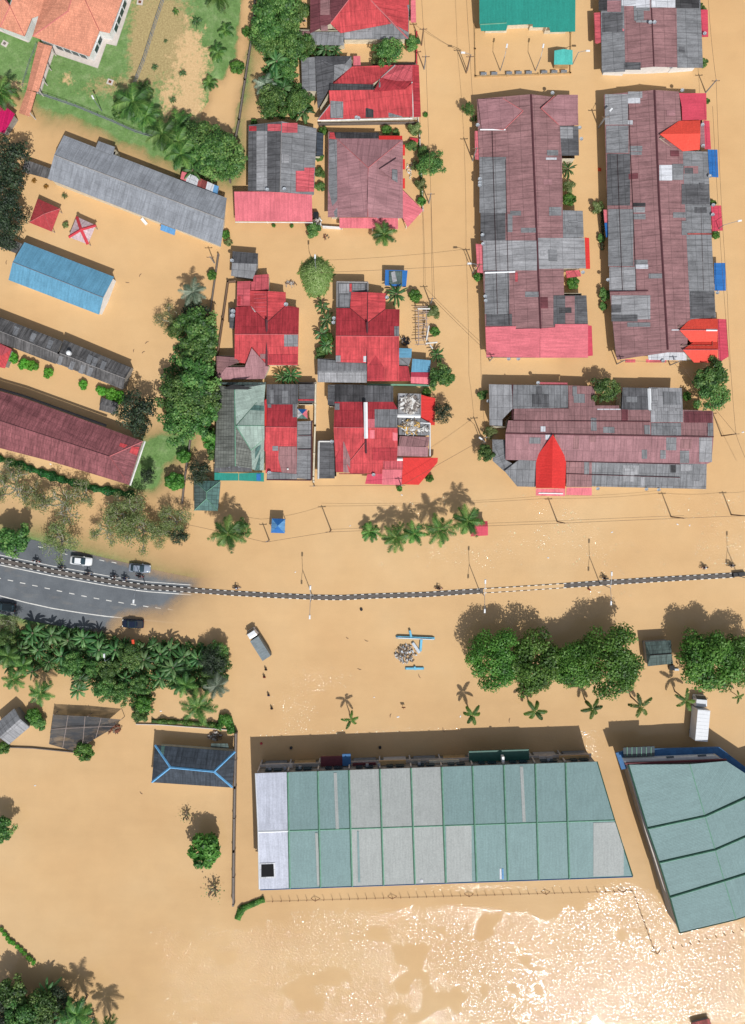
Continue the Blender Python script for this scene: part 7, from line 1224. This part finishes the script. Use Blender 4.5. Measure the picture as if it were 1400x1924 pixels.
def cable(p_, q_, label, sag=.6, r_=.022, n=12, dz=0, group='overhead cables'):
    mb = MB(); pts = []
    for i in range(n + 1): t = i / n; v = Vector(p_).lerp(Vector(q_), t); v.z += dz - 4 * sag * t * (1 - t); pts.append(v)
    mb.tube(pts, r_, 4); o = mb.obj('power_cable', P['cable']); tag(o, label, 'cable', group)
def far(px, py, z): return W(px, py, z)
for (a_, b_, l) in ((far(350, 985, 5.5), TOP['f'] + Vector((0, 0, 1.2)), 'cable from the dry tree belt to the blue kiosk'), (TOP['f'] + Vector((0, 0, 1.2)), TOP['a'], 'cable between the blue kiosk and the pole right of it'), (TOP['a'], TOP['b'], 'long cable over the roadside palms'), (TOP['b'], TOP['c'], 'cable along the road below the horizontal row'), (TOP['c'], TOP['d'], 'cable between the two rightmost road poles'), (TOP['d'], far(1460, 962, 6), 'cable leaving the picture at the right above the road'),
                    (TOP['e'], TOP['o'], 'cable from the busy pole to the longest row'), (TOP['e'], far(1420, 900, 5), 'cable from the busy pole down to the right edge'), (TOP['e'], far(1367, 560, 6), 'cable from the busy pole up past the blue awning'), (far(1367, 560, 6), TOP['p'], 'cable along the right side of the longest row'), (TOP['p'], far(1329, -40, 6), 'cable from the longest row to the top right corner'), (TOP['g'], far(790, -60, 6), 'cable at the very top of the street'), (TOP['g'], TOP['h'], 'short cable between the top street poles'), (TOP['h'], TOP['j'], 'cable down the street past the round dense tree'), (TOP['j'], TOP['u'], 'cable down the street to the broken timber frame'), (TOP['i'], far(874, -60, 6), 'cable up the street left of the teal roof'), (TOP['i'], TOP['k'], 'cable from the compound corner to the long row'), (TOP['k'], TOP['l'], 'cable along the left wall of the long row'), (TOP['l'], far(905, 740, 6), 'cable from the long row to the horizontal row, upper part'), (far(905, 740, 6), TOP['s'], 'cable from the long row to the horizontal row, lower part'), (TOP['l'], far(600, 512, 5), 'cable across the street to the bamboo clump'), (TOP['g'], TOP['i'], 'diagonal cable across the top street'), (TOP['u'], TOP['m'], 'diagonal cable across the street to the pink roof'), (TOP['j'], TOP['u'] + Vector((.4, 0, .2)), 'second slanting cable above the timber frame'), (TOP['s'], TOP['q'], 'diagonal cable from the horizontal row to the red corner awning'), (TOP['q'], TOP['r'], 'cable along the fronts of the red corner house'), (far(1339, 200, 5.4), far(1372, 700, 5.4), 'outer long cable beside the longest row'), (TOP['n'], TOP['o'], 'cable along the lower wall of the longest row'), (far(409, 180, 2), far(409, 178, 2), None)):
    if l: cable(a_, b_, l, .5, .03)
cable(TOP['a'] + Vector((0, .5, .1)), TOP['b'] + Vector((0, .5, .1)), 'upper second cable over the roadside palms', .8, .025); cable(TOP['b'] + Vector((0, .5, .1)), TOP['c'] + Vector((0, .5, .1)), 'upper second cable along the road below the horizontal row', .6, .025)
# ---------------------------------------------------------------- walls, fences
def wallrun(name, label, pts, h, th, mat, cat='wall', posts=0, z0=-1.2, pm=None, group=None):
    p0 = W(pts[0][0], pts[0][1], 0); root = empty(name, (p0.x, p0.y, 0), label, cat, group); mb = MB(); P3 = [W(x, y, h) for x, y in pts]; pb = []
    for a_, b_ in zip(P3[:-1], P3[1:]):
        d = b_ - a_; rz = math.atan2(d.y, d.x); L_ = d.length; c = (a_ + b_) / 2; mb.box((c.x, c.y, (h + z0) / 2), (L_, th, h - z0), rz)
        if posts:
            n = max(1, int(L_ / posts))
            for i in range(n + 1):
                q = a_ + d * (i / n); pb.append((q.x, q.y, rz))
    mb.obj('panel', P[mat], root, org=p0)
    for x, y, rz in pb: MB().box((x, y, (h + .15 + z0) / 2), (th + .12, th + .12, h + .15 - z0), rz, .9).obj('post', P[pm or mat], root, org=p0)
    return root
wallrun('boundary_wall', 'long thin dark wall between the field and the tree strip', [(481, -30), (474, 60), (460, 150), (449, 225), (441, 265), (432, 340)], .9, .22, 'concrete_dark', posts=4)
wallrun('boundary_wall', 'boundary wall from the grey shed down to the green-grey tiled house', [(410, 478), (404, 520), (394, 590)], .8, .16, 'concrete_dark', posts=4); wallrun('boundary_wall', 'low wall round the left side of the left red cross gabled house', [(442, 528), (428, 529), (418, 600), (408, 668), (406, 716)], 1.0, .2, 'wood_pole', posts=4)
wallrun('boundary_wall', 'narrow wall between the two lower red houses', [(593, 720), (592, 800), (589, 905)], 1.2, .3, 'wall_cream', posts=4); wallrun('boundary_wall', 'wall across the lane above the two lower red houses', [(560, 719), (594, 720)], 1.4, .25, 'concrete_dark'); wallrun('boundary_wall', 'wall under the right red cross gabled house and sheds', [(690, 722), (770, 723), (808, 724)], 1.3, .25, 'ridge_green')
wallrun('boundary_wall', 'left boundary wall of the flooded lane beside the small lawn', [(380, 780), (358, 822), (346, 905), (342, 945)], .8, .2, 'concrete_dark', posts=4); wallrun('boundary_wall', 'garden wall in front of the maroon hip roof house', [(606, 425), (640, 427)], 1.1, .2, 'wall_white'); wallrun('boundary_wall', 'thin street wall of the maroon hip roof garden', [(786, 222), (789, 260), (795, 394)], .7, .18, 'concrete', posts=3); wallrun('boundary_wall', 'thin street wall of the top red roofed houses', [(783, 60), (783, 118)], .8, .18, 'gate_red', posts=3); wallrun('boundary_wall', 'garden wall between the two top red roofed houses', [(700, 121), (783, 119)], .7, .18, 'concrete_dark')
wallrun('boundary_wall', 'long grey wall left of the long warehouse', [(443, 1380), (441, 1480), (439, 1600), (438, 1701)], 1.5, .3, 'concrete_dark', posts=5); wallrun('boundary_wall', 'wall behind the grey and maroon houses', [(598, 232), (785, 229)], .9, .18, 'concrete_dark'); wallrun('boundary_wall', 'wall round the shade net yard', [(0, 1404), (60, 1406), (140, 1414)], .4, .15, 'concrete_dark')
wallrun('boundary_wall', 'thin wall at the foot of the grass below the shade net', [(255, 1361), (300, 1362), (430, 1372)], .35, .15, 'concrete')
def wirefence(name, label, pts, h, z0, sp, rails=2, mat='steel', rr=.035):
    p0 = W(pts[0][0], pts[0][1], 0); root = empty(name, (p0.x, p0.y, 0), label, 'fence'); mb = MB(); n_ = 0
    for (x0, y0), (x1, y1) in zip(pts[:-1], pts[1:]):
        a_, b_ = W(x0, y0, h), W(x1, y1, h)
        for k in range(rails): dz = -k * (h - z0) * .45; mb.tube([a_ + Vector((0, 0, dz)), b_ + Vector((0, 0, dz))], rr, 4)
        n = max(1, int((b_ - a_).length / sp))
        for i in range(n + (1 if (x1, y1) == pts[-1] else 0)):
            q = a_ + (b_ - a_) * (i / n)
            if n_ < 98: MB().tube([(q.x, q.y, z0 - .8), (q.x, q.y, h + .1)], rr * 1.3, 5).obj('post', P[mat], root, org=p0); n_ += 1
    mb.obj('rails', P[mat], root, org=p0); return root
wirefence('railing_fence', 'pale blue-grey railing fence slanting along the right of the lawn', [(310, -20), (293, 30), (268, 110), (238, 185)], 1.6, .3, 1.5, 4, 'deep_steel' if 'deep_steel' in P else 'steel', .05)
wirefence('railing_fence', 'pale blue-grey railing fence along the bottom of the lawn', [(70, 172), (140, 196), (210, 225), (250, 243), (300, 258)], 1.5, .3, 1.6, 4, 'steel', .05); wirefence('railing_fence', 'thin fence between the small lawn strip and the tiled walkway', [(68, 80), (55, 112), (40, 160)], 1.1, .3, 1.8, 2, 'steel', .03)
# compound wall with planter caps
wallrun('compound_wall', 'low buff compound wall round the guard post yard, mostly under water', [(892, 44), (893, 92), (894, 143), (1072, 137), (1073, 62)], .35, .16, 'wall_tan', posts=5)
for i, x in enumerate((909, 929, 957, 975, 994, 1023, 1042, 1060)): q = W(x, 138 - (x - 909) * .03, .7); o = MB().box((q.x, q.y, .55), (1.25, .42, .5), R(1), .92).obj('planter', P['steel']); tag(o, '%s pale planter box from the left on the compound wall' % ORD[i], 'planter', 'planters on the compound wall')
# water fence with leaning posts and V braces below the warehouse
pts = [(500, 1688), (1186, 1668), (1230, 1788), (1420, 1738)]; p0 = W(500, 1688, 0)
root = empty('post_fence', (p0.x, p0.y, 0), 'half drowned fence of thin brown leaning posts below the warehouses', 'fence')
def fpost(x, y, brace=False):
    q = W(x, y, 0); mb = MB(); mb.tube([(q.x, q.y, -1), (q.x, q.y, .75), (q.x - .05, q.y + .25, 1.0)], .05, 5)
    if brace: mb.tube([(q.x - 1.0, q.y + .15, -.1), (q.x, q.y, .9), (q.x + 1.0, q.y + .15, -.1)], .05, 5)
    mb.obj('post', P['brown'], root, org=p0)
for i in range(43): x = 513 + i * 16.0; fpost(x, 1692 - (x - 500) * .0292, i % 9 == 5)
for i in range(9): t = (i + 1) / 10; fpost(1188 + 42 * t, 1672 + 116 * t)
for i in range(12): x = 1232 + i * 16; fpost(x, 1788 - (x - 1230) * .262, i == 0)
mb = MB(); mb.tube([(W(x, y, .05).x, W(x, y, .05).y, .3) for x, y in ((1188, 1672), (1230, 1788))], .04, 5); mb.tube([(W(x, y, .05).x, W(x, y, .05).y, .12) for x, y in ((500, 1694), (1188, 1674))], .025, 4); mb.obj('rail', P['wood_pole'], root, org=p0)
# ---------------------------------------------------------------- loose things
def box_thing(name, label, cat, px, py, z, d, rz, mat, top=.95, group=None):
    q = W(px, py, z); o = MB().box((0, 0, 0), d, 0, top).obj(name, P[mat]); o.location = (q.x, q.y, z); o.rotation_euler = (0, 0, rz); return tag(o, label, cat, group)
def framed(name, label, cat, px, py, z, sx_, sy_, rz, lid, rim):
    q = W(px, py, z); r_ = empty(name, (q.x, q.y, z), label, cat, None, rz); MB().box((0, 0, 0), (sx_, sy_, .16), 0, .97).obj('frame', P[rim], r_); MB().box((0, 0, .1), (sx_ * .45, sy_ * .45, .08)).obj('cover', P[lid], r_); return r_
framed('drain_cover', 'square pale concrete drain cover in the middle of the lawn', 'drain cover', 207, 154, .36, 1.2, 1.1, R(-20), 'brown', 'concrete'); framed('drain_cover', 'drain cover on the lawn at the left edge', 'drain cover', 9, 82, .36, 1.2, 1.1, R(-30), 'concrete_dark', 'concrete'); framed('drain_cover', 'drain cover at the top beside the big orange house', 'drain cover', 263, 4, .36, 1.2, 1.1, R(-10), 'brown', 'concrete')
box_thing('floating_panel', 'white oblong panel floating near the pale school block', 'chest', 271, 416, .15, (1.5, .6, .5), R(-50), 'white_paint'); box_thing('buoy', 'round orange marker in the lane between the terrace rows', 'marker', 1127, 318, .15, (.7, .7, .35), 0, 'orange', .6)  # first box is an unidentified white panel afloat
box_thing('red_table', 'small red table top in the garden of the maroon hip roof house', 'table', 778, 263, .5, (1.7, .8, .1), R(-8), 'gate_red'); box_thing('orange_sign', 'small orange-red board standing in the thick planting', 'board', 250, 1206, 3.4, (.5, .9, .1), .1, 'orange'); box_thing('orange_cloth', 'crumpled orange cloth in the thick planting', 'cloth', 241, 1243, 2.8, (.7, .8, .2), .6, 'orange', .4)
for x, y, l in ((640, 1382, 'red floating crate in the warehouse shadow'),): box_thing('crate', l, 'crate', 491, 1397, .1, (.4, .4, .3), .3, 'gate_red')
for x, y, l in ((547, 1405, 'dark floating barrel in the warehouse shadow, left'), (714, 1404, 'dark floating barrel in the warehouse shadow, right'), (679, 1145, 'dark barrel floating in the road right of the lamp')):
    q = W(x, y, 0); o = MB().cyl((0, 0, -.3), .32, .55, 12, .29).obj('barrel', P['bike_black']); o.location = (q.x, q.y, 0); tag(o, l, 'barrel')
for x, y, l in ((65, 340, 'left of two yellowed tufts beside the left dark trees'), (87, 351, 'right of two yellowed tufts beside the left dark trees')):
    q = W(x, y, 0); r_ = random.Random(x); mb = MB()
    for i in range(60): a = r_.uniform(0, 6.28); t_ = r_.uniform(.3, .62); mb.tube([(0, 0, 0), (math.cos(a) * t_ * .6, math.sin(a) * t_ * .6, .4), (math.cos(a) * t_, math.sin(a) * t_, .15)], .03, 4)
    o = mb.obj('grass_tuft', P['thatch_yellow']); o.location = (q.x, q.y, 0); tag(o, l, 'grass tuft')
# fallen sign frame and rubble island
q0 = W(780, 1205, 0); r_ = empty('fallen_sign', (q0.x, q0.y, 0), 'toppled light blue sign beams half sunk beside the rubble heap', 'sign')
def beam(x0, y0, x1, y1, w_, z, mat='sky_blue', nm='beam'):
    a_, b_ = W(x0, y0, z), W(x1, y1, z); d = b_ - a_; c = (a_ + b_) / 2; MB().box((c.x, c.y, z), (d.length, w_, .35), math.atan2(d.y, d.x), .9).obj(nm, P[mat], r_, org=q0)
beam(744, 1197, 817, 1200, .5, .35); beam(770, 1184, 773, 1198, .45, .5); beam(792, 1201, 790, 1224, .5, .3); beam(775, 1207, 789, 1227, .6, .3, 'dish', 'board'); beam(744, 1198, 816, 1201.5, .12, .55, 'white_paint', 'lamp_tube')
r_ = empty('fallen_sign', W(775, 1256, 0), 'short light blue beam lying below the rubble heap', 'sign'); q0 = W(775, 1256, 0); beam(761, 1256, 797, 1256, .45, .2); beam(779, 1252, 781, 1259, .4, .3)
heap('rubble_heap', 'heap of pale rocks, twigs and grey rubble rising from the water', 'rubble heap', 763, 1228, 20, 18, .05, 150, ['junk', 'bark', 'dish'], (.2, .7), .45, 8)
# broken timber roof frame
q0 = W(792, 612, 0); r_ = empty('timber_frame', (q0.x, q0.y, 0), 'broken bare timber roof frame right of the red houses', 'timber frame'); mb = MB()
for x0 in (786, 801): a_, b_ = W(x0, 578, 1.9), W(x0 + 1, 648, 1.9); MB().tube([a_, b_], .09, 5).obj('rail', P['wood_grey'], r_, org=q0)
rr2 = random.Random(4)
for i in range(13): y = 578 + i * 5.7; a_, b_ = W(781 + rr2.uniform(-2, 2), y + rr2.uniform(-2, 2), 1.95), W(804 + rr2.uniform(-2, 3), y + rr2.uniform(-3, 3), 2.05); MB().tube([a_, b_], .07, 5).obj('rafter', P['wood_grey'], r_, org=q0)
for p_, q_ in (((806, 612), (801, 640)), ((800, 645), (822, 643)), ((785, 580), (808, 580)), ((808, 648), (813, 655))): MB().tube([W(p_[0], p_[1], 2.2), W(q_[0], q_[1], 2.3)], .15, 6).obj('loose_pole', P['pipe_white'], r_, org=q0)
for x in (786, 801):
    for y in (580, 612, 646): p_ = W(x, y, 1.8); MB().tube([(p_.x, p_.y, -1.2), (p_.x, p_.y, 1.85)], .07, 6).obj('post', P['wood_grey'], r_, org=q0)
heap('scrap_heap', 'dark pile of barrels and wire left of the upper blue lean-to', 'scrap heap', 762, 642, 9, 8, .1, 30, ['bike_black', 'concrete_dark'], (.3, .8), .7, 11); heap('scrap_heap', 'heap of white garden ornaments beside the maroon hip roof house', 'ornaments', 772, 320, 8, 14, .0, 26, ['beige', 'white_paint'], (.2, .5), .5, 12); heap('scrap_heap', 'tangle of twigs and junk at the gate below the pink porch', 'scrap heap', 596, 420, 9, 9, .2, 45, ['junk', 'bark', 'white_paint'], (.3, .9), .9, 13); heap('brushwood', 'brown brushwood floating by the left red cross gabled house path', 'brushwood', 545, 532, 11, 3, 0, 30, ['wood_pole', 'junk'], (.3, .8), .3, 14)
heap('brushwood', 'small brown twigs in the street below the pink porch', 'brushwood', 613, 445, 5, 5, 0, 18, ['bark', 'brown'], (.2, .5), .2, 15); heap('scrap_heap', 'white and dark junk in the backyard at the top beside the red house', 'scrap heap', 566, 35, 10, 14, .0, 30, ['junk', 'brown', 'bike_black'], (.3, .9), .4, 16); heap('brushwood', 'reddish heap of leaves and boards beside the slate hip roofed house', 'brushwood', 405, 1384, 12, 9, .1, 50, ['bark', 'junk', 'wood_pole'], (.3, .9), .3, 17)
heap('brushwood', 'brown reed heap beside the shade net tip', 'brushwood', 216, 1368, 12, 6, .1, 60, ['bark', 'brown'], (.3, 1.0), .3, 18)
b_ = wallrun('warning_sign', 'small brown signboard sticking out of the water left of the young palms', [(755, 1330), (762, 1330)], 1.1, .08, 'brown', 'sign', 0, .5); q = W(758, 1330, 0); MB().tube([(q.x, q.y, -1), (q.x, q.y, .9)], .05, 5).obj('post', P['brown'], b_, org=W(755, 1330, 0))
q = W(1388, 1079, .3); o = MB().box((0, 0, .1), (2.6, .9, .9), R(5), .9).obj('traffic_island_end', P['black_metal']); o.location = (q.x, q.y, .1); tag(o, 'dark block at the right end of the median', 'barrier')
q = W(1333, 1920, 1.2); b = Building('rusty_roof_shed', 'corner of a brown roof at the bottom edge in the glare', 'shed', (1320, 1935), 'wall_grey'); b.add('rusty', [(1300, 1922, .9), (1333, 1914, .9), (1345, 1945, .9), (1310, 1955, .9)]); b.walls(.3)
# water tanks and small extras
box_thing('black_tank', 'black round water tank between the pink porch and the maroon hip house', 'water tank', 594, 405, 1.0, (1.2, 1.2, 1.4), 0, 'tank_black', .8); box_thing('skip', 'dark container beside the dark roofed booth', 'container', 1262, 1254, .4, (1.0, 1.0, .8), 0, 'bike_black'); box_thing('wheel_chock', 'white and blue box floating beside the dark roofed booth', 'box', 1271, 1258, .2, (.9, .4, .4), 0, 'dish')
for o in list(PROTO.values()): pass

# odd bits of litter afloat
LT = [(302, 1336, 0), (268, 1492, 1), (66, 1476, 0), (703, 1310, 0), (748, 1347, 0), (733, 1348, 1), (865, 1346, 0), (790, 1274, 1), (957, 1358, 1), (658, 988, 0), (755, 930, 0), (1030, 1048, 0), (1273, 985, 0), (1296, 987, 0), (1396, 812, 0), (1150, 1000, 0), (655, 1200, 1), (692, 1205, 1), (679, 1258, 1), (555, 1075, 0), (243, 531, 1), (262, 520, 1), (273, 646, 1), (251, 662, 1), (267, 664, 1), (95, 872, 0), (12, 497, 1), (1098, 1376, 0), (835, 1375, 1), (930, 1300, 1)]
for x, y, t_ in LT:
    q = W(x, y, 0); r_ = random.Random(x); a_ = r_.uniform(0, 3.1); s_ = r_.uniform(.3, .6)
    o = (MB().box((0, 0, .03), (s_, s_ * .5, .10), 0, .6) if not t_ else MB().tube([(0, 0, .02), (s_ * .8, s_ * .2, .06), (s_ * 1.7, 0, .03)], [.05, .07, .03], 5)).obj('floating_litter' if not t_ else 'floating_twig', P['white_paint'] if not t_ else P['wood_pole'])
    o.location = (q.x, q.y, 0); o.rotation_euler = (0, 0, a_); tag(o, 'small pale scrap of litter floating on open flood water' if not t_ else 'short brown twig floating on open flood water', 'litter' if not t_ else 'twig', 'pale litter afloat' if not t_ else 'twigs afloat')
